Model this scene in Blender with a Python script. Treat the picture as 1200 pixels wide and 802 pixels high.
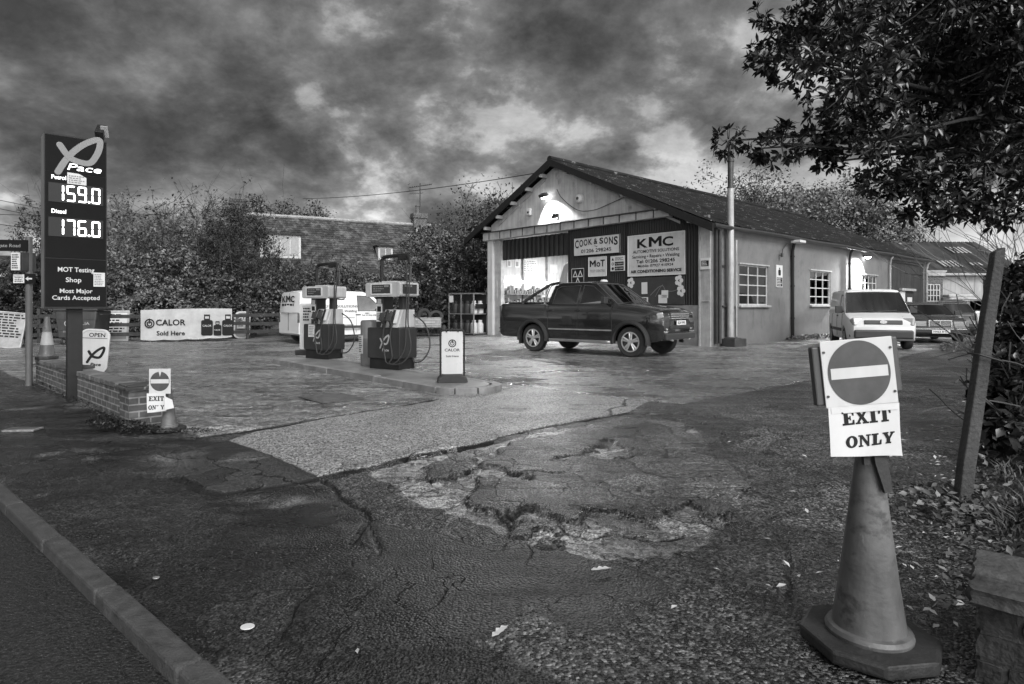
import bpy, bmesh, math, random
import numpy as np
from mathutils import Vector, Matrix
from mathutils.geometry import tessellate_polygon

for o in list(bpy.data.objects):
    bpy.data.objects.remove(o)
scene = bpy.context.scene
COL = scene.collection
R = math.radians
PI = math.pi

# ------------------------------------------------------------------ camera
EYE = 1.28
FPX = 720.0                       # focal length in photo pixels (photo 1200 wide)
cam_data = bpy.data.cameras.new('camera')
cam_data.sensor_width = 36.0
cam_data.lens = 36.0 * FPX / 1200.0
cam_data.shift_y = -42.0 / 1200.0
cam_data.clip_start = 0.05
cam_data.clip_end = 2000
cam = bpy.data.objects.new('camera', cam_data)
cam.location = (0, 0, EYE)
cam.rotation_euler = (R(90), 0, 0)
COL.objects.link(cam)
scene.camera = cam

# ------------------------------------------------------------------ world
SUN_EL, SUN_AZ = 38.0, 152.0      # azimuth clockwise from +Y
world = bpy.data.worlds.new('World')
scene.world = world
world.use_nodes = True
wn = world.node_tree.nodes
wl = world.node_tree.links
wn.clear()
def W(t, **kw):
    n = wn.new(t)
    for k, v in kw.items():
        setattr(n, k, v)
    return n
def wmath(op, a, b=None, c=None):
    n = W('ShaderNodeMath', operation=op)
    for i, v in enumerate((a, b, c)):
        if v is None: continue
        if isinstance(v, (int, float)): n.inputs[i].default_value = v
        else: wl.new(v, n.inputs[i])
    return n.outputs[0]
w_out = W('ShaderNodeOutputWorld')
w_bg = W('ShaderNodeBackground')
w_bg.inputs['Strength'].default_value = 0.10
w_sky = W('ShaderNodeTexSky', sky_type='NISHITA', sun_disc=False)
w_sky.sun_elevation = R(SUN_EL)
w_sky.sun_rotation = R(SUN_AZ)
w_bw = W('ShaderNodeRGBToBW')
wl.new(w_sky.outputs[0], w_bw.inputs[0])
w_tc = W('ShaderNodeTexCoord')
w_sep = W('ShaderNodeSeparateXYZ')
wl.new(w_tc.outputs['Generated'], w_sep.inputs[0])
zz = wmath('ADD', wmath('MAXIMUM', w_sep.outputs[2], 0.0), 0.48)
w_cmb = W('ShaderNodeCombineXYZ')
wl.new(wmath('DIVIDE', w_sep.outputs[0], zz), w_cmb.inputs[0])
wl.new(wmath('DIVIDE', w_sep.outputs[1], zz), w_cmb.inputs[1])
SEED = 17.9
def wnoise(scale, detail, rough, dist, off):
    mp = W('ShaderNodeMapping')
    mp.inputs['Location'].default_value = off
    wl.new(w_cmb.outputs[0], mp.inputs['Vector'])
    n = W('ShaderNodeTexNoise')
    n.inputs['Scale'].default_value = scale
    n.inputs['Detail'].default_value = detail
    n.inputs['Roughness'].default_value = rough
    n.inputs['Distortion'].default_value = dist
    wl.new(mp.outputs[0], n.inputs['Vector'])
    return n.outputs['Fac']
n_big = wnoise(1.7, 2, 0.45, 0.1, (3.1 + SEED, 0.7, 0))
n_mid = wnoise(3.3, 10, 0.60, 0.12, (0.4 + SEED, 5.2, 1.0))
n_fine = wnoise(10.0, 6, 0.55, 0.2, (7.7, 2.2, 3.0))
cl = wmath('ADD', wmath('MULTIPLY', n_big, 0.50), wmath('MULTIPLY', n_mid, 0.65))
cl = wmath('ADD', cl, wmath('MULTIPLY', n_fine, 0.20))
w_ramp = W('ShaderNodeValToRGB')
w_ramp.color_ramp.elements[0].position = 0.36
w_ramp.color_ramp.elements[0].color = (0.30,) * 3 + (1,)
w_ramp.color_ramp.elements[1].position = 0.88
w_ramp.color_ramp.elements[1].color = (2.1,) * 3 + (1,)
for p_, v_ in ((0.46, 0.40), (0.55, 0.54), (0.64, 0.72), (0.75, 1.02)):
    el_ = w_ramp.color_ramp.elements.new(p_)
    el_.color = (v_, v_, v_, 1)
# the cloud deck is heavier overhead and to the left, thinner low on the horizon
zc = wmath('MINIMUM', w_sep.outputs[2], wmath('SUBTRACT', 0.95, w_sep.outputs[2]))     # thinner again overhead
bias = wmath('MULTIPLY', wmath('SUBTRACT', 0.25, zc), 0.40)
bias2 = wmath('MULTIPLY', w_sep.outputs[0], 0.10)
cl = wmath('ADD', wmath('MULTIPLY', wmath('SUBTRACT', cl, 0.62), 2.5), 0.555)
cl2 = wmath('ADD', wmath('ADD', cl, bias), bias2)
wl.new(cl2, w_ramp.inputs[0])
sky_lum = wmath('ADD', wmath('MULTIPLY', w_bw.outputs[0], 0.22), 0.44)
# the brighter part of the evening sky is behind the camera
back = W('ShaderNodeMapRange', interpolation_type='SMOOTHSTEP')
back.inputs['From Min'].default_value = 0.15; back.inputs['From Max'].default_value = -0.75
back.inputs['To Min'].default_value = 1.0; back.inputs['To Max'].default_value = 4.4
wl.new(w_sep.outputs[1], back.inputs['Value'])
sky_lum = wmath('MULTIPLY', sky_lum, back.outputs[0])
n_veil = wnoise(4.6, 10, 0.65, 0.2, (1.3, 8.8, 4.0))
veil = wmath('ADD', 1.0, wmath('MULTIPLY', wmath('SUBTRACT', n_veil, 0.5), 2.6))
w_val = wmath('MULTIPLY', wmath('MULTIPLY', sky_lum, veil), w_ramp.outputs[0])
w_rgb = W('ShaderNodeCombineColor')
for i_ in range(3):
    wl.new(w_val, w_rgb.inputs[i_])
wl.new(w_rgb.outputs[0], w_bg.inputs['Color'])
wl.new(w_bg.outputs[0], w_out.inputs['Surface'])

# ------------------------------------------------------------------ sun (overcast: large and weak)
sun_data = bpy.data.lights.new('sun', 'SUN')
sun_data.energy = 1.5
sun_data.angle = R(28)
sun_data.color = (1, 1, 1)
sun = bpy.data.objects.new('sun', sun_data)
az, el = R(SUN_AZ), R(SUN_EL)
to_sun = Vector((math.sin(az) * math.cos(el), math.cos(az) * math.cos(el), math.sin(el)))
sun.rotation_euler = to_sun.to_track_quat('Z', 'Y').to_euler()
COL.objects.link(sun)

scene.view_settings.view_transform = 'Standard'
scene.view_settings.look = 'None'
scene.view_settings.exposure = 1.1
scene.view_settings.gamma = 1.0
scene.view_settings.use_curve_mapping = False
scene.cycles.max_bounces = 6
scene.cycles.transparent_max_bounces = 12

# ------------------------------------------------------------------ places
def G(px, py, z=0.0):
    """point at height z seen at photo pixel px, py"""
    Y = FPX * (EYE - z) / (py - 359.0)
    return Vector(((px - 600.0) / FPX * Y, Y, z))
def P(px, py, Y):
    return Vector(((px - 600.0) / FPX * Y, Y, EYE + (359.0 - py) / FPX * Y))

# ------------------------------------------------------------------ materials (the place is built in greys, as the photograph is)
_m = {}
def nt(m):
    return m.node_tree.nodes, m.node_tree.links
def M(name, c=0.2, rough=0.6, metal=0.0, var=0.25, scale=6.0, bump=0.0, bscale=40.0, spec=0.5, emit=0.0,
      island=0.0, streak=0.0, coat=0.0, vec='Object', detail=6):
    """grey procedural surface: base value broken up by noise, optional bump, streaks and per-piece variation"""
    if name in _m: return _m[name]
    m = bpy.data.materials.new(name); m.use_nodes = True
    N, L = nt(m); b = N['Principled BSDF']
    b.inputs['Roughness'].default_value = rough
    b.inputs['Metallic'].default_value = metal
    b.inputs['Specular IOR Level'].default_value = spec
    b.inputs['Coat Weight'].default_value = coat
    tc = N.new('ShaderNodeTexCoord')
    n1 = N.new('ShaderNodeTexNoise')
    n1.inputs['Scale'].default_value = scale; n1.inputs['Detail'].default_value = detail; n1.inputs['Roughness'].default_value = 0.62
    L.new(tc.outputs[vec], n1.inputs['Vector'])
    mr = N.new('ShaderNodeMapRange')
    mr.inputs['From Min'].default_value = 0.28; mr.inputs['From Max'].default_value = 0.72
    mr.inputs['To Min'].default_value = c * (1 - var); mr.inputs['To Max'].default_value = c * (1 + var)
    L.new(n1.outputs['Fac'], mr.inputs['Value'])
    val = mr.outputs[0]
    def mul(a, bv):
        k = N.new('ShaderNodeMath'); k.operation = 'MULTIPLY'; L.new(a, k.inputs[0])
        if isinstance(bv, float): k.inputs[1].default_value = bv
        else: L.new(bv, k.inputs[1])
        return k.outputs[0]
    if streak:
        mp = N.new('ShaderNodeMapping'); mp.inputs['Scale'].default_value = (7, 7, 0.55)
        L.new(tc.outputs[vec], mp.inputs['Vector'])
        n2 = N.new('ShaderNodeTexNoise'); n2.inputs['Scale'].default_value = 1.3; n2.inputs['Detail'].default_value = 7
        L.new(mp.outputs[0], n2.inputs['Vector'])
        m2 = N.new('ShaderNodeMapRange'); m2.inputs['From Min'].default_value = 0.35; m2.inputs['From Max'].default_value = 0.62
        m2.inputs['To Min'].default_value = 1 - streak; m2.inputs['To Max'].default_value = 1.0
        L.new(n2.outputs['Fac'], m2.inputs['Value'])
        val = mul(val, m2.outputs[0])
    if island:
        g = N.new('ShaderNodeNewGeometry')
        m3 = N.new('ShaderNodeMapRange'); m3.inputs['To Min'].default_value = 1 - island; m3.inputs['To Max'].default_value = 1 + island
        L.new(g.outputs['Random Per Island'], m3.inputs['Value'])
        val = mul(val, m3.outputs[0])
    cc = N.new('ShaderNodeCombineColor')
    for i in range(3): L.new(val, cc.inputs[i])
    L.new(cc.outputs[0], b.inputs['Base Color'])
    mr2 = N.new('ShaderNodeMapRange')
    mr2.inputs['To Min'].default_value = max(0.02, rough * 0.8); mr2.inputs['To Max'].default_value = min(1, rough * 1.2)
    L.new(n1.outputs['Fac'], mr2.inputs['Value']); L.new(mr2.outputs[0], b.inputs['Roughness'])
    if bump:
        nb = N.new('ShaderNodeTexNoise'); nb.inputs['Scale'].default_value = bscale; nb.inputs['Detail'].default_value = 5
        L.new(tc.outputs[vec], nb.inputs['Vector'])
        bp = N.new('ShaderNodeBump'); bp.inputs['Strength'].default_value = min(1.0, bump); bp.inputs['Distance'].default_value = 0.02
        L.new(nb.outputs['Fac'], bp.inputs['Height']); L.new(bp.outputs[0], b.inputs['Normal'])
    if emit:
        b.inputs['Emission Color'].default_value = (1, 1, 1, 1); b.inputs['Emission Strength'].default_value = emit
    _m[name] = m
    return m
def flecks(m, scale, lo, hi, val, stretch=(1, 1, 1), amt=1.0):
    """patches of another value (lichen, moss, wear) where a noise exceeds a threshold"""
    N, L = nt(m); b = N['Principled BSDF']; old = b.inputs['Base Color'].links[0].from_socket
    tc = N.new('ShaderNodeTexCoord'); mp = N.new('ShaderNodeMapping'); mp.inputs['Scale'].default_value = stretch
    L.new(tc.outputs['Object'], mp.inputs['Vector'])
    n = N.new('ShaderNodeTexNoise'); n.inputs['Scale'].default_value = scale; n.inputs['Detail'].default_value = 7; n.inputs['Roughness'].default_value = .65
    L.new(mp.outputs[0], n.inputs['Vector'])
    r = N.new('ShaderNodeMapRange'); r.inputs['From Min'].default_value = lo; r.inputs['From Max'].default_value = hi; r.inputs['To Max'].default_value = amt
    L.new(n.outputs['Fac'], r.inputs['Value'])
    x = N.new('ShaderNodeMix'); x.data_type = 'RGBA'; L.new(r.outputs[0], x.inputs[0]); L.new(old, x.inputs[6]); x.inputs[7].default_value = (val, val, val, 1)
    L.new(x.outputs[2], b.inputs['Base Color'])
    return m
def glass_mat(name, tint=0.35, refl=0.06, rough=0.02):
    if name in _m: return _m[name]
    m = bpy.data.materials.new(name); m.use_nodes = True
    N, L = nt(m); N.clear()
    out = N.new('ShaderNodeOutputMaterial'); mix = N.new('ShaderNodeMixShader')
    tr = N.new('ShaderNodeBsdfTransparent'); tr.inputs[0].default_value = (tint, tint, tint, 1)
    gl = N.new('ShaderNodeBsdfGlossy'); gl.inputs['Roughness'].default_value = rough; gl.inputs['Color'].default_value = (.9, .9, .9, 1)
    fr = N.new('ShaderNodeFresnel'); fr.inputs[0].default_value = 1.5
    ad = N.new('ShaderNodeMath'); ad.operation = 'ADD'; ad.inputs[1].default_value = refl
    L.new(fr.outputs[0], ad.inputs[0]); L.new(ad.outputs[0], mix.inputs[0])
    L.new(tr.outputs[0], mix.inputs[1]); L.new(gl.outputs[0], mix.inputs[2]); L.new(mix.outputs[0], out.inputs[0])
    _m[name] = m
    return m

# ------------------------------------------------------------------ mesh builder
class MB:
    def __init__(s):
        s.v = []; s.f = []; s.m = Matrix.Identity(4)
    def at(s, loc=(0, 0, 0), rz=0.0, rx=0.0, ry=0.0):
        s.m = Matrix.Translation(loc) @ Matrix.Rotation(rz, 4, 'Z') @ Matrix.Rotation(ry, 4, 'Y') @ Matrix.Rotation(rx, 4, 'X')
        return s
    def add(s, vs, fs):
        k = len(s.v)
        s.v.extend([(s.m @ Vector(p))[:] for p in vs])
        s.f.extend([tuple(i + k for i in f) for f in fs])
        return s
    def box(s, c, d, rz=0, rx=0, ry=0):
        x, y, z = d[0] / 2, d[1] / 2, d[2] / 2
        q = Matrix.Translation(c) @ Matrix.Rotation(rz, 4, 'Z') @ Matrix.Rotation(ry, 4, 'Y') @ Matrix.Rotation(rx, 4, 'X')
        vs = [q @ Vector(p) for p in ((-x, -y, -z), (x, -y, -z), (x, y, -z), (-x, y, -z), (-x, -y, z), (x, -y, z), (x, y, z), (-x, y, z))]
        return s.add(vs, [(0, 3, 2, 1), (4, 5, 6, 7), (0, 1, 5, 4), (1, 2, 6, 5), (2, 3, 7, 6), (3, 0, 4, 7)])
    def b2(s, x0, x1, y0, y1, z0, z1):
        return s.box(((x0 + x1) / 2, (y0 + y1) / 2, (z0 + z1) / 2), (abs(x1 - x0), abs(y1 - y0), abs(z1 - z0)))
    def cyl(s, p0, p1, r0, r1=None, n=12, caps=True):
        if r1 is None: r1 = r0
        p0, p1 = Vector(p0), Vector(p1)
        q = (p1 - p0).to_track_quat('Z', 'Y')
        vs = []
        for p, r in ((p0, r0), (p1, r1)):
            for i in range(n):
                a = 2 * PI * i / n
                vs.append(p + q @ Vector((r * math.cos(a), r * math.sin(a), 0)))
        fs = [(i, (i + 1) % n, n + (i + 1) % n, n + i) for i in range(n)]
        if caps: fs += [tuple(range(n - 1, -1, -1)), tuple(range(n, 2 * n))]
        return s.add(vs, fs)
    def tube(s, pts, r, n=6, caps=True):
        pts = [Vector(p) for p in pts]
        rs = r if isinstance(r, (list, tuple)) else [r] * len(pts)
        vs = []; prev = None
        for i, p in enumerate(pts):
            t = (pts[min(i + 1, len(pts) - 1)] - pts[max(i - 1, 0)])
            if t.length < 1e-9: t = Vector((0, 0, 1))
            t.normalize()
            if prev is None:
                a = t.orthogonal().normalized()
            else:
                a = (prev - t * prev.dot(t))
                a = a.normalized() if a.length > 1e-6 else t.orthogonal().normalized()
            prev = a; b = t.cross(a)
            for j in range(n):
                w = 2 * PI * j / n
                vs.append(p + (a * math.cos(w) + b * math.sin(w)) * rs[i])
        fs = []
        for i in range(len(pts) - 1):
            for j in range(n):
                fs.append((i * n + j, i * n + (j + 1) % n, (i + 1) * n + (j + 1) % n, (i + 1) * n + j))
        if caps: fs += [tuple(range(n - 1, -1, -1)), tuple(range((len(pts) - 1) * n, len(pts) * n))]
        return s.add(vs, fs)
    def lathe(s, prof, n=24, c=(0, 0, 0), axis='Z', caps=True):
        vs = []
        for r, z in prof:
            for i in range(n):
                a = 2 * PI * i / n
                p = (r * math.cos(a), r * math.sin(a), z)
                if axis == 'Y': p = (p[0], p[2], p[1])
                if axis == 'X': p = (p[2], p[0], p[1])
                vs.append((p[0] + c[0], p[1] + c[1], p[2] + c[2]))
        k = len(prof)
        fs = [(i * n + j, i * n + (j + 1) % n, (i + 1) * n + (j + 1) % n, (i + 1) * n + j) for i in range(k - 1) for j in range(n)]
        if caps: fs += [tuple(range(n - 1, -1, -1)), tuple(range((k - 1) * n, k * n))]
        return s.add(vs, fs)
    def prism(s, poly, y0, y1, holes=(), fn=None):
        """outline in x,z extruded from y0 to y1; fn maps (x, y, z) to a point"""
        loops = [list(poly)] + [list(h) for h in holes]
        flat = [p for l in loops for p in l]
        tri = tessellate_polygon([[Vector((p[0], p[1], 0)) for p in l] for l in loops])
        n = len(flat)
        fn = fn or (lambda x, y, z: (x, y, z))
        vs = [fn(p[0], y0, p[1]) for p in flat] + [fn(p[0], y1, p[1]) for p in flat]
        fs = [tuple(t) for t in tri] + [tuple(i + n for i in reversed(t)) for t in tri]
        k = 0
        for l in loops:
            m = len(l)
            for i in range(m):
                j = (i + 1) % m
                fs.append((k + i, k + j, n + k + j, n + k + i))
            k += m
        return s.add(vs, fs)
    def flat(s, poly, y=0.0, holes=()):
        loops = [list(poly)] + [list(h) for h in holes]
        flat = [p for l in loops for p in l]
        tri = tessellate_polygon([[Vector((p[0], p[1], 0)) for p in l] for l in loops])
        fs = []
        for t in tri:
            a, b, c = (flat[i] for i in t)
            cr = (b[0] - a[0]) * (c[1] - a[1]) - (b[1] - a[1]) * (c[0] - a[0])
            fs.append(tuple(t) if cr > 0 else tuple(reversed(t)))
        return s.add([(p[0], y, p[1]) for p in flat], fs)
    def stroke(s, pts, w, y=0.0, lift=0.0, cap=True):
        """flat ribbon of width w along a smooth line in x,z"""
        pts = [Vector((p[0], p[1])) for p in pts]
        n = len(pts); L, Rr = [], []
        for i in range(n):
            t = (pts[min(i + 1, n - 1)] - pts[max(i - 1, 0)]).normalized()
            nn = Vector((-t.y, t.x)) * w / 2
            L.append(pts[i] + nn); Rr.append(pts[i] - nn)
        vs = []
        for i in range(n):
            yy = y - lift * i / max(1, n - 1)
            vs += [(L[i].x, yy, L[i].y), (Rr[i].x, yy, Rr[i].y)]
        fs = [(2 * i, 2 * i + 1, 2 * i + 3, 2 * i + 2) for i in range(n - 1)]
        s.add(vs, fs)
        if cap:
            for e, d in ((0, -1), (n - 1, 1)):
                t = (pts[1] - pts[0]) if e == 0 else (pts[-1] - pts[-2])
                t = t.normalized() * d; a0 = math.atan2(t.y, t.x)
                yy = y - lift * (e / max(1, n - 1))
                arc = [(pts[e].x + w / 2 * math.cos(a0 + a), yy, pts[e].y + w / 2 * math.sin(a0 + a)) for a in np.linspace(-PI / 2, PI / 2, 7)]
                s.add(arc, [tuple(range(6, -1, -1))])
        return s
    def ball(s, c, r, n=10, m=7, sc=(1, 1, 1)):
        vs = []; fs = []
        for i in range(m + 1):
            th = PI * i / m
            for j in range(n):
                a = 2 * PI * j / n
                vs.append((c[0] + r * sc[0] * math.sin(th) * math.cos(a), c[1] + r * sc[1] * math.sin(th) * math.sin(a), c[2] + r * sc[2] * math.cos(th)))
        for i in range(m):
            for j in range(n):
                fs.append((i * n + j, (i + 1) * n + j, (i + 1) * n + (j + 1) % n, i * n + (j + 1) % n))
        return s.add(vs, fs)
    def build(s, name, mat, parent=None, bevel=0.0, smooth=None, recalc=True, seg=2, label=None):
        me = bpy.data.meshes.new(name)
        me.from_pydata(s.v, [], s.f); 
        if recalc:
            bm = bmesh.new(); bm.from_mesh(me)
            bmesh.ops.remove_doubles(bm, verts=bm.verts, dist=1e-5)
            bmesh.ops.recalc_face_normals(bm, faces=bm.faces)
            bm.to_mesh(me); bm.free()
        me.materials.append(mat)
        if smooth:
            me.polygons.foreach_set('use_smooth', [True] * len(me.polygons))
            me.set_sharp_from_angle(angle=R(smooth))
        o = bpy.data.objects.new(name, me)
        COL.objects.link(o)
        if parent: o.parent = parent
        if bevel:
            md = o.modifiers.new('bevel', 'BEVEL'); md.width = bevel; md.segments = seg; md.limit_method = 'ANGLE'; md.angle_limit = R(40)
        if label: o['label'] = label
        return o
def arrays(name, v, f, mat, parent=None, smooth=False):
    """mesh from numpy arrays; f is (n,3) or (n,4)"""
    me = bpy.data.meshes.new(name)
    v = np.asarray(v, np.float32); f = np.asarray(f, np.int32)
    k = f.shape[1]
    me.vertices.add(len(v)); me.vertices.foreach_set('co', v.ravel())
    me.loops.add(f.size); me.loops.foreach_set('vertex_index', f.ravel())
    me.polygons.add(len(f)); me.polygons.foreach_set('loop_start', np.arange(0, f.size, k, dtype=np.int32))
    me.update(calc_edges=True); me.validate()
    if smooth: me.polygons.foreach_set('use_smooth', [True] * len(me.polygons))
    me.materials.append(mat)
    o = bpy.data.objects.new(name, me); COL.objects.link(o)
    if parent: o.parent = parent
    return o
def thing(name, label, cat, loc=(0, 0, 0), rz=0.0, group=None):
    o = bpy.data.objects.new(name, None); COL.objects.link(o)
    o.empty_display_size = 0.2
    o.location = loc; o.rotation_euler = (0, 0, rz)
    return tag(o, label, cat, group)
def tag(o, label, cat, group=None):
    o['label'] = label; o['category'] = cat
    if group: o['group'] = group
    return o
def kind(o, k):
    o['kind'] = k
    return o
def copy_tree(o, parent=None):
    c = o.copy(); COL.objects.link(c)
    if parent: c.parent = parent
    for ch in o.children: copy_tree(ch, c)
    return c

# ------------------------------------------------------------------ writing
def smooth_line(pts, n=8):
    """Catmull-Rom through 2D or 3D points"""
    pts = [Vector(p) for p in pts]
    out = []
    for i in range(len(pts) - 1):
        p0 = pts[max(0, i - 1)]; p1 = pts[i]; p2 = pts[i + 1]; p3 = pts[min(len(pts) - 1, i + 2)]
        for k in range(n):
            t = k / n
            out.append(0.5 * ((2 * p1) + (p2 - p0) * t + (2 * p0 - 5 * p1 + 4 * p2 - p3) * t * t + (3 * p1 - p0 - 3 * p2 + p3) * t ** 3))
    out.append(pts[-1])
    return out
def words(mb, s, x, z, h, w=None, y=0.0, bold=0.0, shear=0.0, align='C', depth=0.0015, arch=0.0, spacing=1.0):
    """letters of cap height h (fitted to width w) centred at x with baseline z, facing -Y, added to mb"""
    cu = bpy.data.curves.new('t', 'FONT'); cu.body = s; cu.size = 1.0; cu.offset = bold; cu.shear = shear; cu.resolution_u = 3
    cu.space_character = spacing; cu.extrude = 0.0
    ob = bpy.data.objects.new('t', cu); COL.objects.link(ob)
    dg = bpy.context.evaluated_depsgraph_get()
    me = bpy.data.meshes.new_from_object(ob.evaluated_get(dg))
    vs = [Vector(v.co) for v in me.vertices]; fs = [tuple(p.vertices) for p in me.polygons]
    bpy.data.objects.remove(ob); bpy.data.curves.remove(cu); bpy.data.meshes.remove(me)
    if not vs: return mb
    x0 = min(v.x for v in vs); x1 = max(v.x for v in vs)
    k = h / 0.69
    kx = (w / (x1 - x0)) if w else k
    wid = (x1 - x0) * kx
    off = {'C': -wid / 2, 'L': 0, 'R': -wid}[align]
    out = []
    for v in vs:
        lx = (v.x - x0) * kx + off
        lz = v.y * k
        if arch and wid:
            u = lx / (wid / 2)
            lz = lz * (1 + arch * u * u * 0.55) - 0.0 * u
        out.append((x + lx, y - depth, z + lz))
    return mb.add(out, fs)
M_POLY = [(0,0),(.23,0),(.23,.60),(.5,.22),(.77,.60),(.77,0),(1,0),(1,1),(.78,1),(.5,.58),(.22,1),(0,1)]
def big_m(mb, x, z, h, w, y): return mb.flat([(x + (p[0] - .5) * w, z + p[1] * h) for p in M_POLY], y - .0015)
SLAB = {
 'E': ([(0,0),(.92,0),(.92,.36),(.80,.36),(.74,.14),(.46,.14),(.46,.43),(.56,.43),(.56,.33),(.66,.33),(.66,.67),(.56,.67),(.56,.57),(.46,.57),(.46,.86),(.74,.86),(.80,.66),(.90,.66),(.90,1),(0,1),(0,.86),(.14,.86),(.14,.14),(0,.14)], .95),
 'X': ([(0,0),(.4,0),(.4,.13),(.32,.13),(.48,.36),(.62,.13),(.54,.13),(.54,0),(1,0),(1,.13),(.9,.13),(.66,.52),(.88,.87),(.97,.87),(.97,1),(.6,1),(.6,.87),(.66,.87),(.54,.68),(.4,.87),(.47,.87),(.47,1),(.03,1),(.03,.87),(.12,.87),(.36,.5),(.12,.13),(0,.13)], 1.02),
 'I': ([(0,0),(.6,0),(.6,.14),(.46,.14),(.46,.86),(.6,.86),(.6,1),(0,1),(0,.86),(.14,.86),(.14,.14),(0,.14)], .63),
 'T': ([(.2,0),(.76,0),(.76,.14),(.64,.14),(.64,.86),(.76,.86),(.82,.62),(.95,.62),(.93,1),(.03,1),(.01,.62),(.14,.62),(.2,.86),(.32,.86),(.32,.14),(.2,.14)], .98),
 'N': ([(0,0),(.38,0),(.38,.13),(.28,.13),(.28,.66),(.72,0),(.88,0),(.88,.87),(1,.87),(1,1),(.62,1),(.62,.87),(.73,.87),(.73,.4),(.34,1),(0,1),(0,.87),(.12,.87),(.12,.13),(0,.13)], 1.03),
 'L': ([(0,0),(.85,0),(.85,.42),(.72,.42),(.66,.14),(.46,.14),(.46,.86),(.58,.86),(.58,1),(0,1),(0,.86),(.14,.86),(.14,.14),(0,.14)], .88),
 'Y': ([(.28,0),(.74,0),(.74,.13),(.66,.13),(.66,.42),(.9,.87),(1,.87),(1,1),(.64,1),(.64,.87),(.7,.87),(.56,.58),(.42,.87),(.5,.87),(.5,1),(0,1),(0,.87),(.1,.87),(.36,.42),(.36,.13),(.28,.13)], 1.0),
 'O': None,
}
def slab_words(mb, s, x, z, h, w, y=0.0, rise=0.0, lean=0.0):
    adv = [(.98 if c == 'O' else SLAB[c][1]) for c in s]
    tot = sum(adv) + .03 * (len(s) - 1); k = w / tot; cx = x - w / 2
    for c, a in zip(s, adv):
        if c == 'O':
            o = [(.48 + .48 * math.cos(t), .5 + .52 * math.sin(t)) for t in np.linspace(0, 2 * PI, 28, endpoint=False)]
            i_ = [(.48 + .17 * math.cos(t), .5 + .36 * math.sin(t)) for t in np.linspace(0, 2 * PI, 20, endpoint=False)]
        else:
            o, i_ = SLAB[c][0], None
        fx = lambda p: (cx + p[0] * k + lean * p[1] * h, z + p[1] * h + rise * (cx + p[0] * k - x))
        mb.flat([fx(p) for p in o], y, [[fx(p) for p in i_]] if i_ else ())
        cx += (a + .03) * k
    return mb
def text_rows(mb, x0, x1, z0, z1, rows, y=0.0, seed=0, fill=0.55):
    """blocks of print too small to read: rows of short word-length dashes"""
    rg = random.Random(seed)
    dz = (z1 - z0) / rows
    for i in range(rows):
        zc = z1 - (i + 0.5) * dz; hh = dz * fill / 2
        x = x0; end = x1 - rg.random() * 0.35 * (x1 - x0)
        while x < end:
            w = (x1 - x0) * rg.uniform(0.08, 0.24)
            mb.flat([(x, zc - hh), (min(x + w, end), zc - hh), (min(x + w, end), zc + hh), (x, zc + hh)], y)
            x += w + (x1 - x0) * 0.045
    return mb
def disc(mb, x, z, r, y=0.0, n=40, r_in=None, sx=1.0):
    o = [(x + r * sx * math.cos(t), z + r * math.sin(t)) for t in np.linspace(0, 2 * PI, n, endpoint=False)]
    h = [[(x + r_in * sx * math.cos(t), z + r_in * math.sin(t)) for t in np.linspace(0, 2 * PI, n, endpoint=False)]] if r_in else ()
    return mb.flat(o, y, h)
def rrect(x0, x1, z0, z1, r, n=6):
    pts = []
    for cx, cz, a in ((x1 - r, z0 + r, -PI / 2), (x1 - r, z1 - r, 0), (x0 + r, z1 - r, PI / 2), (x0 + r, z0 + r, PI)):
        pts += [(cx + r * math.cos(a + t), cz + r * math.sin(a + t)) for t in np.linspace(0, PI / 2, n)]
    return pts
# ------------------------------------------------------------------ numpy noise
def _hash(ix, iy, s):
    h = (ix.astype(np.int64) * 374761393 + iy.astype(np.int64) * 668265263 + s * 1442695041) & 0x7fffffff
    h = ((h ^ (h >> 13)) * 1274126177) & 0x7fffffff
    return ((h ^ (h >> 16)) & 0xffff) / 65535.0
def vnoise(x, y, s=0):
    ix, iy = np.floor(x), np.floor(y); fx, fy = x - ix, y - iy
    fx = fx * fx * (3 - 2 * fx); fy = fy * fy * (3 - 2 * fy)
    a, b = _hash(ix, iy, s), _hash(ix + 1, iy, s); c, d = _hash(ix, iy + 1, s), _hash(ix + 1, iy + 1, s)
    return (a * (1 - fx) + b * fx) * (1 - fy) + (c * (1 - fx) + d * fx) * fy
def fbm(x, y, oct=4, s=0, gain=0.5):
    t = 0; a = 1; n = 0
    for i in range(oct):
        t = t + a * vnoise(x * 2 ** i, y * 2 ** i, s + i * 17); n += a; a *= gain
    return t / n * 2 - 1
def seg_dist(px, py, pts, closed):
    d = np.full(px.shape, 1e9)
    n = len(pts)
    for i in range(n if closed else n - 1):
        ax, ay = pts[i]; bx, by = pts[(i + 1) % n]
        vx, vy = bx - ax, by - ay; l2 = vx * vx + vy * vy + 1e-12
        t = np.clip(((px - ax) * vx + (py - ay) * vy) / l2, 0, 1)
        d = np.minimum(d, np.hypot(px - ax - t * vx, py - ay - t * vy))
    return d
def sdf(px, py, poly):
    """positive inside"""
    d = seg_dist(px, py, poly, True)
    ins = np.zeros(px.shape, bool); n = len(poly)
    for i in range(n):
        ax, ay = poly[i]; bx, by = poly[(i + 1) % n]
        c = ((ay > py) != (by > py)) & (px < (bx - ax) * (py - ay) / (by - ay + 1e-12) + ax)
        ins ^= c
    return np.where(ins, d, -d)
def gp(l):
    return [tuple(G(x, y)[:2]) for x, y in l]
def z3(l):           # outline read off an enlargement of the broken area
    return gp([(500 + x / 3.0, 420 + y / 3.0) for x, y in l])

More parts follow.
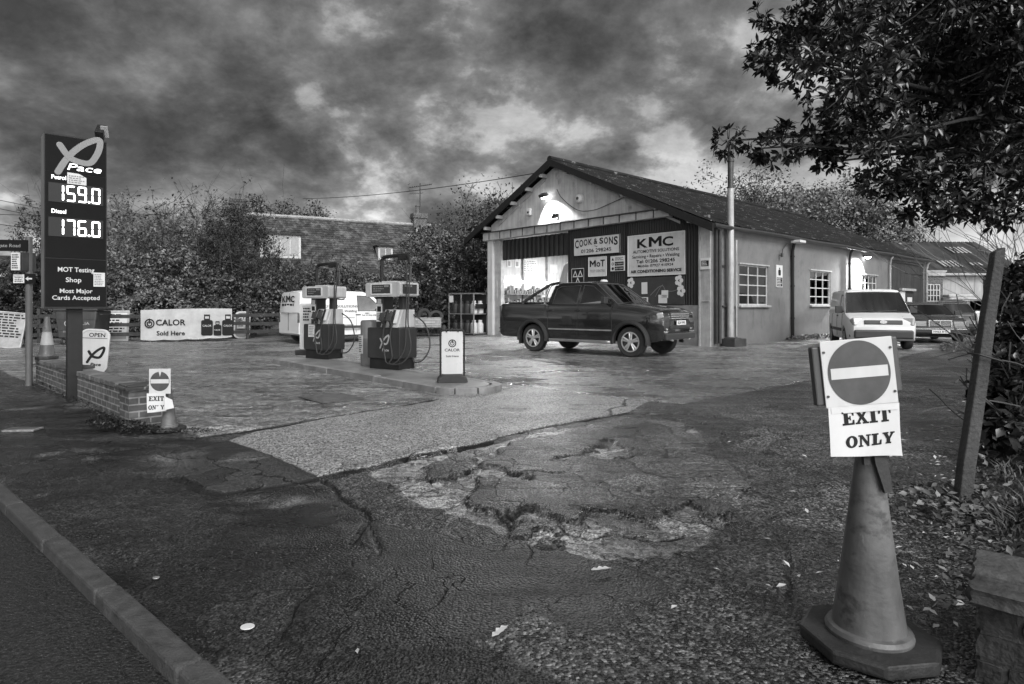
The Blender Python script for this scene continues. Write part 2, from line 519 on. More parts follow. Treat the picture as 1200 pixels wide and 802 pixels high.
slab_poly = gp([(268,517),(300,507),(400,488),(500,470),(520,464),(560,456),(567,447),(650,457),(735,468),(760,472),(735,484),(712,487),(650,502),(627,505),(560,522),(500,533),(440,547),(375,561),(330,540)])
brk_poly = gp([(425,552),(505,534),(627,507),(740,489),(800,497),(845,530),(885,572),(868,600),(832,640),(785,650),(700,652),(640,640),(590,628),(540,610),(500,596),(465,578)])
rem_poly = z3([(700,205),(560,240),(430,275),(300,300),(190,370),(175,410),(185,450),(125,505),(180,525),(240,540),(290,580),(285,625),(350,635),(385,585),(440,605),(520,618),(570,575),(545,528),(620,532),(690,545),(750,572),(830,555),(920,508),(1000,570),(1120,560),(1220,500),(1200,200),(1000,120),(760,170)])
rem2_poly = z3([(380,650),(420,625),(470,640),(500,665),(440,690),(390,675)])
rem3_poly = z3([(10,385),(60,350),(150,345),(170,390),(90,430),(20,425)])
p1_poly = gp([(316,752),(338,712),(380,682),(440,652),(500,660),(575,688),(604,706),(585,742),(500,758),(430,768),(380,778),(340,772)])
p2_poly = gp([(405,618),(430,612),(470,622),(520,630),(580,648),(640,640),(720,660),(765,678),(772,695),(745,715),(700,745),(660,738),(604,706),(560,690),(500,668),(450,655),(420,640)])
p3_poly = gp([(200,560),(240,577),(262,580),(330,570),(375,561),(330,540),(268,517),(215,530)])
kerb_a, kerb_b = Vector((-8.22, 8.19)), Vector((0.54, 0.668))
kd = (kerb_b - kerb_a).normalized(); kn = Vector((-kd.y, kd.x))     # kn points to the footway
right_poly = gp([(802,473),(870,461),(960,444),(1060,418),(1150,396),(1199,380),(1199,800),(870,800),(835,640),(885,572),(850,532),(800,497),(745,486)])
strip_poly = [tuple(kerb_a + kn * 0.15 - kd * 2), tuple(kerb_b + kn * 0.15 + kd), tuple(kerb_b + kn * 0.82 + kd), tuple(kerb_a + kn * 0.75 - kd * 2)]
conc_poly = gp([(-260,398),(0,434),(40,450),(165,495),(240,512),(400,486),(505,469),(560,457),(567,447),(735,468),(802,473),(870,461),(960,444),(1060,418),(1150,396)]) + [(70, 40), (70, 90), (-90, 90), (-60, 40)]
foot_poly = gp([(0,470),(110,472),(160,500),(240,516)]) + gp([(268,517),(375,561),(424,600),(430,640),(316,752),(330,800),(0,800)]) 
cracks = [gp(l) for l in (
    [(240,512),(300,504),(400,487),(470,476),(505,469)],
    [(567,446),(650,456.5),(735,468),(770,471),(802,473)],
    [(375,561),(440,547),(500,533),(560,522),(627,504),(680,494),(735,484.5)],
    [(200,560),(222,570),(240,577),(262,580),(300,574),(335,569),(375,561)],
    [(375,561),(388,572),(400,586),(422,600),(426,610),(414,625),(405,640)],
    [(200,461),(250,452),(300,445),(360,440)],
    [(345,471),(390,464),(430,458),(487,453)],
    [(735,468),(733,476),(714,480),(712,487)], [(735,484),(760,486),(800,485),(838,490)],
    [(870,461),(905,452),(960,444),(1000,436)],
    [(560,446),(640,436),(700,428),(760,424)],
    [(424,618),(440,640),(436,655)], [(600,600),(606,614),(600,622)],
    [(316,752),(338,712),(352,700)], [(130,650),(160,665),(200,662),(240,668)],
    [(0,545),(60,538),(120,530),(190,520)],
    [(660,620),(690,628),(720,622),(760,632),(800,628)],
    [(660,538),(690,533),(720,540),(750,534)], [(590,560),(620,552),(650,556)],
    [(806,492),(835,500),(862,520)], [(900,600),(920,640),(925,700)],
)]
joint_w = [0.05, 0.035, 0.03, 0.022, 0.016, 0.012, 0.014, 0.02, 0.014, 0.016, 0.016, 0.006, 0.006, 0.006, 0.004, 0.006, 0.012, 0.012, 0.012, 0.008, 0.003]

def ground_fields(X, Y):
    w1 = fbm(X * 1.1, Y * 1.1, 4, 3) ; w2 = fbm(X * 1.1, Y * 1.1, 4, 9)
    f1 = fbm(X * 7, Y * 7, 4, 21); f2 = fbm(X * 7, Y * 7, 4, 33)
    def D(poly, a, b):
        return sdf(X + a * w1 + b * f1, Y + a * w2 + b * f2, poly)
    kx = vnoise(X * 9, Y * 9, 301); ky = vnoise(X * 17, Y * 17, 302)
    out = {}
    out['d_slab'] = D(slab_poly, 0.03, 0.02)
    out['d_brk'] = D(brk_poly, 0.12, 0.09)
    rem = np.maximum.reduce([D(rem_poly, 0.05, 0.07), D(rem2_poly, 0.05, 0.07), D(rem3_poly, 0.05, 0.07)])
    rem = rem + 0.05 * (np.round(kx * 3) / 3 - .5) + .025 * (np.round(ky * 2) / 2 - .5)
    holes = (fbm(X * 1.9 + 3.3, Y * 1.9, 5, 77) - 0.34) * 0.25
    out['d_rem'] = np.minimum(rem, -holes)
    out['d_p1'] = np.maximum(D(p1_poly, 0.06, 0.03), D(p2_poly, 0.06, 0.03))
    out['d_p3'] = D(p3_poly, 0.02, 0.015)
    out['d_right'] = D(right_poly, 0.2, 0.08)
    out['d_conc'] = D(conc_poly, 0.05, 0.03)
    out['d_strip'] = D(strip_poly, 0.10, 0.05)
    out['d_foot'] = D(foot_poly, 0.10, 0.05)
    c = np.full(X.shape, 9.0)
    for l, w in zip(cracks, joint_w):
        c = np.minimum(c, seg_dist(X + 0.05 * w1 + 0.035 * f1, Y + 0.05 * w2 + 0.035 * f2, l, False) - w * (0.8 + 0.8 * vnoise(X * 3, Y * 3, 5)))
    out['d_crack'] = c
    st = lambda d, e=0.012: np.clip(d / e * 0.5 + 0.5, 0, 1)
    on_brk = st(out['d_brk'])
    Z = 0.010 * fbm(X * 0.55, Y * 0.55, 3, 50) + 0.0035 * fbm(X * 5, Y * 5, 4, 60)
    brk_rough = np.abs(fbm(X * 6.0, Y * 6.0, 3, 91))
    Z = Z - 0.016 * on_brk + 0.034 * on_brk * st(out['d_rem']) * (0.75 + 0.5 * vnoise(X * 2, Y * 2, 8))
    Z = Z + on_brk * (1 - st(out['d_rem'])) * 0.012 * brk_rough
    Z = Z + 0.009 * st(out['d_p1'], 0.03) + 0.008 * st(out['d_p3']) + 0.010 * st(out['d_slab'])
    Z = Z - 0.022 * st(-c, 0.02)
    return out, Z

# ------------------------------------------------------------------ ground shader
def ground_material():
    m = bpy.data.materials.new('patched_paving'); m.use_nodes = True
    N, L = nt(m); b = N['Principled BSDF']
    tc = N.new('ShaderNodeTexCoord')
    def math(op, a, bb=None, c=None, clamp=False):
        n = N.new('ShaderNodeMath'); n.operation = op; n.use_clamp = clamp
        for i, v in enumerate((a, bb, c)):
            if v is None: continue
            if isinstance(v, (int, float)): n.inputs[i].default_value = v
            else: L.new(v, n.inputs[i])
        return n.outputs[0]
    def noise(sc, det=4, ro=0.55, dist=0.0, off=(0, 0, 0), stretch=None):
        n = N.new('ShaderNodeTexNoise'); n.inputs['Scale'].default_value = sc; n.inputs['Detail'].default_value = det
        n.inputs['Roughness'].default_value = ro; n.inputs['Distortion'].default_value = dist
        mp = N.new('ShaderNodeMapping'); mp.inputs['Location'].default_value = off
        if stretch:
            mp.inputs['Rotation'].default_value = (0, 0, R(42)); mp.inputs['Scale'].default_value = stretch
        L.new(tc.outputs['Object'], mp.inputs['Vector']); L.new(mp.outputs[0], n.inputs['Vector'])
        return n.outputs['Fac']
    def rng(v, a, bb, c, d):
        n = N.new('ShaderNodeMapRange'); n.inputs['From Min'].default_value = a; n.inputs['From Max'].default_value = bb
        n.inputs['To Min'].default_value = c; n.inputs['To Max'].default_value = d
        L.new(v, n.inputs['Value']); return n.outputs[0]
    def attr(nm):
        n = N.new('ShaderNodeAttribute'); n.attribute_name = nm; return n.outputs['Fac']
    def mix(f, a, bb):
        n = N.new('ShaderNodeMix'); n.data_type = 'FLOAT'
        L.new(f, n.inputs[0])
        for i, v in ((2, a), (3, bb)):
            if isinstance(v, (int, float)): n.inputs[i].default_value = v
            else: L.new(v, n.inputs[i])
        return n.outputs[0]
    edge = math('MULTIPLY', math('SUBTRACT', noise(26, 5, 0.65), 0.5), 0.055)
    def mask(nm, soft=0.008, amt=1.0):
        return rng(math('ADD', attr(nm), math('MULTIPLY', edge, amt)), -soft, soft, 0, 1)
    big = noise(0.55, 5, 0.6, 0.4); mid = noise(2.6, 6, 0.65, 0.3, (4, 1, 0)); drag = noise(1.0, 6, 0.6, 0.5, (2, 2, 0), (0.8, 4.0, 1))
    fine = noise(38, 4, 0.7); grit = noise(150, 3, 0.6)
    vo = N.new('ShaderNodeTexVoronoi'); vo.inputs['Scale'].default_value = 78; L.new(tc.outputs['Object'], vo.inputs['Vector'])
    vb = N.new('ShaderNodeRGBToBW'); L.new(vo.outputs['Color'], vb.inputs[0])
    stone = vb.outputs[0]
    vo2 = N.new('ShaderNodeTexVoronoi'); vo2.inputs['Scale'].default_value = 24; L.new(tc.outputs['Object'], vo2.inputs['Vector'])
    vb2 = N.new('ShaderNodeRGBToBW'); L.new(vo2.outputs['Color'], vb2.inputs[0])
    vo4 = N.new('ShaderNodeTexVoronoi'); vo4.inputs['Scale'].default_value = 115; L.new(tc.outputs['Object'], vo4.inputs['Vector'])
    vb4 = N.new('ShaderNodeRGBToBW'); L.new(vo4.outputs['Color'], vb4.inputs[0])
    st4 = math('POWER', vb4.outputs[0], 2.2)
    # values of each surfacing
    mott = math('MULTIPLY', rng(noise(19, 3, 0.6, 0, (5, 5, 0)), 0.36, 0.64, 0.66, 1.36), rng(noise(6.5, 3, 0.55, 0.1, (9, 2, 0)), 0.36, 0.64, 0.80, 1.22))
    blotch = rng(math('ADD', math('MULTIPLY', big, 0.5), math('MULTIPLY', mid, 0.5)), 0.36, 0.64, 0.45, 1.55)
    tar = math('MULTIPLY', rng(st4, 0.02, 0.8, 0.003, 0.045), math('MULTIPLY', mott, blotch))
    st3 = math('POWER', stone, 2.6)
    tar_coarse = math('MULTIPLY', rng(st3, 0.02, 0.75, 0.003, 0.150), math('MULTIPLY', mott, blotch))
    tar_foot = math('MULTIPLY', math('MULTIPLY', rng(st4, 0.02, 0.8, 0.004, 0.046), math('MULTIPLY', mott, rng(drag, 0.40, 0.62, 0.30, 1.9))), blotch)
    concrete = math('MULTIPLY', math('MULTIPLY', math('MULTIPLY', rng(stone, 0.1, 0.95, 0.015, 0.27), rng(noise(9, 4, 0.6, 0.2, (2, 8, 0)), 0.38, 0.62, 0.45, 1.6)), rng(drag, 0.38, 0.62, 0.60, 1.45)), blotch)
    agg = math('MULTIPLY', rng(stone, 0.15, 0.92, 0.015, 0.45), rng(mid, 0.3, 0.7, 0.82, 1.15))
    rubble = math('MULTIPLY', rng(math('ADD', math('MULTIPLY', stone, 0.5), math('MULTIPLY', vb2.outputs[0], 0.5)), 0.25, 0.8, 0.02, 0.42), blotch)
    smooth = math('MULTIPLY', rng(st4, 0.02, 0.8, 0.012, 0.056), rng(big, 0.3, 0.7, 0.8, 1.2))
    col = tar_coarse
    m_foot = mask('d_foot', 0.05); m_conc = mask('d_conc', 0.02); m_right = mask('d_right', 0.25, 3.0)
    m_slab = mask('d_slab'); m_brk = mask('d_brk'); m_rem = mask('d_rem', 0.006); m_p1 = mask('d_p1', 0.012); m_p3 = mask('d_p3', 0.01)
    m_strip = mask('d_strip', 0.03, 2.0)
    col = mix(m_foot, col, tar_foot)
    col = mix(m_conc, col, concrete)
    col = mix(m_right, col, math('MULTIPLY', tar_coarse, 1.05))
    col = mix(m_slab, col, agg)
    col = mix(m_brk, col, mix(m_rem, rubble, math('MULTIPLY', rng(st3, 0.02, 0.8, 0.005, 0.19), rng(mid, 0.35, 0.66, 0.6, 1.7))))
    col = mix(m_p1, col, smooth)
    col = mix(m_p3, col, math('MULTIPLY', smooth, 1.05))
    col = mix(m_strip, col, tar)
    # bright worn spots on the footway where concrete shows through
    worn = math('MULTIPLY', rng(noise(1.15, 3, 0.5, 0.2, (8.5, 3.1, 0)), 0.60, 0.66, 0, 1), m_foot)
    col = mix(math('MULTIPLY', worn, 0.75), col, math('MULTIPLY', agg, 0.42))
    # pale grit and stone chips lying about
    chip = math('MULTIPLY', rng(vo.outputs['Distance'], 0.0, 0.30, 1, 0), rng(stone, 0.80, 0.86, 0, 1))
    col = mix(math('MULTIPLY', chip, 0.42), col, 0.42)
    crack = rng(math('ADD', attr('d_crack'), math('MULTIPLY', edge, 0.5)), -0.006, 0.010, 1, 0)
    col = mix(crack, col, 0.012)
    lip_shade = math('MULTIPLY', m_brk, math('MULTIPLY', rng(math('ABSOLUTE', math('ADD', math('ADD', attr('d_rem'), math('MULTIPLY', edge, 1.0)), 0.008)), 0.004, 0.016, 1, 0), rng(noise(3.1, 3, 0.5, 0, (3, 3, 0)), 0.42, 0.55, 0, 1)))  # shade along the remnant edges painted as a dark band, with gap dirt
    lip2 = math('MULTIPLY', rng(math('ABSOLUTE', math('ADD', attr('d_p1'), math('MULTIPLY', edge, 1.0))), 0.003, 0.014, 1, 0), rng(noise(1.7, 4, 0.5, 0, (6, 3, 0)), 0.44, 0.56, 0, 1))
    col = mix(math('MAXIMUM', lip_shade, math('MULTIPLY', lip2, 0.8)), col, 0.010)
    # broken plates: each piece of old surfacing weathers to its own value, dirt fills the joints
    def plates(scale, seedoff):
        wq = N.new('ShaderNodeVectorMath'); wq.operation = 'MULTIPLY_ADD'
        nq = N.new('ShaderNodeTexNoise'); nq.inputs['Scale'].default_value = scale * 1.6; nq.inputs['Detail'].default_value = 6
        L.new(tc.outputs['Object'], nq.inputs['Vector']); L.new(nq.outputs['Color'], wq.inputs[0]); wq.inputs[1].default_value = (.42 / scale * 1.6,) * 3
        mq = N.new('ShaderNodeMapping'); mq.inputs['Location'].default_value = (seedoff, 0, 0); L.new(tc.outputs['Object'], mq.inputs['Vector']); L.new(mq.outputs[0], wq.inputs[2])
        ve = N.new('ShaderNodeTexVoronoi'); ve.feature = 'DISTANCE_TO_EDGE'; ve.inputs['Scale'].default_value = scale; L.new(wq.outputs[0], ve.inputs['Vector'])
        vc = N.new('ShaderNodeTexVoronoi'); vc.inputs['Scale'].default_value = scale; L.new(wq.outputs[0], vc.inputs['Vector'])
        bq = N.new('ShaderNodeRGBToBW'); L.new(vc.outputs['Color'], bq.inputs[0])
        return ve.outputs['Distance'], bq.outputs[0]
    pe, pc_ = plates(2.6, 2.0); pe2, pc2 = plates(0.9, 7.0)
    zone = rng(math('ADD', attr('d_brk'), math('MULTIPLY', edge, 6.0)), -0.35, 0.05, 0, 1)
    zone2 = math('MULTIPLY', math('MULTIPLY', math('MAXIMUM', m_right, m_foot), math('SUBTRACT', 1.0, m_slab)), math('SUBTRACT', 1.0, m_p1))
    col = math('MULTIPLY', col, mix(zone, 1.0, rng(pc_, 0.2, 0.8, 0.55, 1.5)))
    col = math('MULTIPLY', col, mix(zone2, 1.0, rng(pc2, 0.2, 0.8, 0.66, 1.40)))
    pl_line = math('MULTIPLY', math('MULTIPLY', rng(pe, 0.004, 0.030, 1, 0), zone), rng(noise(2.3, 3, 0.5, 0, (3, 1, 0)), 0.44, 0.52, 0, 1))
    pl_line2 = math('MULTIPLY', math('MULTIPLY', rng(pe2, 0.002, 0.010, 1, 0), zone2), rng(noise(0.9, 3, 0.5, 0, (1, 6, 0)), 0.50, 0.55, 0, 1))
    pline = math('MAXIMUM', pl_line, pl_line2)
    col = mix(math('MULTIPLY', pline, 0.92), col, 0.008)
    # hairline crazing
    vo3 = N.new('ShaderNodeTexVoronoi'); vo3.feature = 'DISTANCE_TO_EDGE'; vo3.inputs['Scale'].default_value = 1.3
    wv = N.new('ShaderNodeVectorMath'); wv.operation = 'ADD'; L.new(tc.outputs['Object'], wv.inputs[0])
    wn2 = N.new('ShaderNodeTexNoise'); wn2.inputs['Scale'].default_value = 2.2; wn2.inputs['Detail'].default_value = 5; L.new(tc.outputs['Object'], wn2.inputs['Vector'])
    L.new(wn2.outputs['Color'], wv.inputs[1]); L.new(wv.outputs[0], vo3.inputs['Vector'])
    hair = math('MULTIPLY', rng(vo3.outputs['Distance'], 0.0, 0.014, 1, 0), rng(noise(0.7, 2, 0.5, 0, (1, 9, 0)), 0.5, 0.6, 0, 1))
    hair = math('MULTIPLY', hair, math('SUBTRACT', 1.0, m_slab))
    col = mix(math('MULTIPLY', hair, 0.75), col, 0.015)
    cc = N.new('ShaderNodeCombineColor')
    for i in range(3): L.new(col, cc.inputs[i])
    L.new(cc.outputs[0], b.inputs['Base Color'])
    # rain-wet: low places are slicker
    wet = rng(math('ADD', math('MULTIPLY', big, 0.6), math('MULTIPLY', drag, 0.4)), 0.40, 0.62, 0.22, 0.60)
    wet = mix(m_conc, wet, rng(math('ADD', math('MULTIPLY', big, 0.6), math('MULTIPLY', drag, 0.4)), 0.42, 0.60, 0.15, 0.55))
    pool = math('MULTIPLY', rng(math('ADD', math('MULTIPLY', noise(0.62, 4, 0.5, 0.4, (3.4, 7.7, 0)), 0.65), math('MULTIPLY', drag, 0.35)), 0.56, 0.60, 0, 1), math('MAXIMUM', m_conc, m_brk))
    wet = mix(pool, wet, 0.07)
    L.new(wet, b.inputs['Roughness'])
    L.new(mix(m_conc, mix(m_brk, 0.22, 0.45), 0.6), b.inputs['Specular IOR Level'])
    h = math('ADD', math('MULTIPLY', fine, 0.45), math('MULTIPLY', math('SUBTRACT', 1.0, vo.outputs['Distance']), 0.75))
    rough_amt = mix(m_p1, mix(m_p3, mix(m_brk, 1.0, 1.7), 0.35), 0.35)
    rough_amt = mix(m_foot, rough_amt, math('MULTIPLY', rough_amt, 0.55))
    h = math('MULTIPLY', math('ADD', h, math('MULTIPLY', grit, 0.3)), rough_amt)
    h = math('ADD', h, math('MULTIPLY', math('ADD', math('ADD', crack, hair), pline), -1.8))
    h = math('ADD', h, math('MULTIPLY', zone, math('MULTIPLY', pc_, 0.9)))
    h = math('ADD', h, math('MULTIPLY', m_rem, math('MULTIPLY', m_brk, 1.2)))
    h = math('MULTIPLY', h, math('SUBTRACT', 1.0, math('MULTIPLY', pool, 0.85)))
    bp = N.new('ShaderNodeBump'); bp.inputs['Strength'].default_value = 0.9; bp.inputs['Distance'].default_value = 0.020
    L.new(h, bp.inputs['Height']); L.new(bp.outputs[0], b.inputs['Normal'])
    return m

def make_ground():
    rows = 1.45 * np.exp(0.0062 * np.arange(0, 520))          # 1.45 m to about 36 m
    cols = np.linspace(-1.15, 1.15, 520)
    Yg, S = np.meshgrid(rows, cols, indexing='ij')
    Xg = S * (Yg + 0.9)
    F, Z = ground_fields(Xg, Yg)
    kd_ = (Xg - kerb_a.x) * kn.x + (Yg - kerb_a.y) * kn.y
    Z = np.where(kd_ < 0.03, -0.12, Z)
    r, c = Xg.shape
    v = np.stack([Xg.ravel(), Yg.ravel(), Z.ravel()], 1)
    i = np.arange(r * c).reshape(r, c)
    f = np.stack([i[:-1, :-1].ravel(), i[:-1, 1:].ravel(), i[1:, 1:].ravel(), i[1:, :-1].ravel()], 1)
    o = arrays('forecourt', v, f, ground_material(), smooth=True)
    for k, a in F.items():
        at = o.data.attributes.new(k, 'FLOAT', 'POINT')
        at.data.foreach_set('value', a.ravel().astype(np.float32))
    kind(o, 'structure')
    o['label'] = 'patched and cracked wet concrete and tarmac of the petrol forecourt'
    # land beyond, one sheet to the horizon
    g = MB(); g.add([(-900, -60, -0.16), (900, -60, -0.16), (900, 1400, -0.16), (-900, 1400, -0.16)], [(0, 1, 2, 3)])
    kind(g.build('ground', M('rough_grassland', 0.06, 0.9, var=0.5, scale=0.3), recalc=False), 'structure')
make_ground()

# road and kerb
road_m = M('road_tarmac', 0.019, 0.5, var=0.95, scale=75, bump=0.9, bscale=70, detail=4, spec=.3)
flecks(road_m, 160, .60, .64, .13)
mb = MB()
n_road = 60
a = kerb_a - kd * 30; b_ = kerb_b + kd * 30
mb.add([(*(a), -0.045), (*(b_), -0.045), (*(b_ - kn * 9), -0.045), (*(a - kn * 9), -0.045)], [(0, 3, 2, 1)])
kind(mb.build('road', road_m, recalc=False), 'structure')
kerb = MB()
krz = math.atan2(kd.y, kd.x); rg = random.Random(4)
pos = -6.0
ln = (kerb_b - kerb_a).length + 6
while pos < ln:
    l = 0.9
    c = kerb_a + kd * (pos + l / 2) + kn * (0.05 + rg.uniform(-.003, .003))
    kerb.box((c.x, c.y, -0.065 + rg.uniform(-.004, .004)), (l - 0.008, 0.096, 0.17), rz=krz + rg.uniform(-.006, .006))
    pos += l
kind(kerb.build('kerb', M('kerb_concrete', 0.042, 0.7, var=0.5, scale=14, bump=0.5, bscale=90), bevel=0.012), 'structure')
# ------------------------------------------------------------------ garage
GX, GD = Vector((0.667, -0.745, 0)), Vector((0.745, 0.667, 0))
GRZ = math.atan2(-0.745, 0.667)
GO = Vector((6.0, 19.6, 0))
def gw(x, y, z=0.0):
    """garage frame to place: x along the gable front (negative to the left), y into the depth"""
    return GO + GX.normalized() * x + GD.normalized() * y + Vector((0, 0, z))
m_render = M('roughcast', 0.135, 0.9, var=0.22, scale=1.6, bump=0.7, bscale=45)
flecks(m_render, .8, .55, .70, .06, (1, 1, 1), .6); flecks(m_render, 3.2, .58, .70, .055, (1, 1, .35), .5)
m_gable = M('stained_cement_board', 0.42, 0.85, var=0.25, scale=1.2, bump=0.2, bscale=20, streak=0.22)
flecks(m_gable, 1.5, .56, .70, .10, (1, 1, .6), .75); flecks(m_gable, 6, .62, .70, .08, (1.5, 1, .5), .6)
m_clad = M('painted_corrugated_steel', 0.016, 0.55, var=0.35, scale=2.5, streak=0.4, spec=.3)
m_roof = M('mossy_asbestos', 0.015, 0.95, spec=.2, var=0.75, scale=1.7, bump=0.6, bscale=16, detail=9)
flecks(m_roof, 2.6, .60, .66, .16, (2.2, .7, 1)); flecks(m_roof, 7, .66, .70, .22)
m_white = M('white_paint', 0.50, 0.55, var=0.10, scale=3, streak=0.15)
m_dirty_white = M('weathered_white_paint', 0.34, 0.65, var=0.3, scale=3, streak=0.2)
m_frame = M('old_window_paint', 0.42, 0.6, var=.2, scale=4, streak=.2)
m_black = M('black_paint', 0.012, 0.5, var=0.3, scale=8, spec=.3)
m_darkwood = M('dark_timber', 0.035, 0.75, var=0.45, scale=4, streak=0.55, bump=0.3, bscale=60)
m_wood = M('weathered_timber', 0.10, 0.8, var=0.4, scale=6, streak=0.5, bump=0.4, bscale=60)
m_steel = M('galvanised_steel', 0.35, 0.38, metal=0.6, var=0.2, scale=5)
m_darkmetal = M('dark_metal', 0.05, 0.42, metal=0.4, var=0.35, scale=6)
m_paper = M('printed_paper', 0.50, 0.7, var=0.08, scale=4)
m_ink = M('dark_print', 0.010, 0.6, var=0.1, spec=.2)
m_midink = M('grey_print', 0.16, 0.6, var=0.1)
m_rubber = M('rubber', 0.022, 0.75, var=0.4, scale=14, bump=0.15, bscale=60)
m_pane = glass_mat('window_glass', 0.30, 0.08)
m_lamp = M('lit_lamp', 0.8, 0.4, emit=18.0)
m_tube = M('lit_tube', 0.8, 0.4, emit=9.0)
m_inside = M('pale_workshop_wall', 0.42, 0.8, var=0.3, scale=1.3, streak=0.3)
m_brick = None
def brick_mat(name, c1, c2, mortar, scale=1.0, rough=0.85):
    m = bpy.data.materials.new(name); m.use_nodes = True
    N, L = nt(m); b = N['Principled BSDF']
    tc = N.new('ShaderNodeTexCoord'); sp = N.new('ShaderNodeSeparateXYZ'); L.new(tc.outputs['Object'], sp.inputs[0])
    ad = N.new('ShaderNodeMath'); ad.operation = 'ADD'; L.new(sp.outputs[0], ad.inputs[0]); L.new(sp.outputs[1], ad.inputs[1])
    cb = N.new('ShaderNodeCombineXYZ'); L.new(ad.outputs[0], cb.inputs[0]); L.new(sp.outputs[2], cb.inputs[1])
    br = N.new('ShaderNodeTexBrick'); br.inputs['Scale'].default_value = 1.0
    br.inputs['Brick Width'].default_value = 0.225 * scale; br.inputs['Row Height'].default_value = 0.075 * scale
    br.inputs['Mortar Size'].default_value = 0.009 * scale; br.inputs['Mortar Smooth'].default_value = 0.2; br.inputs['Bias'].default_value = -0.1
    for k, v in (('Color1', c1), ('Color2', c2), ('Mortar', mortar)): br.inputs[k].default_value = (v, v, v, 1)
    L.new(cb.outputs[0], br.inputs['Vector'])
    ns = N.new('ShaderNodeTexNoise'); ns.inputs['Scale'].default_value = 9; ns.inputs['Detail'].default_value = 7; L.new(tc.outputs['Object'], ns.inputs['Vector'])
    mr = N.new('ShaderNodeMapRange'); mr.inputs['From Min'].default_value = .3; mr.inputs['From Max'].default_value = .7; mr.inputs['To Min'].default_value = .55; mr.inputs['To Max'].default_value = 1.4
    L.new(ns.outputs['Fac'], mr.inputs['Value'])
    mx = N.new('ShaderNodeVectorMath'); mx.operation = 'SCALE'; L.new(br.outputs['Color'], mx.inputs[0]); L.new(mr.outputs[0], mx.inputs['Scale'])
    L.new(mx.outputs[0], b.inputs['Base Color']); b.inputs['Roughness'].default_value = rough
    bp = N.new('ShaderNodeBump'); bp.inputs['Strength'].default_value = 0.8; bp.inputs['Distance'].default_value = 0.012
    iv = N.new('ShaderNodeMath'); iv.operation = 'MULTIPLY_ADD'; iv.inputs[1].default_value = -1.0; L.new(br.outputs['Fac'], iv.inputs[0]); L.new(ns.outputs['Fac'], iv.inputs[2])
    L.new(iv.outputs[0], bp.inputs['Height']); L.new(bp.outputs[0], b.inputs['Normal'])
    return m
m_brick = brick_mat('sooty_brick', 0.055, 0.10, 0.20)
m_brick_dark = brick_mat('damp_dark_brick', 0.025, 0.05, 0.11, 1.25)

def corrugated(mb, x0, x1, z0, z1, y, pitch=0.09, amp=0.012, n=4):
    """upright corrugated sheet facing -Y, its lower and upper edges may be functions of x"""
    k = max(2, int((x1 - x0) / pitch * n)); vs = []; fs = []
    for i in range(k + 1):
        x = x0 + (x1 - x0) * i / k
        yy = y - amp * math.sin(2 * PI * (x - x0) / pitch)
        vs += [(x, yy, z0(x) if callable(z0) else z0), (x, yy, z1(x) if callable(z1) else z1)]
    for i in range(k): fs.append((2 * i, 2 * i + 2, 2 * i + 3, 2 * i + 1))
    return mb.add(vs, fs)
def roof_sheet(mb, p0, p1, p2, p3, pitch=0.15, amp=0.025, n=4):
    """corrugated roof slope: p0-p1 eave, p3-p2 ridge; corrugations run eave to ridge"""
    p0, p1, p2, p3 = map(Vector, (p0, p1, p2, p3))
    nn = (p1 - p0).cross(p3 - p0).normalized()
    k = int((p1 - p0).length / pitch * n); vs = []; fs = []; rows = 8
    rg = random.Random(2)
    sag = [rg.uniform(-.012, .012) for _ in range(k // (n * 6) + 2)]
    for i in range(k + 1):
        t = i / k
        for j in range(rows + 1):
            s_ = j / rows
            p = (p0.lerp(p1, t)).lerp(p3.lerp(p2, t), s_)
            p = p + nn * (amp * math.sin(2 * PI * t * k / n) + sag[i // (n * 6)] + (0.012 if j < 4 else 0))
            vs.append(p)
    for i in range(k):
        for j in range(rows):
            a_ = i * (rows + 1) + j
            fs.append((a_, a_ + rows + 1, a_ + rows + 2, a_ + 1))
    return mb.add(vs, fs)

XL, XA, XR = -10.45, -6.38, 0.30         # left post, apex, right edge of the front
ZA, ZE = 7.03, 3.95
LEN = 22.7
garage = thing('garage', 'low rendered garage workshop with dark corrugated roof and an open lit bay', 'building', GO, GRZ)
zr = lambda x: ZA - (x - XA) * (ZA - 3.87) / (0.55 - XA) if x > XA else ZA - (XA - x) * (ZA - 4.4) / (XA + 11.75)
# gable triangle
mb = MB()
mb.prism([(XL + .05, 4.43), (0.2, 3.75), (0.2, zr(0.2) - .16), (XA, ZA - 0.17), (XL + .05, zr(XL) - .16)], 0.02, 0.14)
mb.build('gable_wall', m_gable, garage)
# sloping fascia beam and canopy strip over the front
mb = MB()
def strip(mb, xa, za0, za1, xb, zb0, zb1, y0, y1):
    mb.add([(xa, y0, za0), (xb, y0, zb0), (xb, y0, zb1), (xa, y0, za1), (xa, y1, za0), (xb, y1, zb0), (xb, y1, zb1), (xa, y1, za1)],
           [(0, 1, 2, 3), (7, 6, 5, 4), (0, 4, 5, 1), (1, 5, 6, 2), (2, 6, 7, 3), (3, 7, 4, 0)])
strip(mb, XL - .25, 4.17, 4.52, -1.0, 4.25, 4.50, -0.22, 0.02)
mb.build('fascia_beam', m_dirty_white, garage, bevel=0.02)
mb = MB(); strip(mb, XL - .3, 4.521, 4.545, -1.0, 4.501, 4.53, -0.30, 0.02)
for i in range(13): mb.box((XL + .2 + i * .72, -0.235, 4.345 + i * .005), (.03, .02, .30))
mb.build('fascia_flashing', m_darkmetal, garage)
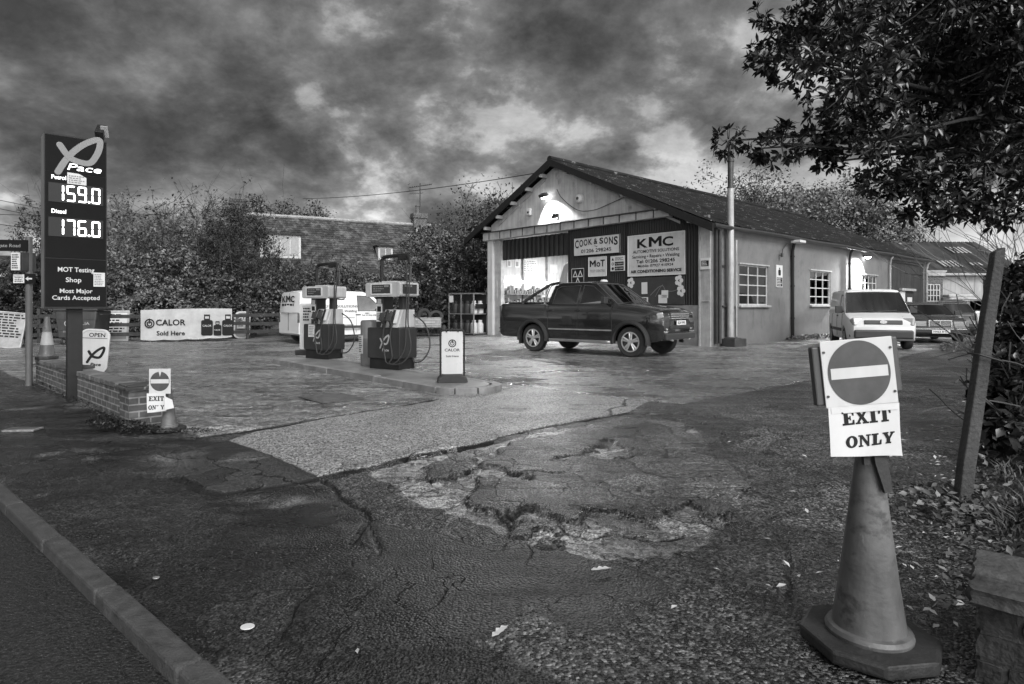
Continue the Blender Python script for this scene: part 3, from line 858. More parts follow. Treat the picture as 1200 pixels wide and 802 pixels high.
# corrugated fronts: over the bay, and the two closed panels
mb = MB(); corrugated(mb, -9.95, -5.66, 3.28, 4.16, 0.10, 0.26, 0.03)
mb.build('roller_shutter', m_clad, garage)
mb = MB(); corrugated(mb, -5.66, -2.92, 1.32, 4.27, 0.0, 0.10, 0.014); mb.b2(-5.70, -5.62, -0.03, 0.05, 0.06, 4.25)
mb.build('cladding', m_clad, garage)
mb = MB(); corrugated(mb, -2.84, -0.02, 1.30, lambda x: min(4.28, zr(x) - .22), 0.0, 0.10, 0.014); mb.b2(-2.92, -2.84, -0.03, 0.05, 0.06, 4.30)
mb.build('cladding', m_clad, garage)
mb = MB(); mb.b2(-5.66, -0.02, -0.04, 0.16, 0.0, 1.31)
mb.build('plinth', M('rough_plinth', 0.17, 0.9, var=0.4, scale=3, bump=0.6, bscale=25), garage)
mb = MB(); mb.b2(XL - .05, XL + .30, -0.12, 0.2, 0, 4.2)
mb.build('door_post', m_white, garage, bevel=0.01)
mb = MB(); mb.b2(-10.14, -9.72, 0.0, 0.2, 0, 4.16); mb.b2(-10.0, -9.95, -0.03, 0.0, 1.6, 2.4)
mb.build('door_jamb', m_dirty_white, garage, bevel=0.01)
mb = MB(); mb.b2(0.04, 0.40, -0.05, 0.0, 0, 3.85); mb.b2(-0.02, 0.04, -0.07, 0.0, 0, 3.86); mb.b2(0.10, 0.36, -0.075, -0.05, 1.42, 1.46)
mb.build('corner_board', m_dirty_white, garage, bevel=0.008)
# right-hand wall with its openings, in x = 0.42
WX = 0.42
def wall_fn(x, y, z): return (WX - y, x, z)       # prism x -> depth along the wall
wins = [(1.72, 3.76, 1.31, 2.68), (7.3, 9.3, 1.32, 2.69), (12.9, 14.85, 2.0, 2.71)]
holes = [[(a, c), (b, c), (b, d), (a, d)] for a, b, c, d in wins] + [[(16.6, .02), (22.25, .02), (22.25, 3.62), (16.6, 3.62)]]
mb = MB(); mb.prism([(0.0, -.1), (LEN, -.1), (LEN, 3.86), (0.0, 3.86)], 0, 0.22, holes, wall_fn)
mb.build('render_wall', m_render, garage)
mb = MB()
mb.b2(XL, WX - .02, LEN - .2, LEN, -.1, 3.9); mb.b2(XL, XL + .15, .2, LEN, -.1, 4.3); mb.b2(-5.66, WX - .24, 0.18, 0.3, 1.31, 4.2)
mb.prism([(XL, 3.9), (WX - .02, 3.9), (XA, 6.8)], LEN - .2, LEN)
mb.build('back_wall', m_render, garage)
for k, (a, b, c, d) in enumerate(wins):
    fr = MB(); t = .05; xx = WX - .06
    fr.b2(xx - .03, xx + .03, a, b, c, c + t); fr.b2(xx - .03, xx + .03, a, b, d - t, d)
    fr.b2(xx - .03, xx + .03, a, a + t, c + t, d - t); fr.b2(xx - .03, xx + .03, b - t, b, c + t, d - t)
    nrow = 4 if k < 2 else 2; ncol = 3 if k < 2 else 4
    for i in range(1, ncol):
        y_ = a + (b - a) * i / ncol; fr.b2(xx - .02, xx + .024, y_ - .022, y_ + .022, c + t, d - t)
    for i in range(1, nrow):
        z_ = c + (d - c) * i / nrow; fr.b2(xx - .022, xx + .022, a + t, b - t, z_ - .018, z_ + .018)
    w = fr.build('window', m_frame, garage, label=['twelve-pane white window nearest the flue pipe', 'twelve-pane white window with papers beyond the downpipe', 'small high white window under the lit wall lamp'][k])
    p = MB(); p.b2(xx - .008, xx - .003, a + t, b - t, c + t, d - t); p.build('pane', m_pane, w)
    s = MB(); s.b2(WX - .03, WX + .10, a - .06, b + .06, c - .07, c - .002); s.build('sill', m_dirty_white, w, bevel=.008)
    l = MB(); l.b2(WX - .01, WX + .05, a - .05, b + .05, d + .002, d + .05); l.build('drip_mould', m_dirty_white, w)
    nb = MB()
    rg = random.Random(k + 3)
    for (u, v, pw, ph) in [(.46, .56, .24, .30), (.50, .02, .34, .34), (.1, .36, .16, .12), (.78, .06, .2, .14), (.25, .06, .16, .12)] + ([(.2, .55, .3, .3), (.72, .3, .25, .3)] if k else []):
        y_ = a + (b - a) * u; z_ = c + t + (d - c - 2 * t) * v
        nb.b2(xx - .05, xx - .045, y_, y_ + pw, z_, min(d - .06, z_ + ph))
    nb.build('notices', m_paper, w)
# plank door at the far end
pd = MB()
for i in range(25):
    y0 = 16.6 + i * .2255; pd.b2(WX - .10 + (.012 if i % 2 else 0), WX - .03, y0 + .008, y0 + .217, .02, 3.60)
pd.b2(WX - .03, WX + .01, 16.65, 22.2, 3.48, 3.60); pd.b2(WX - .03, WX + .01, 19.2, 22.2, 3.0, 3.1)
door = pd.build('plank_door', m_darkwood, garage)
hb = MB(); hb.b2(WX - .03, WX + .12, 18.2, 20.5, 2.08, 2.2); hb.build('lintel_board', m_dirty_white, door)
hb = MB(); hb.b2(WX - .028, WX - .015, 18.3, 19.1, 1.1, 2.05); hb.b2(WX - .028, WX - .02, 19.5, 20.3, 1.1, 1.75); hb.build('hatch', m_paper, door)
# roof
mb = MB()
roof_sheet(mb, (0.62, -.35, 3.87), (0.62, LEN + .2, 3.87), (XA, LEN + .2, ZA), (XA, -.35, ZA))
roof_sheet(mb, (-11.75, LEN + .2, 4.40), (-11.75, -.35, 4.40), (XA, -.35, ZA), (XA, LEN + .2, ZA))
roof = mb.build('roof', m_roof, garage, smooth=60, recalc=False)
rc = MB(); rc.tube([(XA, -.38, ZA + .03), (XA, 8, ZA + .02), (XA, 16, ZA + .035), (XA, LEN + .2, ZA + .02)], .13, 8); rc.build('ridge_cap', m_roof, roof)
mb = MB()      # verge boards along the front slopes
for (xa, za, xb, zb) in ((0.66, 3.83, XA, ZA + .03), (-11.85, 4.34, XA, ZA + .03)):
    d_ = .26
    mb.add([(xa, -.40, za - d_), (xb, -.40, zb - d_), (xb, -.40, zb), (xa, -.40, za), (xa, -.30, za - d_), (xb, -.30, zb - d_), (xb, -.30, zb), (xa, -.30, za)],
           [(0, 1, 2, 3), (7, 6, 5, 4), (0, 4, 5, 1), (2, 6, 7, 3), (3, 7, 4, 0), (1, 5, 6, 2)])
mb.build('verge_board', m_black, garage)
mb = MB()     # purlin ends and white soffit strips under the verge
for i, t in enumerate((.12, .3, .5, .7, .88)):
    for xa, za in ((0.62, 3.87), (-11.0, 4.68)):
        x = XA + (xa - XA) * t; z = ZA + (za - ZA) * t - .24
        mb.box((x, -.17, z), (.09, .36, .14))
for xa, za in ((0.2, 3.9), (-10.4, 4.86)):
    for t0, t1 in ((.15, .28), (.33, .48), (.53, .68), (.73, .86)):
        x0 = XA + (xa - XA) * t0; x1 = XA + (xa - XA) * t1; z0 = ZA + (za - ZA) * t0 - .36; z1 = ZA + (za - ZA) * t1 - .36
        mb.add([(x0, .0, z0), (x1, .0, z1), (x1, .0, z1 + .09), (x0, .0, z0 + .09), (x0, -.02, z0), (x1, -.02, z1), (x1, -.02, z1 + .09), (x0, -.02, z0 + .09)],
               [(0, 1, 2, 3), (7, 6, 5, 4), (0, 4, 5, 1), (2, 6, 7, 3), (3, 7, 4, 0), (1, 5, 6, 2)])
mb.build('purlin_ends', m_dirty_white, garage)
# gutter and downpipes
mb = MB(); mb.tube([(0.66, -.3 + i * .955, 3.78 - .012 * math.sin(i)) for i in range(25)], .075, 8); mb.build('gutter', m_darkmetal, garage, smooth=40)
for y_, mm, r in ((5.55, m_black, .06), (11.15, m_black, .055), (16.4, m_dirty_white, .05), (22.5, m_dirty_white, .06)):
    mb = MB(); mb.tube([(0.64, y_, 3.72), (0.56, y_, 3.6), (WX + .09, y_, 3.35), (WX + .09, y_, .06)], r, 8)
    for z_ in (.8, 2.0, 3.1): mb.cyl((WX + .09, y_, z_), (WX + .09, y_, z_ + .06), r * 1.3, n=8)
    mb.build('downpipe', mm, garage, smooth=40)
mb = MB(); mb.tube([(WX + .10, 0.30, 3.7), (WX + .10, .30, .1)], .06, 8); mb.b2(WX + .01, WX + .1, .08, .18, .1, 3.75)
mb.build('downpipe', m_darkmetal, garage, smooth=40)
mb = MB(); mb.b2(WX + .005, WX + .05, .4, .75, 2.55, 2.6); mb.tube([(WX + .05, .55, 1.28), (WX + .05, 1.5, 1.26)], .025, 6); mb.tube([(WX + .05, 1.45, 1.26), (WX + .05, 1.45, .1)], .022, 6)
mb.build('pipework', m_darkmetal, garage)
# flue
fy, fx = .78, WX + .20
mb = MB(); mb.cyl((fx, fy, .3), (fx, fy, 5.1), .10, n=14); mb.cyl((fx - .16, fy + .1, .3), (fx - .16, fy + .1, 1.4), .03, n=8)
mb.cyl((fx + .12, fy + .15, .3), (fx + .12, fy + .15, 3.4), .025, n=8)
flue = mb.build('flue_pipe', M('weathered_flue', 0.42, 0.5, metal=.2, var=.25, scale=2, streak=.4), garage, smooth=40)
mb = MB(); mb.cyl((fx, fy, 5.1), (fx, fy, 6.55), .09, n=14)
for z_ in (5.05, 5.9, 6.15): mb.cyl((fx, fy, z_), (fx, fy, z_ + .05), .112, n=14)
mb.build('flue_top', m_darkmetal, flue, smooth=40)
# workshop interior
mb = MB(); mb.b2(XL + .16, -5.2, 9.0, 9.1, -.05, 4.4); mb.b2(-5.3, -5.2, .3, 9.0, 0, 4.4)
mb.b2(XL + .152, XL + .17, .21, 9, 0, 4.3)
mb.build('inner_wall', m_inside, garage)
mb = MB(); mb.b2(XL + .16, -5.31, .1, 9.0, -.04, .035); mb.build('workshop_floor', M('workshop_concrete', .25, .5, var=.4, scale=2), garage)
mb = MB(); mb.b2(XL + .16, -5.31, .25, 9.0, 4.30, 4.36); mb.build('workshop_ceiling', m_inside, garage)
for xa, y_, zt in ((-10.25, .55, 2.36), (-8.9, 2.4, 3.9), (-8.9, 6.4, 3.9)):
    mb = MB(); mb.b2(xa, xa + (.07 if zt < 3 else 1.9), y_, y_ + (2.9 if zt < 3 else .1), zt, zt + .07); mb.build('tube_lamp', m_tube, garage)
mb = MB()
for (y0, y1, z0, z1) in ((.84, 1.10, 3.06, 3.36), (1.31, 1.60, 3.06, 3.38), (1.84, 2.72, 2.85, 3.46), (3.6, 4.1, 2.9, 3.3)):
    mb.b2(XL + .171, XL + .19, y0, y1, z0, z1)
mb.build('wall_poster', m_paper, garage)
mb = MB()
for (y0, y1) in ((.90, 1.03), (1.37, 1.53)): mb.b2(XL + .191, XL + .195, y0, y1, 3.11, 3.32)
text_rows(mb.at((XL + .193, 0, 0), rz=PI / 2), 1.9, 2.66, 2.9, 3.42, 6, 0, 3)
mb.build('poster_print', m_midink, garage)
mb = MB()
rg = random.Random(8)
for i in range(16):
    x = -10.0 + i * .28 + rg.uniform(-.05, .05); h_ = rg.uniform(.15, .75)
    mb.box((x, 8.6, .95 + h_ / 2), (rg.uniform(.1, .26), .25, h_))
mb.b2(-10.1, -5.5, 8.3, 8.9, .85, .94)
for x in (-10, -8.5, -7, -5.6): mb.b2(x, x + .08, 8.35, 8.85, 0, .85)
for y0 in (.45, 1.75, 3.3, 4.9, 6.5): mb.b2(XL + .17, XL + .26, y0, y0 + .09, 0, 4.25)
mb.b2(XL + .17, XL + .45, .6, 3.0, 1.80, 1.84); mb.b2(XL + .17, XL + .5, .6, 5.0, 1.30, 1.35)
for i in range(16):
    h_ = rg.uniform(.12, .42); mb.box((XL + .33, .7 + i * .15, 1.84 + h_ / 2), (.16, rg.uniform(.06, .13), h_))
for i in range(24):
    h_ = rg.uniform(.1, .36); mb.box((XL + .36, .7 + i * .18, 1.35 + h_ / 2), (.2, rg.uniform(.08, .16), h_))
mb.build('workbench', M('cluttered_bench', .14, .6, var=.6, scale=5), garage)
mb = MB()
for x in (-8.15, -7.15):
    mb.b2(x, x + .12, 5.2, 5.4, 0, 4.2)
mb.build('lift_post', M('lift_paint', .25, .5, var=.3), garage)
# large pale vehicle panel with a round cut-out hanging inside the bay
mb = MB()
pp = [(-8.35, 1.3), (-6.6, 1.3), (-6.6, 3.2), (-7.55, 3.2), (-7.85, 3.05), (-8.08, 2.5)]
cir = [(-7.35 + .34 * math.cos(t), 2.50 + .40 * math.sin(t)) for t in np.linspace(0, 2 * PI, 22, endpoint=False)]
mb.prism(pp, 2.0, 2.06, [cir]); mb.build('hanging_panel', m_white, garage, bevel=.01)
mb = MB(); mb.prism([(-7.35 + .27 * math.cos(t), 2.50 + .33 * math.sin(t)) for t in np.linspace(0, 2 * PI, 22, endpoint=False)], 2.1, 2.14)
mb.build('panel_disc', M('grey_enamel', .3, .4), garage)

# lamps the photograph shows burning
def lamp(name, kind_, loc, energy, target=None, **kw):
    d = bpy.data.lights.new(name, kind_); d.energy = energy
    for k, v in kw.items(): setattr(d, k, v)
    o = bpy.data.objects.new(name, d); o.location = loc
    if target is not None: o.rotation_euler = (Vector(target) - Vector(loc)).to_track_quat('-Z', 'Y').to_euler()
    COL.objects.link(o); return o
for y_ in (2.6, 6.8):
    lamp('workshop_light', 'AREA', gw(-8.1, y_, 3.8), 165, gw(-8.1, y_, 0), shape='RECTANGLE', size=1.6, size_y=.3)

fl = thing('floodlight', 'small lit floodlight washing the stained gable with a bright cone', 'lamp', gw(-6.84, 0, 5.66), GRZ)
mb = MB(); mb.box((0, -.26, .05), (.34, .12, .20), rx=R(-55)); mb.cyl((0, 0.02, .1), (0, -.22, .08), .02, n=8); mb.build('lamp_housing', m_darkmetal, fl, bevel=.01)
mb = MB(); mb.box((0, -.235, -.025), (.28, .02, .15), rx=R(35)); mb.build('lamp_glass', m_lamp, fl)
lamp('gable_light', 'SPOT', gw(-6.78, -.42, 5.54), 300, gw(-6.56, .05, 4.75), spot_size=R(98), spot_blend=.25, shadow_soft_size=.05)
lamp('apron_light', 'SPOT', gw(-6.84, -.42, 5.60), 1100, gw(-5.0, -5.0, 0), spot_size=R(110), spot_blend=.8, shadow_soft_size=.1)

wl_ = thing('wall_lamp', 'lit bulkhead lamp under the eaves above the small high window', 'lamp', gw(WX, 13.1, 3.50), GRZ)
mb = MB(); mb.box((.17, 0, .06), (.30, .22, .09)); mb.cyl((0, 0, .05), (.1, 0, .05), .03, n=8); mb.build('lamp_housing', m_darkmetal, wl_, bevel=.02)
mb = MB(); mb.ball((.17, 0, 0), .11, 12, 8, (1.2, 1, .6)); mb.build('lamp_glass', m_lamp, wl_, smooth=60)
lamp('wall_light', 'SPOT', gw(WX + .40, 12.7, 3.38), 1300, gw(WX, 12.1, 1.9), spot_size=R(140), spot_blend=.8, shadow_soft_size=.06)

al = thing('alarm_box', 'round pale alarm bell fixed high on the gable', 'alarm', gw(-5.10, 0, 5.37), GRZ)
mb = MB(); mb.lathe([(.0, -.16), (.10, -.155), (.16, -.11), (.18, -.02), (.18, .02)], 20, axis='Y'); mb.build('alarm_cover', m_white, al, smooth=40)
mb = MB(); mb.cyl((0, -.155, -.0), (0, -.175, 0), .06, n=14); mb.build('strobe', m_darkmetal, al)
bx = thing('siren_box', 'small square siren box on the left of the gable', 'alarm', gw(-7.85, 0, 5.17), GRZ)
mb = MB(); mb.box((0, -.07, 0), (.20, .14, .28)); mb.build('box_cover', m_paper, bx, bevel=.02)
mb = MB(); mb.box((.0, -.145, -.02), (.10, .012, .08)); mb.build('sounder', m_darkmetal, bx)
cc = thing('security_camera', 'dark security camera on the beam under the gable flood of light', 'camera', gw(-6.2, 0, 4.73), GRZ)
mb = MB(); mb.cyl((-.16, -.22, .06), (.12, -.20, .10), .075, n=12); mb.box((.02, -.21, .15), (.34, .2, .02)); mb.build('camera_body', m_darkmetal, cc, smooth=40)
mb = MB(); mb.cyl((.05, -.1, .06), (.05, -.1, -.05), .025, n=8); mb.box((.05, -.1, -.06), (.12, .12, .03)); mb.build('bracket', m_darkmetal, cc)
sl = thing('security_light', 'pale unlit box lamp on the eaves at the first downpipe', 'lamp', gw(WX, 5.5, 3.58), GRZ)
mb = MB(); mb.box((.32, 0, .08), (.36, .5, .10)); mb.build('lamp_housing', m_white, sl, bevel=.02)
mb = MB(); mb.tube([(.02, -.9, -.45), (.12, -.9, -.45), (.14, -.9, -.25), (.12, -.5, .0), (.2, 0, .06)], .018, 6); mb.cyl((.12, -.9, -.52), (.12, -.9, -.38), .05, n=10); mb.build('bracket_arm', m_darkmetal, sl)

# cable drooping across the gable
mb = MB(); mb.tube(smooth_line([(-6.3, -.03, 5.9), (-6.0, -.05, 5.5), (-5.2, -.05, 4.95), (-4.4, -.05, 4.85), (-3.6, -.05, 5.0), (-3.0, -.03, 5.15)], 6), .012, 5); mb.build('gable_cable', m_black, garage)

# ------------------------------------------------------------------ signs on the garage
def board(name, label, cat, loc, rz, w, h, mat, t=.025, frame=None, fmat=None):
    th = thing(name, label, cat, loc, rz)
    mb = MB(); mb.b2(-w / 2, w / 2, -t, 0, -h / 2, h / 2); mb.build('board', mat, th, bevel=.004)
    if frame:
        f = MB()
        f.b2(-w / 2, w / 2, -t - .012, -t + .0, h / 2 - frame, h / 2 + .004); f.b2(-w / 2, w / 2, -t - .012, -t + .0, -h / 2 - .004, -h / 2 + frame)
        f.b2(-w / 2 - .004, -w / 2 + frame, -t - .013, -t + .0, -h / 2, h / 2); f.b2(w / 2 - frame, w / 2 + .004, -t - .013, -t + .0, -h / 2, h / 2)
        f.build('board_frame', fmat or m_ink, th)
    return th
m_signwhite = flecks(M('sign_enamel', .46, .4, var=.10, scale=2, streak=.12), 9, .60, .72, .25, amt=.6)
yS = -.035
s1 = board('shop_sign', 'wide white sign in dark stencil lettering, upper left of the dark cladding', 'sign', gw(-4.27, yS, 3.53), GRZ, 2.22, .70, m_signwhite, frame=.02)
t_ = MB()
top = [('C', -.94), ('O', -.72), ('O', -.50), ('K', -.27), ('&', -.01), ('S', .26), ('O', .48), ('N', .71), ('S', .93)]
for ch, x in top:
    u = abs(x) / 1.0
    words(t_, ch, x, .06 - .11 * u * u, .20 + .10 * u * u, .185, -.03, bold=.025)
words(t_, 'Tel', 0, -.06, .055, .13, -.03, bold=.02)
words(t_, '01206 298245', 0, -.24, .13, 1.45, -.03, bold=.012)
t_.build('lettering', m_ink, s1)
s2 = board('automotive_sign', 'largest white sign on the cladding listing servicing, repairs and welding', 'sign', gw(-1.66, yS, 3.03), GRZ, 2.30, 1.42, m_signwhite, frame=.03, fmat=m_paper)
t_ = MB()
big_m(t_, 0, .27, .34, .52, -.03)
for ch, x, w_ in (('K', -.52, .44), ('C', .50, .42)):
    words(t_, ch, x, .27, .29, w_, -.03, bold=.03)
words(t_, 'AUTOMOTIVE SOLUTIONS', 0, .085, .10, 1.85, -.03, bold=.01)
words(t_, 'Servicing \u2022 Repairs \u2022 Welding', 0, -.09, .105, 1.9, -.03, bold=.012)
words(t_, 'Tel: 01206 298245', 0, -.265, .11, 1.55, -.03, bold=.02)
words(t_, 'Mobile: 07927 410924', 0, -.405, .085, 1.42, -.03, bold=.015)
words(t_, 'AIR CONDITIONING SERVICE', 0, -.60, .095, 2.05, -.03, bold=.04)
t_.build('lettering', m_ink, s2)
s3 = board('test_centre_sign', 'small square white sign reading MoT test centre', 'sign', gw(-4.20, yS, 2.74), GRZ, .86, .72, m_signwhite, frame=.012, fmat=m_paper)
t_ = MB(); big_m(t_, -.22, .0, .24, .30, -.03); words(t_, 'oT', .16, .0, .24, .40, -.03, bold=.02); t_.build('lettering', m_ink, s3)
t_ = MB(); words(t_, 'TEST CENTRE', 0, -.20, .09, .72, -.03, bold=.012); t_.build('small_lettering', m_midink, s3)
s4 = board('safety_notice', 'narrow white safety notice with two dark bars beside the MoT sign', 'sign', gw(-3.27, yS, 2.81), GRZ, .64, .54, m_paper)
t_ = MB(); t_.flat([(-.12, -.08), (.28, -.08), (.28, .06), (-.12, .06)], -.028); t_.flat([(-.12, -.25), (.28, -.25), (.28, -.11), (-.12, -.11)], -.028)
disc(t_, -.21, -.01, .055, -.028, r_in=.03); disc(t_, -.21, -.18, .055, -.028); t_.flat([(-.27, .11), (-.15, .11), (-.21, .22)], -.028)
text_rows(t_, -.10, .28, .10, .23, 3, -.028, 4); t_.build('print', m_ink, s4)
t_ = MB(); words(t_, 'NO SMOKING', .08, -.035, .05, .34, -.029); words(t_, 'KEEP CLEAR', .08, -.205, .05, .34, -.029); t_.build('white_print', m_paper, s4)
s5 = board('triangles_sign', 'dark square sign with three white outlined triangles, left of the pickup roof', 'sign', gw(-5.17, yS, 2.40), GRZ, .66, .66, m_ink)
t_ = MB()
for cx, cz in ((-.13, .10), (.13, .10), (0, -.16)):
    o_ = [(cx - .13, cz - .11), (cx + .13, cz - .11), (cx, cz + .15)]; i_ = [(cx - .075, cz - .077), (cx + .075, cz - .077), (cx, cz + .075)]
    if cz < 0: o_ = o_; i_ = i_
    t_.flat(o_, -.028, [i_])
t_.flat(rrect(-.32, .32, -.32, .32, .02), -.0275, [rrect(-.30, .30, -.30, .30, .02)])
t_.build('triangles', m_signwhite, s5)
nb_ = board('notice_board', 'dark notice board pinned with papers beneath the largest sign', 'notice board', gw(-1.66, -.03, 1.80), GRZ, 2.26, .94, M('chalk_board', .03, .6, var=.35, scale=3))
t_ = MB()
for x, z, w_, h_ in ((-.44, .10, .24, .40), (-.42, -.32, .26, .22), (.30, -.28, .34, .28), (.38, -.12, .26, .26)):
    t_.box((x, -.032, z), (w_, .004, h_), ry=R(random.Random(int(x * 100)).uniform(-4, 4)))
t_.build('paper', m_paper, nb_)
t_ = MB()
for x, z in ((-1.02, .30), (.92, .32), (1.0, -.02)):
    for a in range(5): disc(t_, x + .09 * math.cos(a * 1.25), z + .12 * math.sin(a * 1.25), .075, -.027 - .0006 * a, 10)
t_.build('paper_flower', m_paper, nb_)
t_ = MB(); t_.stroke(smooth_line([(-.2, -.15), (.1, .1), (.3, .16), (.42, .0), (.7, -.02), (.9, .05)]), .018, -.027, .001); t_.stroke(smooth_line([(0, -.2), (.18, .08), (.3, .2)]), .014, -.029, .001)
t_.build('chalk_scrawl', m_midink, nb_)
s6 = board('corner_notice', 'tiny notice on the pale board at the front corner of the garage', 'sign', gw(.22, -.055, 2.62), GRZ, .34, .36, m_paper)
t_ = MB(); t_.flat([(-.13, -.08), (.13, -.08), (.13, .10), (-.13, .10)], -.028); t_.build('print', m_ink, s6)
t_ = MB(); text_rows(t_, -.11, .11, -.06, .08, 3, -.03, 6); t_.build('white_print', m_paper, s6)
s7 = board('gas_notice', 'tall white notice picturing a gas bottle, between the two twelve-pane windows', 'sign', gw(WX + .003, 4.6, 2.37), GRZ + PI / 2, .50, .80, m_paper)
t_ = MB(); t_.flat(rrect(-.10, .10, .02, .24, .06), -.028); t_.flat([(-.04, .25), (.04, .25), (.04, .31), (-.04, .31)], -.028)
t_.flat([(-.22, -.37), (.22, -.37), (.22, -.05), (-.22, -.05)], -.0275); t_.build('print', m_ink, s7)
t_ = MB(); text_rows(t_, -.2, .2, -.35, -.07, 5, -.03, 9); t_.build('white_print', m_paper, s7)
# ------------------------------------------------------------------ pump island
m_conc = M('kerb_stone', .17, .65, var=.35, scale=5, bump=.4, bscale=50)
IE = Vector((.667, -.745, 0)).normalized(); IP = Vector((.745, .667, 0)).normalized()     # along, and away from the camera
IRZ = math.atan2(-.745, .667)
IO = G(320, 421, .10)                       # near-left end of the island
isl = kind(thing('pump_island', 'low kerbed concrete island carrying the fuel pumps', 'island', (IO.x, IO.y, 0), IRZ), 'structure')
IL, IW = 6.75, 1.05
def stadium(L, w, r=.5, n=10):
    return [(0, 0), (L - r, 0)] + [(L - r + r * math.cos(a), w / 2 + w / 2 * math.sin(a)) for a in np.linspace(-PI / 2, PI / 2, n)][1:-1] + [(L - r, w), (0, w)]
def plan_prism(mb, poly, z0, z1):
    return mb.prism([(p[0], p[1]) for p in poly], z0, z1, fn=lambda x, y, z: (x, z, y))
mb = MB(); plan_prism(mb, [(p[0] * .985 + .05, .10 + p[1] * .81) for p in stadium(IL, IW)], -.05, .095)
mb.build('island_top', M('island_concrete', .15, .42, var=.4, scale=2.2, bump=.4, bscale=40), isl)
mb = MB(); rg = random.Random(3)
x = 0
while x < IL - .7:
    l = .9
    for y0 in (0, IW - .14): mb.b2(x + .008, x + l - .008, y0 + rg.uniform(-.006, .006), y0 + .14, -.05, .10 + rg.uniform(-.006, .008))
    x += l
ce = (IL - .5, IW / 2)
for i in range(5):
    a0 = -PI / 2 + PI * i / 5 + .02; a1 = -PI / 2 + PI * (i + 1) / 5 - .02
    pl = [(ce[0] + .1 + .54 * math.cos(a), ce[1] + .55 * math.sin(a)) for a in np.linspace(a0, a1, 5)] + [(ce[0] + .1 + .40 * math.cos(a), ce[1] + .41 * math.sin(a)) for a in np.linspace(a1, a0, 5)]
    plan_prism(mb, pl, -.05, .098 + rg.uniform(-.008, .008))
mb.b2(-.02, .12, .15, IW - .15, -.05, .10)
mb.build('kerb_stones', m_conc, isl, bevel=.018)

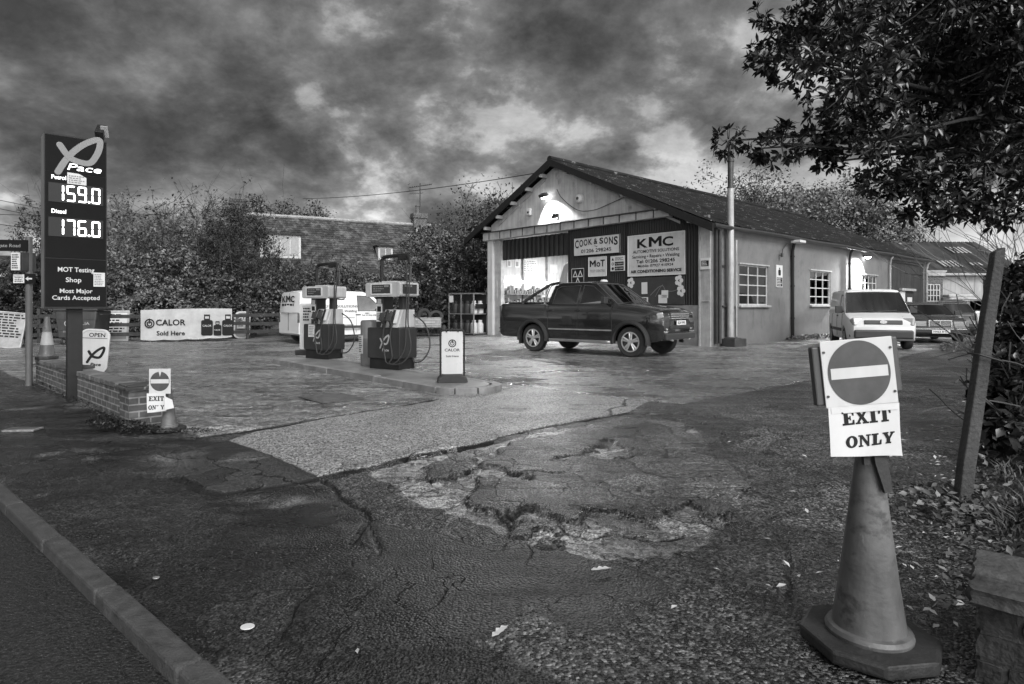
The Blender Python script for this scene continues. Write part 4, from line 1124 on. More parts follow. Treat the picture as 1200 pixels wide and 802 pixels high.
# ------------------------------------------------------------------ fuel pumps
m_pump = M('pump_grey_enamel', .026, .38, var=.2, scale=3, streak=.2)
m_pump_light = M('pump_light_panel', .36, .45, var=.15, scale=3, streak=.2)
m_screen = M('dark_display', .02, .15, var=.1)
m_label = M('paper_label', .50, .6, var=.08)
LOGO = smooth_line([(-.40, -.50), (-.24, -.18), (-.05, .10), (.22, .36), (.50, .50), (.52, .30), (.44, .05), (.30, -.16), (.08, -.17), (-.16, -.07), (-.36, .22)], 7)
def fish(mb, x, z, s, w, y):
    return mb.stroke([(x + p[0] * s, z + p[1] * s) for p in LOGO], w, y, .004)
def pump(label, loc, name='fuel_pump', lone=False):
    """long side faces -Y (towards the lane), the end faces +X; about .82 x .48 x 1.65 m"""
    t = thing(name, label, 'fuel pump', loc, IRZ + R(16), 'fuel pumps on the island')
    hx, hy = .41, .24
    mb = MB(); mb.b2(-hx + .03, hx - .03, -hy + .03, hy - .03, 0, .20); mb.build('base', m_black, t, bevel=.008)
    mb = MB(); mb.prism(rrect(-hx, hx, .20, .78, .03, 3), -hy, hy)
    lower = mb.build('lower_cabinet', m_pump, t, bevel=.02)
    lg = MB(); fish(lg, .02, .52, .24, .034, -hy - .003); words(lg, 'Pace', .06, .34, .055, .17, -hy - .003, bold=.03, shear=.15)
    lg.build('logo', m_pump_light, lower)
    # sloping nozzle housing
    mb = MB(); mb.prism([(-.24, .785), (.24, .785), (.24, 1.12), (-.10, 1.12)], -hy + .02, hy - .02, fn=lambda x, y, z: (y * 1.0 + .14, x, z))
    house = mb.build('nozzle_housing', m_pump_light, t, bevel=.012)
    for k, x in enumerate((-.02, .16)):
        h_ = MB(); h_.box((x + .06, -.215, .95), (.055, .03, .34), rx=R(-22)); h_.build('holster', m_screen, house)
        nz = MB(); nz.tube(smooth_line([(x + .06, -.24, 1.08), (x + .06, -.29, 1.02), (x + .06, -.30, .92), (x + .06, -.26, .84)], 4), [.028] * 5 + [.034] * 4 + [.026] * 4, 7)
        nz.box((x + .06, -.32, .98), (.045, .09, .15), rx=R(-18)); nz.build('nozzle', m_rubber, house)
    lb = MB(); lb.box((.27, -.190, .99), (.12, .006, .26), rx=R(-20)); lb.build('notice', m_label, house)
    # uprights and head
    mb = MB(); mb.b2(-.30, -.12, -.12, .16, .785, 1.36); mb.b2(.14, .26, .02, .16, 1.1, 1.36); mb.build('column', m_pump, t, bevel=.01)
    lb = MB(); lb.box((-.21, -.127, 1.06), (.15, .006, .34)); lb.box((-.21, -.127, 1.28), (.1, .006, .09)); lb.build('notice', m_label, t)
    lb = MB(); lb.box((-.21, -.132, 1.13), (.10, .004, .10)); text_rows(lb, -.27, -.15, .92, 1.05, 5, -.132, 5); lb.build('notice_print', m_ink, t)
    mb = MB(); mb.prism(rrect(-.44, .44, 1.36, 1.63, .05, 5), -.26, .26); head = mb.build('head', m_pump_light, t, bevel=.015)
    mb = MB(); mb.b2(-.26, .20, -.275, -.258, 1.425, 1.585); mb.build('display', m_screen, head)
    mb = MB(); text_rows(mb, -.22, .05, 1.45, 1.57, 3, -.278, 3, .4); mb.b2(.06, .17, -.279, -.276, 1.54, 1.575); mb.build('display_digits', m_midink, head)
    mb = MB(); mb.box((.05, 0, 1.642), (.36, .3, .03)); mb.build('top_plate', m_pump_light, head, bevel=.006)
    fr = MB(); fr.prism(rrect(-.30, .24, 1.395, 1.605, .03), -.272, -.258, [rrect(-.265, .205, 1.42, 1.59, .01)]); fr.build('display_surround', m_white, head)
    if lone:
        e = MB(); e.b2(.438, .452, -.19, .19, 1.42, 1.59); en = e.build('end_panel', m_screen, head)
        e = MB(); e.at((.455, 0, 0), rz=PI / 2); text_rows(e, -.15, .15, 1.54, 1.575, 1, 0, 2, .8); e.build('end_print', m_midink, en)
    # hose mast
    mb = MB()
    mb.tube(smooth_line([(-.36, .10, 1.60), (-.36, .10, 2.02), (-.34, .10, 2.10), (-.26, .10, 2.14), (.20, .06, 2.15), (.42, -.02, 2.13), (.52, -.08, 2.03), (.55, -.10, 1.96)], 4), .036, 8)
    mast = mb.build('hose_mast', m_black, t, smooth=50)
    mb = MB(); mb.box((.30, .02, 2.10), (.26, .12, .10)); mb.build('mast_cover', m_black, mast, bevel=.02)
    mb = MB(); mb.tube([(.38, .1, 1.62), (.38, .1, 2.1)], .02, 6); mb.build('mast_brace', m_darkmetal, mast)
    for k, (xa, nx, swing) in enumerate(((.55, .22, .30), (.50, .04, -.36))):
        top = (xa, -.10 - .05 * k, 1.97)
        pts = [top, (xa + .02, -.16, 1.5), (xa + .03, -.2, .9), (xa + .06 + max(0, swing) * .3, -.26, .42), (xa + max(0, swing) * .35 - .08, -.34, .16), (xa - .28, -.36, .13), (nx + .10, -.34, .26), (nx + .04, -.33, .6), (nx + .06, -.30, .86)]
        mb = MB(); mb.tube(smooth_line(pts, 8), .013, 7); mb.build('hose', m_rubber, t, smooth=60)
    mb = MB(); mb.tube(smooth_line([(.30, .2, 1.05), (.62, .22, .85), (.78, .18, .45), (.66, .12, .18), (.46, .1, .14), (.36, .2, .3)], 8), .014, 7); mb.build('hose', m_rubber, t, smooth=60)
    return t
p1 = G(374, 420, .10); p2 = G(453, 432, .10)
off = IP * .12
pA = pump('farther grey fuel pump with white notice on its lower cabinet, nearest the display rack', (p1.x + off.x, p1.y + off.y, .096))
mb = MB(); mb.box((-.13, -.246, .63), (.22, .006, .28)); mb.build('cabinet_notice', m_label, pA)
mb = MB(); text_rows(mb, -.22, -.04, .52, .74, 6, -.25, 12); mb.build('cabinet_print', m_midink, pA)
pB = pump('nearer grey fuel pump standing beside the pale column bin', (p2.x + off.x, p2.y + off.y, .096), lone=True)
cb_ = G(428, 428, .10) + IP * .12
col_ = thing('column_bin', 'plain grey upright bin with a paper notice, between the two pumps', 'bin', (cb_.x, cb_.y, .096), IRZ)
mb = MB(); mb.lathe([(.19, 0), (.20, .02), (.20, .52), (.205, .53), (.205, .56), (.20, .57), (.20, .86), (.18, .90), (.0, .91)], 20); mb.build('body', M('bin_grey', .16, .45, var=.2, scale=2, streak=.25), col_, smooth=40)
mb = MB(); mb.box((-.03, -.203, .42), (.17, .006, .36)); mb.build('notice', m_label, col_)
mb = MB(); text_rows(mb, -.10, .04, .26, .58, 8, -.208, 2); mb.build('notice_print', m_ink, col_)

# display rack at the far-left end of the island
rk = G(345, 417, .10) + IP * .45
rack = thing('display_rack', 'white framed upright price board on a black weighted foot behind the farther pump', 'sign', (rk.x, rk.y, .096), R(-12))
mb = MB(); mb.b2(-.29, .29, -.03, .03, .16, 1.22); mb.build('panel', M('pale_panel', .45, .5, var=.2, scale=3), rack, bevel=.02)
mb = MB(); mb.prism(rrect(-.32, .32, .13, 1.25, .05), -.045, .045, [rrect(-.26, .26, .19, 1.19, .03)]); mb.build('rack_frame', m_white, rack, bevel=.008)
mb = MB(); mb.box((0, 0, .06), (.72, .40, .12)); mb.b2(-.2, -.14, -.02, .02, .1, .16); mb.b2(.14, .2, -.02, .02, .1, .16); mb.build('foot', m_rubber, rack, bevel=.03)
mb = MB(); mb.box((-.13, -.037, .55), (.16, .004, .40)); mb.box((.12, -.037, .44), (.15, .004, .28)); mb.box((.13, -.038, .78), (.17, .004, .26)); mb.build('paper', m_label, rack)
mb = MB(); text_rows(mb, -.23, -.02, .82, 1.16, 5, -.036, 3, .6); text_rows(mb, .02, .23, .92, 1.16, 4, -.036, 4, .6); mb.build('print', m_ink, rack)

# pavement sign on the island end
def fsign(loc, rz):
    t = thing('pavement_sign', 'white swing sign in a black frame on the rounded end of the pump island', 'sign', loc, rz)
    mb = MB(); mb.prism([(-.24, 0), (.24, 0), (.22, .07), (.12, .12), (-.12, .12), (-.22, .07)], -.17, .17); mb.build('foot', m_rubber, t, bevel=.02)
    mb = MB(); mb.tube(smooth_line([(-.185, 0, .08), (-.185, 0, .5), (-.185, 0, .76), (-.16, 0, .80), (-.12, 0, .815), (.12, 0, .815), (.16, 0, .80), (.185, 0, .76), (.185, 0, .5), (.185, 0, .08)], 4), .014, 8); mb.build('sign_frame', m_black, t, smooth=60)
    mb = MB(); mb.prism(rrect(-.165, .165, .12, .785, .02), -.008, .008); f = mb.build('panel', m_signwhite, t)
    mb = MB(); disc(mb, 0, .60, .062, -.010, r_in=.046); disc(mb, 0, .60, .034, -.010, r_in=.022); mb.flat([(-.008, .60), (.008, .60), (.008, .645), (-.008, .645)], -.011)
    words(mb, 'CALOR', 0, .475, .042, .24, -.009, bold=.02); words(mb, 'Sold Here', 0, .385, .03, .20, -.009, bold=.015); mb.build('lettering', m_ink, f)
    for x in (-.09, .09):
        c_ = MB(); c_.box((x, -.012, .795), (.02, .02, .04)); c_.build('hanger', m_black, t)
    return t
q = G(530, 447, .10); fsign((q.x, q.y, .096), R(8))

# ------------------------------------------------------------------ price sign (pylon)
m_face = M('sign_dark_face', .011, .5, var=.15, scale=2, spec=.03)
m_sideface = M('pylon_side', .13, .45, var=.2, scale=2, streak=.3)
m_glow = M('lit_letter', .8, .4, emit=.85)
m_led = M('led_digit', .8, .4, emit=2.2)
m_logo = M('logo_grey', .17, .45, var=.06)
PS = thing('price_sign', 'tall dark petrol price pylon showing 159.0 and 176.0 on a single black post', 'price sign', (-5.91, 8.30, 0), R(43))
hw, z0, z1 = .345, 1.245, 3.54
mb = MB(); mb.b2(-hw, hw, -.14, .17, z0, z1); cab = mb.build('cabinet', m_sideface, PS, bevel=.008)
for a, b in ((2.50 + .545, z1 - .02), (1.915, 3.04), (z0 + .03, 1.905)):
    mb = MB(); mb.b2(-hw + .012, hw - .012, -.152, -.141, a, b); mb.build('face_panel', m_face, cab, bevel=.003)
mb = MB(); mb.b2(-hw, hw, -.146, -.14, z0, z1); mb.build('face_surround', m_black, cab)
Y = -.155
mb = MB(); fish(mb, .0, 3.29, .50, .075, Y); mb.build('logo', m_logo, PS)
mb = MB(); words(mb, 'Pace', .09, 3.085, .088, .38, Y - .006, bold=.004, shear=.2)
words(mb, 'Petrol', -.19, 2.945, .052, .155, Y, bold=.012); words(mb, 'Diesel', -.19, 2.43 + .07, .052, .155, Y, bold=.012)
mb.build('lit_lettering', m_glow, PS)
def digit(mb, ch, x, z, w, h, y, t=.020):
    segs = {'1': 'bc', '5': 'afgcd', '9': 'abcdfg', '0': 'abcdef', '7': 'abc', '6': 'afgedc'}[ch]
    g = t * .35
    for s in segs:
        if s in 'agd':
            zz_ = z + {'a': h - t / 2, 'g': h / 2, 'd': t / 2}[s]
            mb.flat(rrect(x + g, x + w - g, zz_ - t / 2, zz_ + t / 2, t * .45, 3), y)
        else:
            xx = x + (w - t / 2 if s in 'bc' else t / 2); zb = z + (h / 2 if s in 'bf' else 0)
            mb.flat(rrect(xx - t / 2, xx + t / 2, zb + g, zb + h / 2 - g, t * .45, 3), y - .0006)
mb = MB()
for row, zb in (('159.0', 2.665), ('176.0', 2.215)):
    x = -.165
    for ch in row:
        if ch == '.': disc(mb, x + .0, zb + .014, .014, Y - .006, 12); x += .028; continue
        if ch == '1': digit(mb, ch, x - .075, zb, .105, .21, Y - .006); x += .055; continue
        digit(mb, ch, x, zb, .098, .21, Y - .006); x += .125
mb.build('price_digits', m_led, PS)
mb = MB()
for zb in (2.645, 2.195): mb.b2(-.30, .30, Y - .004, Y + .004, zb, zb + .25)
mb.build('digit_panel', M('digit_panel', .020, .5, var=.1, spec=.25), PS)
mb = MB()
words(mb, 'MOT Testing', .0, 1.735, .060, .40, Y, bold=.012); words(mb, 'Shop', -.03, 1.60, .060, .17, Y, bold=.012)
words(mb, 'Most Major', .0, 1.455, .056, .36, Y, bold=.012); words(mb, 'Cards Accepted', .0, 1.365, .056, .52, Y, bold=.012)
mb.build('painted_lettering', m_white, PS)
mb = MB(); mb.prism([(-.10, 2.90), (.11, 2.90), (.11, 3.0), (.03, 3.045), (-.10, 3.05)], Y - .006, Y - .003); mb.b2(.19, .32, Y - .006, Y - .003, 1.545, 1.735); mb.build('paper_notice', m_paper, PS)
mb = MB(); text_rows(mb, -.085, .10, 2.91, 3.02, 4, Y - .008, 4); text_rows(mb, .20, .31, 1.56, 1.72, 7, Y - .008, 5); mb.build('paper_print', m_midink, PS)
mb = MB(); mb.b2(-.085, .085, -.05, .09, 0, z0); mb.build('post', m_black, PS, bevel=.006)
lm = MB(); lm.cyl((.24, 0, z1), (.24, 0, z1 + .06), .02, n=8); lm.box((.29, -.05, z1 + .13), (.10, .24, .13), rz=R(-20), rx=R(38)); lb_ = lm.build('lamp', m_black, PS, bevel=.01)
lm = MB(); lm.box((.325, -.115, z1 + .135), (.085, .16, .012), rz=R(-20), rx=R(38 + 90)); lm.build('lamp_glass', M('lamp_lens', .4, .2), lb_)

# ------------------------------------------------------------------ street name post
sp_ = G(34, 452)
ST = thing('street_sign', 'grey post with a dark street nameplate and a small arrow board at the left edge', 'street sign', (sp_.x, sp_.y, 0), R(8))
mb = MB(); mb.cyl((0, 0, 0), (0, 0, 2.40), .048, n=14); mb.build('post', M('grey_post', .09, .5, var=.25, scale=3, streak=.3), ST, smooth=40)
mb = MB(); mb.b2(-.95, .02, -.075, -.05, 2.16, 2.34); np_ = mb.build('nameplate', m_face, ST, bevel=.004)
mb = MB(); words(mb, 'dgate Road', -.26, 2.222, .052, .36, -.078, bold=.005); mb.build('lettering', M('grey_lettering', .22, .5), np_)
mb = MB(); mb.box((-.02, -.02, 1.99), (.10, .22, .30), rz=R(-25)); mb.build('sign_case', m_darkmetal, ST, bevel=.008)
mb = MB(); mb.at((-.10, -.14, 1.99), rz=R(-8)); mb.b2(-.07, .07, -.02, -.01, -.14, .14); pc = mb.build('parking_plate', m_paper, ST)
mb = MB(); mb.at((-.10, -.14, 1.99), rz=R(-8)); text_rows(mb, -.055, .055, -.12, .12, 7, -.023, 3); mb.build('parking_print', m_ink, pc)
mb = MB(); mb.b2(-.20, .13, -.065, -.05, 1.64, 1.80); ab = mb.build('arrow_board', m_face, ST, bevel=.003)
mb = MB(); mb.b2(-.19, -.03, -.068, -.066, 1.65, 1.79); mb.build('white_patch', m_paper, ab)
mb = MB(); words(mb, 'Surgery', -.11, 1.73, .03, .12, -.07); text_rows(mb, -.17, -.05, 1.665, 1.715, 2, -.07, 3); mb.build('print', m_ink, ab)
mb = MB(); mb.flat([(-.015, 1.72), (.03, 1.755), (.03, 1.732), (.085, 1.732), (.085, 1.708), (.03, 1.708), (.03, 1.685)], -.07); mb.build('arrow', m_white, ab)

# ------------------------------------------------------------------ brick wall along the footway
wa, wb = G(152, 497), G(42, 449)
wd = (wb - wa); WLn = wd.length; wrz = math.atan2(-wd.y, -wd.x)      # local x runs from the far-left end to the near pier
BW = thing('brick_wall', 'low brick forecourt wall ending in a square pier beside the footway', 'wall', (wb.x, wb.y, 0), wrz)
mb = MB(); mb.b2(0, WLn - .18, 0, .215, -.05, .34); mb.build('brickwork', m_brick, BW)
mb = MB(); mb.b2(WLn - .18, WLn + .16, -.05, .29, -.05, .375); mb.build('pier', m_brick, BW)
mb = MB(); x = 0; rg = random.Random(1)
while x < WLn - .3:
    mb.box((x + .11, .1075, .372 + rg.uniform(-.004, .004)), (.212, .235, .062), rz=rg.uniform(-.02, .02)); x += .222
mb.build('coping', M('coping_brick', .10, .75, var=.45, scale=7, island=.3, bump=.4, bscale=50), BW, bevel=.008)
mb = MB(); mb.box((WLn - .01, .12, .395), (.42, .42, .035)); mb.box((WLn - .02, .12, .42), (.36, .36, .02)); mb.build('pier_cap', m_brick_dark, BW, bevel=.012)
slab = thing('loose_slab', 'loose dark flat stone lying on the wall against the pylon post', 'stone', (*(wb.lerp(wa, .47))[:2], .405), wrz)
mb = MB(); mb.box((0, .06, .02), (.42, .30, .045), rz=.3); mb.box((.08, .02, .05), (.26, .18, .03), rz=-.2); mb.build('stone', M('slab_stone', .05, .7, var=.4, scale=9), slab, bevel=.015)

# ------------------------------------------------------------------ traffic cones and exit signs
m_cone = flecks(M('faded_cone_plastic', .105, .5, var=.35, scale=4.5, streak=.35, bump=.15, bscale=30), 7, .54, .64, .022, (1, 1, 1.5), .8)
flecks(_m['faded_cone_plastic'], 26, .63, .68, .16, (1, 1, .35), .6)
m_conebase = M('cone_base_rubber', .020, .6, var=.5, scale=7, bump=.3, bscale=40)
m_signred = flecks(M('faded_red_disc', .055, .42, var=.35, scale=9, detail=9, spec=.3), 38, .66, .70, .30, (1, 1, .5), .8)
def cone(label, loc, rz, H, wb_, base_t=.05, sleeve=False, base_poly=8):
    t = thing('traffic_cone', label, 'traffic cone', loc, rz)
    k = H / .75
    mb = MB()
    h = wb_ / 2; c = h * .45
    pl = [(-h, -c), (-c, -h), (c, -h), (h, -c), (h, c), (c, h), (-c, h), (-h, c)]
    plan_prism(mb, pl, 0, base_t); mb.build('base', m_conebase, t, bevel=.012)
    mb = MB(); r0 = .122 * k
    mb.lathe([(r0 + .022 * k, base_t), (r0 + .024 * k, base_t + .012), (r0 + .016 * k, base_t + .026), (r0, base_t + .03), (r0 * .80, base_t + .2 * k), (r0 * .58, base_t + .42 * k), (r0 * .33, H - .02), (r0 * .30, H), (r0 * .20, H), (r0 * .20, H - .05)], 40)
    b = mb.build('cone_body', m_cone, t, smooth=35)
    if sleeve:
        mb = MB(); mb.lathe([(r0 * .80 + .003, base_t + .2 * k), (r0 * .50 + .003, base_t + .47 * k)], 32); mb.build('reflective_sleeve', m_dirty_white, b, smooth=40)
    return t
c1 = G(1018, 757)
c1.z = 0
K1 = cone('large faded cone in the right foreground carrying the nearest exit sign', (c1.x, c1.y, .004), R(8), .765, .44)
mb = MB(); mb.prism([(-.030, .80), (.024, .80), (.030, .70), (.036, .60), (.006, .595), (-.022, .70)], -.010, .004, fn=lambda x, y, z: (x - .004, y - .046 - (.80 - z) * .13, z)); mb.build('slot', m_rubber, K1)
S1 = thing('no_entry_sign', 'large no-entry plate fixed on the nearest cone, a pale bar across a dark disc', 'sign', (c1.x - .068, c1.y - .05, 1.038), R(-9))
mb = MB(); mb.prism([(-.143, -.130), (.143, -.130), (.143, .128), (-.143, .128)], -.006, .0)
S1.rotation_euler = (R(-3), R(-4.5), R(2)); S1.scale = (.95, 1, .95)
pl = mb.build('plate', m_signwhite, S1, bevel=.002)
mb = MB(); disc(mb, 0, -.002, .124, -.0075, 64); mb.build('red_disc', m_signred, pl)
mb = MB(); mb.flat([(-.113, -.022), (.113, -.022), (.113, .020), (-.113, .020)], -.009); mb.build('white_bar', m_signwhite, pl)
mb = MB()
for x in (-.132, .132):
    for z in (-.085, .085): mb.cyl((x, -.006, z), (x, -.010, z), .005, n=10)
mb.build('bolt', m_darkmetal, pl)
mb = MB(); mb.b2(-.172, -.125, .004, .034, -.12, .108); mb.b2(.125, .172, .004, .034, -.09, .125); mb.b2(-.125, .125, .006, .026, -.03, .03); mb.build('backing_frame', M('backing_plastic', .045, .5, var=.3), S1, bevel=.006)
mb = MB(); mb.b2(-.012, .012, .004, .02, -.36, -.12); mb.build('stake', m_rubber, S1)
def cling(mb, x0, x1, z0, z1, y, wave):
    """lay flat lettering onto the waves of a sheet"""
    out = []
    for p in mb.v:
        u = (p[0] - x0) / (x1 - x0); v = (z1 - p[2]) / (z1 - z0)
        out.append((p[0], y - wave * (math.sin(u * 5 + 1) + .6 * math.sin(u * 9 + v * 4)) * (.3 + v) - .006 * v * v - .0012, p[2]))
    mb.v = out
    return mb
def sheet(mb, x0, x1, z0, z1, y, n=14, wave=.004, skew=0.0):
    vs = []; fs = []
    for j in range(n + 1):
        for i in range(n + 1):
            u, v = i / n, j / n
            yy = y - wave * (math.sin(u * 5 + 1) + .6 * math.sin(u * 9 + v * 4)) * (.3 + v) - .006 * v * v
            vs.append((x0 + (x1 - x0) * u + skew * v * .02, yy, z1 + (z0 - z1) * v + skew * (u - .5) * .03 * v))
    for j in range(n):
        for i in range(n):
            a_ = j * (n + 1) + i; fs.append((a_, a_ + n + 1, a_ + n + 2, a_ + 1))
    return mb.add(vs, fs)
PP1 = thing('paper_sign', 'white paper sheet with EXIT ONLY taped under the large no-entry plate', 'sign', (c1.x - .068, c1.y - .058, 1.038), 0)
PP1.rotation_euler = (R(-3), R(-4.0), R(2)); PP1.scale = (.97, 1, .97)
mb = MB(); sheet(mb, -.139, .135, -.312, -.124, -.010, skew=-.6); sh = mb.build('sheet', m_paper, PP1, smooth=60, recalc=False)
mb = MB(); slab_words(mb, 'EXIT', .004, -.192, .050, .192, 0, rise=.015); slab_words(mb, 'ONLY', .006, -.275, .043, .192, 0, rise=.03, lean=.12); cling(mb, -.139, .135, -.312, -.124, -.010, .004).build('lettering', m_ink, sh)
mb = MB(); mb.b2(-.13, .125, -.0135, -.0125, -.148, -.126); mb.build('tape', M('clear_tape', .5, .25, var=.1), sh)

c2 = G(198, 505)
K2 = cone('squat broken cone by the brick pier under the smaller exit sign', (c2.x, c2.y, .004), R(10), .46, .30, base_t=.035)
S2 = thing('no_entry_sign', 'small no-entry plate on the squat cone beside the brick pier', 'sign', (c2.x - .03, c2.y - .10, .52), R(5))
mb = MB(); mb.prism(rrect(-.108, .100, -.125, .128, .004), -.005, 0); pl = mb.build('plate', m_signwhite, S2)
mb = MB(); disc(mb, -.004, .0, .098, -.0065, 48, sx=.95); mb.build('red_disc', m_signred, pl)
mb = MB(); mb.flat([(-.092, -.020), (.085, -.020), (.085, .022), (-.092, .022)], -.008); mb.flat([(-.02, .128), (.02, .128), (-.002, .045)], -.008); mb.build('white_bar', m_signwhite, pl)
PP2 = thing('paper_sign', 'crumpled white EXIT ONLY sheet hanging on the squat cone', 'sign', (c2.x - .03, c2.y - .108, .52), R(5))
mb = MB(); sheet(mb, -.122, .058, -.305, -.118, -.012, wave=.007, skew=.5); mb.add([(.058, -.02, -.15), (.11, .02, -.19), (.135, .0, -.27), (.06, -.03, -.285)], [(0, 3, 2, 1)])
sh = mb.build('sheet', m_paper, PP2, recalc=False)
mb = MB(); slab_words(mb, 'EXIT', -.028, -.195, .048, .145, 0); slab_words(mb, 'ONLY', -.030, -.282, .044, .148, 0); cling(mb, -.122, .058, -.305, -.118, -.012, .007).build('lettering', m_ink, sh)
wt = wb.lerp(wa, .055)
cone('small cone with a white sleeve standing on the far end of the brick wall', (wt.x + .05, wt.y + .1, .405), R(20), .70, .30, sleeve=True)

# ------------------------------------------------------------------ leaning wooden post, strap
lp = thing('leaning_post', 'weathered square wooden post leaning to the right at the edge of the forecourt', 'post', (2.76, 3.80, 0), 0)
mb = MB()
prof = [(-.15, 0, .042), (.3, .05, .041), (.8, .125, .039), (1.2, .18, .036), (1.55, .235, .034), (1.63, .245, .032)]
vs = []; fs = []
for z, x, r in prof:
    for a in ((-1, -.8), (1, -.8), (1, .8), (-1, .8)): vs.append((x + a[0] * r, a[1] * r, z + (.015 * a[0] if z > 1.6 else 0)))
for i in range(len(prof) - 1):
    for j in range(4): fs.append((i * 4 + j, i * 4 + (j + 1) % 4, (i + 1) * 4 + (j + 1) % 4, (i + 1) * 4 + j))
fs += [(3, 2, 1, 0), tuple(range(len(vs) - 4, len(vs)))]
mb.add(vs, fs); mb.build('post', M('grey_oak', .045, .8, var=.45, scale=5, streak=.5, bump=.5, bscale=45), lp, bevel=.008)
mb = MB(); mb.tube([(x + .165, y, .965 + z) for x, y, z in ((-.075, -.055, .02), (.06, -.06, -.02), (.085, .04, .0), (-.06, .06, .02), (-.075, -.055, .02))], .006, 5); mb.tube(smooth_line([(.22, -.06, .95), (.32, -.05, .93), (.42, 0, .90)], 4), .006, 5)
mb.build('strap', m_rubber, lp)

# ------------------------------------------------------------------ stone stub wall bottom right
sw = thing('boundary_wall', 'low mossy masonry wall end in the bottom right corner', 'wall', (1.585, 2.10, 0), R(-40))
rg = random.Random(6)
def rough_box(mb, x0, x1, y0, y1, z0, z1, j=.012):
    """a weathered block: box cut into a small grid and roughened"""
    n = 3; k = len(mb.v)
    sub_ = MB(); sub_.b2(x0, x1, y0, y1, z0, z1)
    bm = bmesh.new(); vv = [bm.verts.new(p) for p in sub_.v]
    for f in sub_.f: bm.faces.new([vv[i] for i in f])
    bmesh.ops.subdivide_edges(bm, edges=bm.edges[:], cuts=n, use_grid_fill=True)
    c = Vector(((x0 + x1) / 2, (y0 + y1) / 2, (z0 + z1) / 2)); hs = Vector((x1 - x0, y1 - y0, z1 - z0)) / 2
    for v in bm.verts:
        d = v.co - c; e = sum(1 for a in range(3) if abs(d[a]) > hs[a] * .98)
        v.co = c + d * (1 - .035 * max(0, e - 1)) + Vector((rg.uniform(-j, j), rg.uniform(-j, j), rg.uniform(-j, j) * .6))
    bm.verts.index_update()
    mb.add([v.co[:] for v in bm.verts], [tuple(v.index for v in f.verts) for f in bm.faces]); bm.free()
m_oldbrick = M('damp_old_brick', .030, .85, var=.5, scale=7, island=.45, bump=.7, bscale=35, spec=.25)
mb = MB(); rows = 4
for r_ in range(rows):
    z = -.10 + r_ * .092; x = -(r_ % 2) * .11
    while x < 2.3:
        l = rg.uniform(.19, .24); rough_box(mb, max(0, x), x + l - .012, .0, .11, z, z + .080, .005); x += l
    y = .11
    while y < .40: rough_box(mb, .0, .10, y, min(.41, y + .2) - .01, z, z + .08, .005); y += .2
mb.build('brickwork', m_oldbrick, sw, smooth=50)
mb = MB(); mb.b2(.012, 2.3, .012, .40, -.1, .262); mb.build('mortar', M('old_mortar', .060, .9, var=.4, scale=12, bump=.6, bscale=60), sw)
mb = MB()
for i, (y0, y1, z) in enumerate(((-.03, .125, .275), (.13, .28, .285), (.285, .43, .275))):
    x = -.025
    while x < 2.3:
        l = rg.uniform(.32, .6); rough_box(mb, x, x + l - .008, y0, y1, z - .012, z + .045 + rg.uniform(-.006, .008), .008); x += l
mb.build('coping_stone', M('lichen_stone', .050, .9, var=.7, scale=6, streak=.3, bump=.7, bscale=30, spec=.3, island=.3), sw, smooth=45)

# ------------------------------------------------------------------ boards, bin and banner along the back
def leaning(name, label, cat, loc, rz, w, h, tilt, frame_m, panel_m, fr=.06, rows=7, seed=0, rad=.02, dark_foot=False):
    t = thing(name, label, cat, loc, rz); t.rotation_euler = (R(-tilt), 0, rz)
    mb = MB(); mb.prism(rrect(-w / 2, w / 2, 0, h, rad), -.03, .03, [rrect(-w / 2 + fr, w / 2 - fr, fr, h - fr, max(.005, rad - .01))]); mb.build('board_frame', frame_m, t)
    mb = MB(); mb.prism(rrect(-w / 2 + fr * .9, w / 2 - fr * .9, fr * .9, h - fr * .9, max(.005, rad - .01)), -.012, .012); p = mb.build('panel', panel_m, t)
    if rows:
        mb = MB(); text_rows(mb, -w / 2 + fr * 1.6, w / 2 - fr * 1.4, h * .28, h - fr * 1.6, rows, -.014, seed); mb.build('print', m_ink, p)
    if dark_foot:
        mb = MB(); mb.b2(-w / 2 + fr, w / 2 - fr, -.0155, -.0125, fr, h * .22); mb.build('dark_band', m_midink, p)
    mb = MB(); mb.tube([(-w / 2 + .05, .03, h * .9), (-w / 2 + .05, .34, .02 + .34 * math.tan(R(tilt)))], .014, 5); mb.tube([(w / 2 - .05, .03, h * .9), (w / 2 - .05, .34, .02 + .34 * math.tan(R(tilt)))], .014, 5); mb.build('rear_leg', m_darkmetal, t)
    return t
q = G(6, 408); t_ = leaning('a_board', 'tilted grey poster board cut by the left edge of the photo', 'sign', (q.x, q.y, 0), R(18), .80, 1.12, 10, m_dirty_white, M('poster_grey', .24, .5, var=.4, scale=4), .03, 9, 3); t_.rotation_euler[1] = R(6)
q = G(134, 400); leaning('a_board', 'grey framed price list board leaning beside the wheeled bin', 'sign', (q.x, q.y, 0), R(14), .92, 1.13, 8, m_dirty_white, m_paper, .07, 7, 5, dark_foot=True)
q = G(283, 397); leaning('a_board', 'small dark round-topped board just right of the gas banner', 'sign', (q.x, q.y, 0), R(5), .62, 1.08, 8, m_white, m_midink, .05, 0, 5, rad=.22)
t_ = thing('poster', 'white paper poster stuck on the small dark round-topped board', 'notice', (q.x, q.y - .05, .0), R(5)); t_.rotation_euler = (R(-8), 0, R(5))
mb = MB(); mb.b2(-.15, .15, -.03, -.025, .40, .84); mb.build('sheet', m_paper, t_)
mb = MB(); text_rows(mb, -.12, .12, .44, .80, 7, -.033, 4); mb.build('print', m_ink, t_)
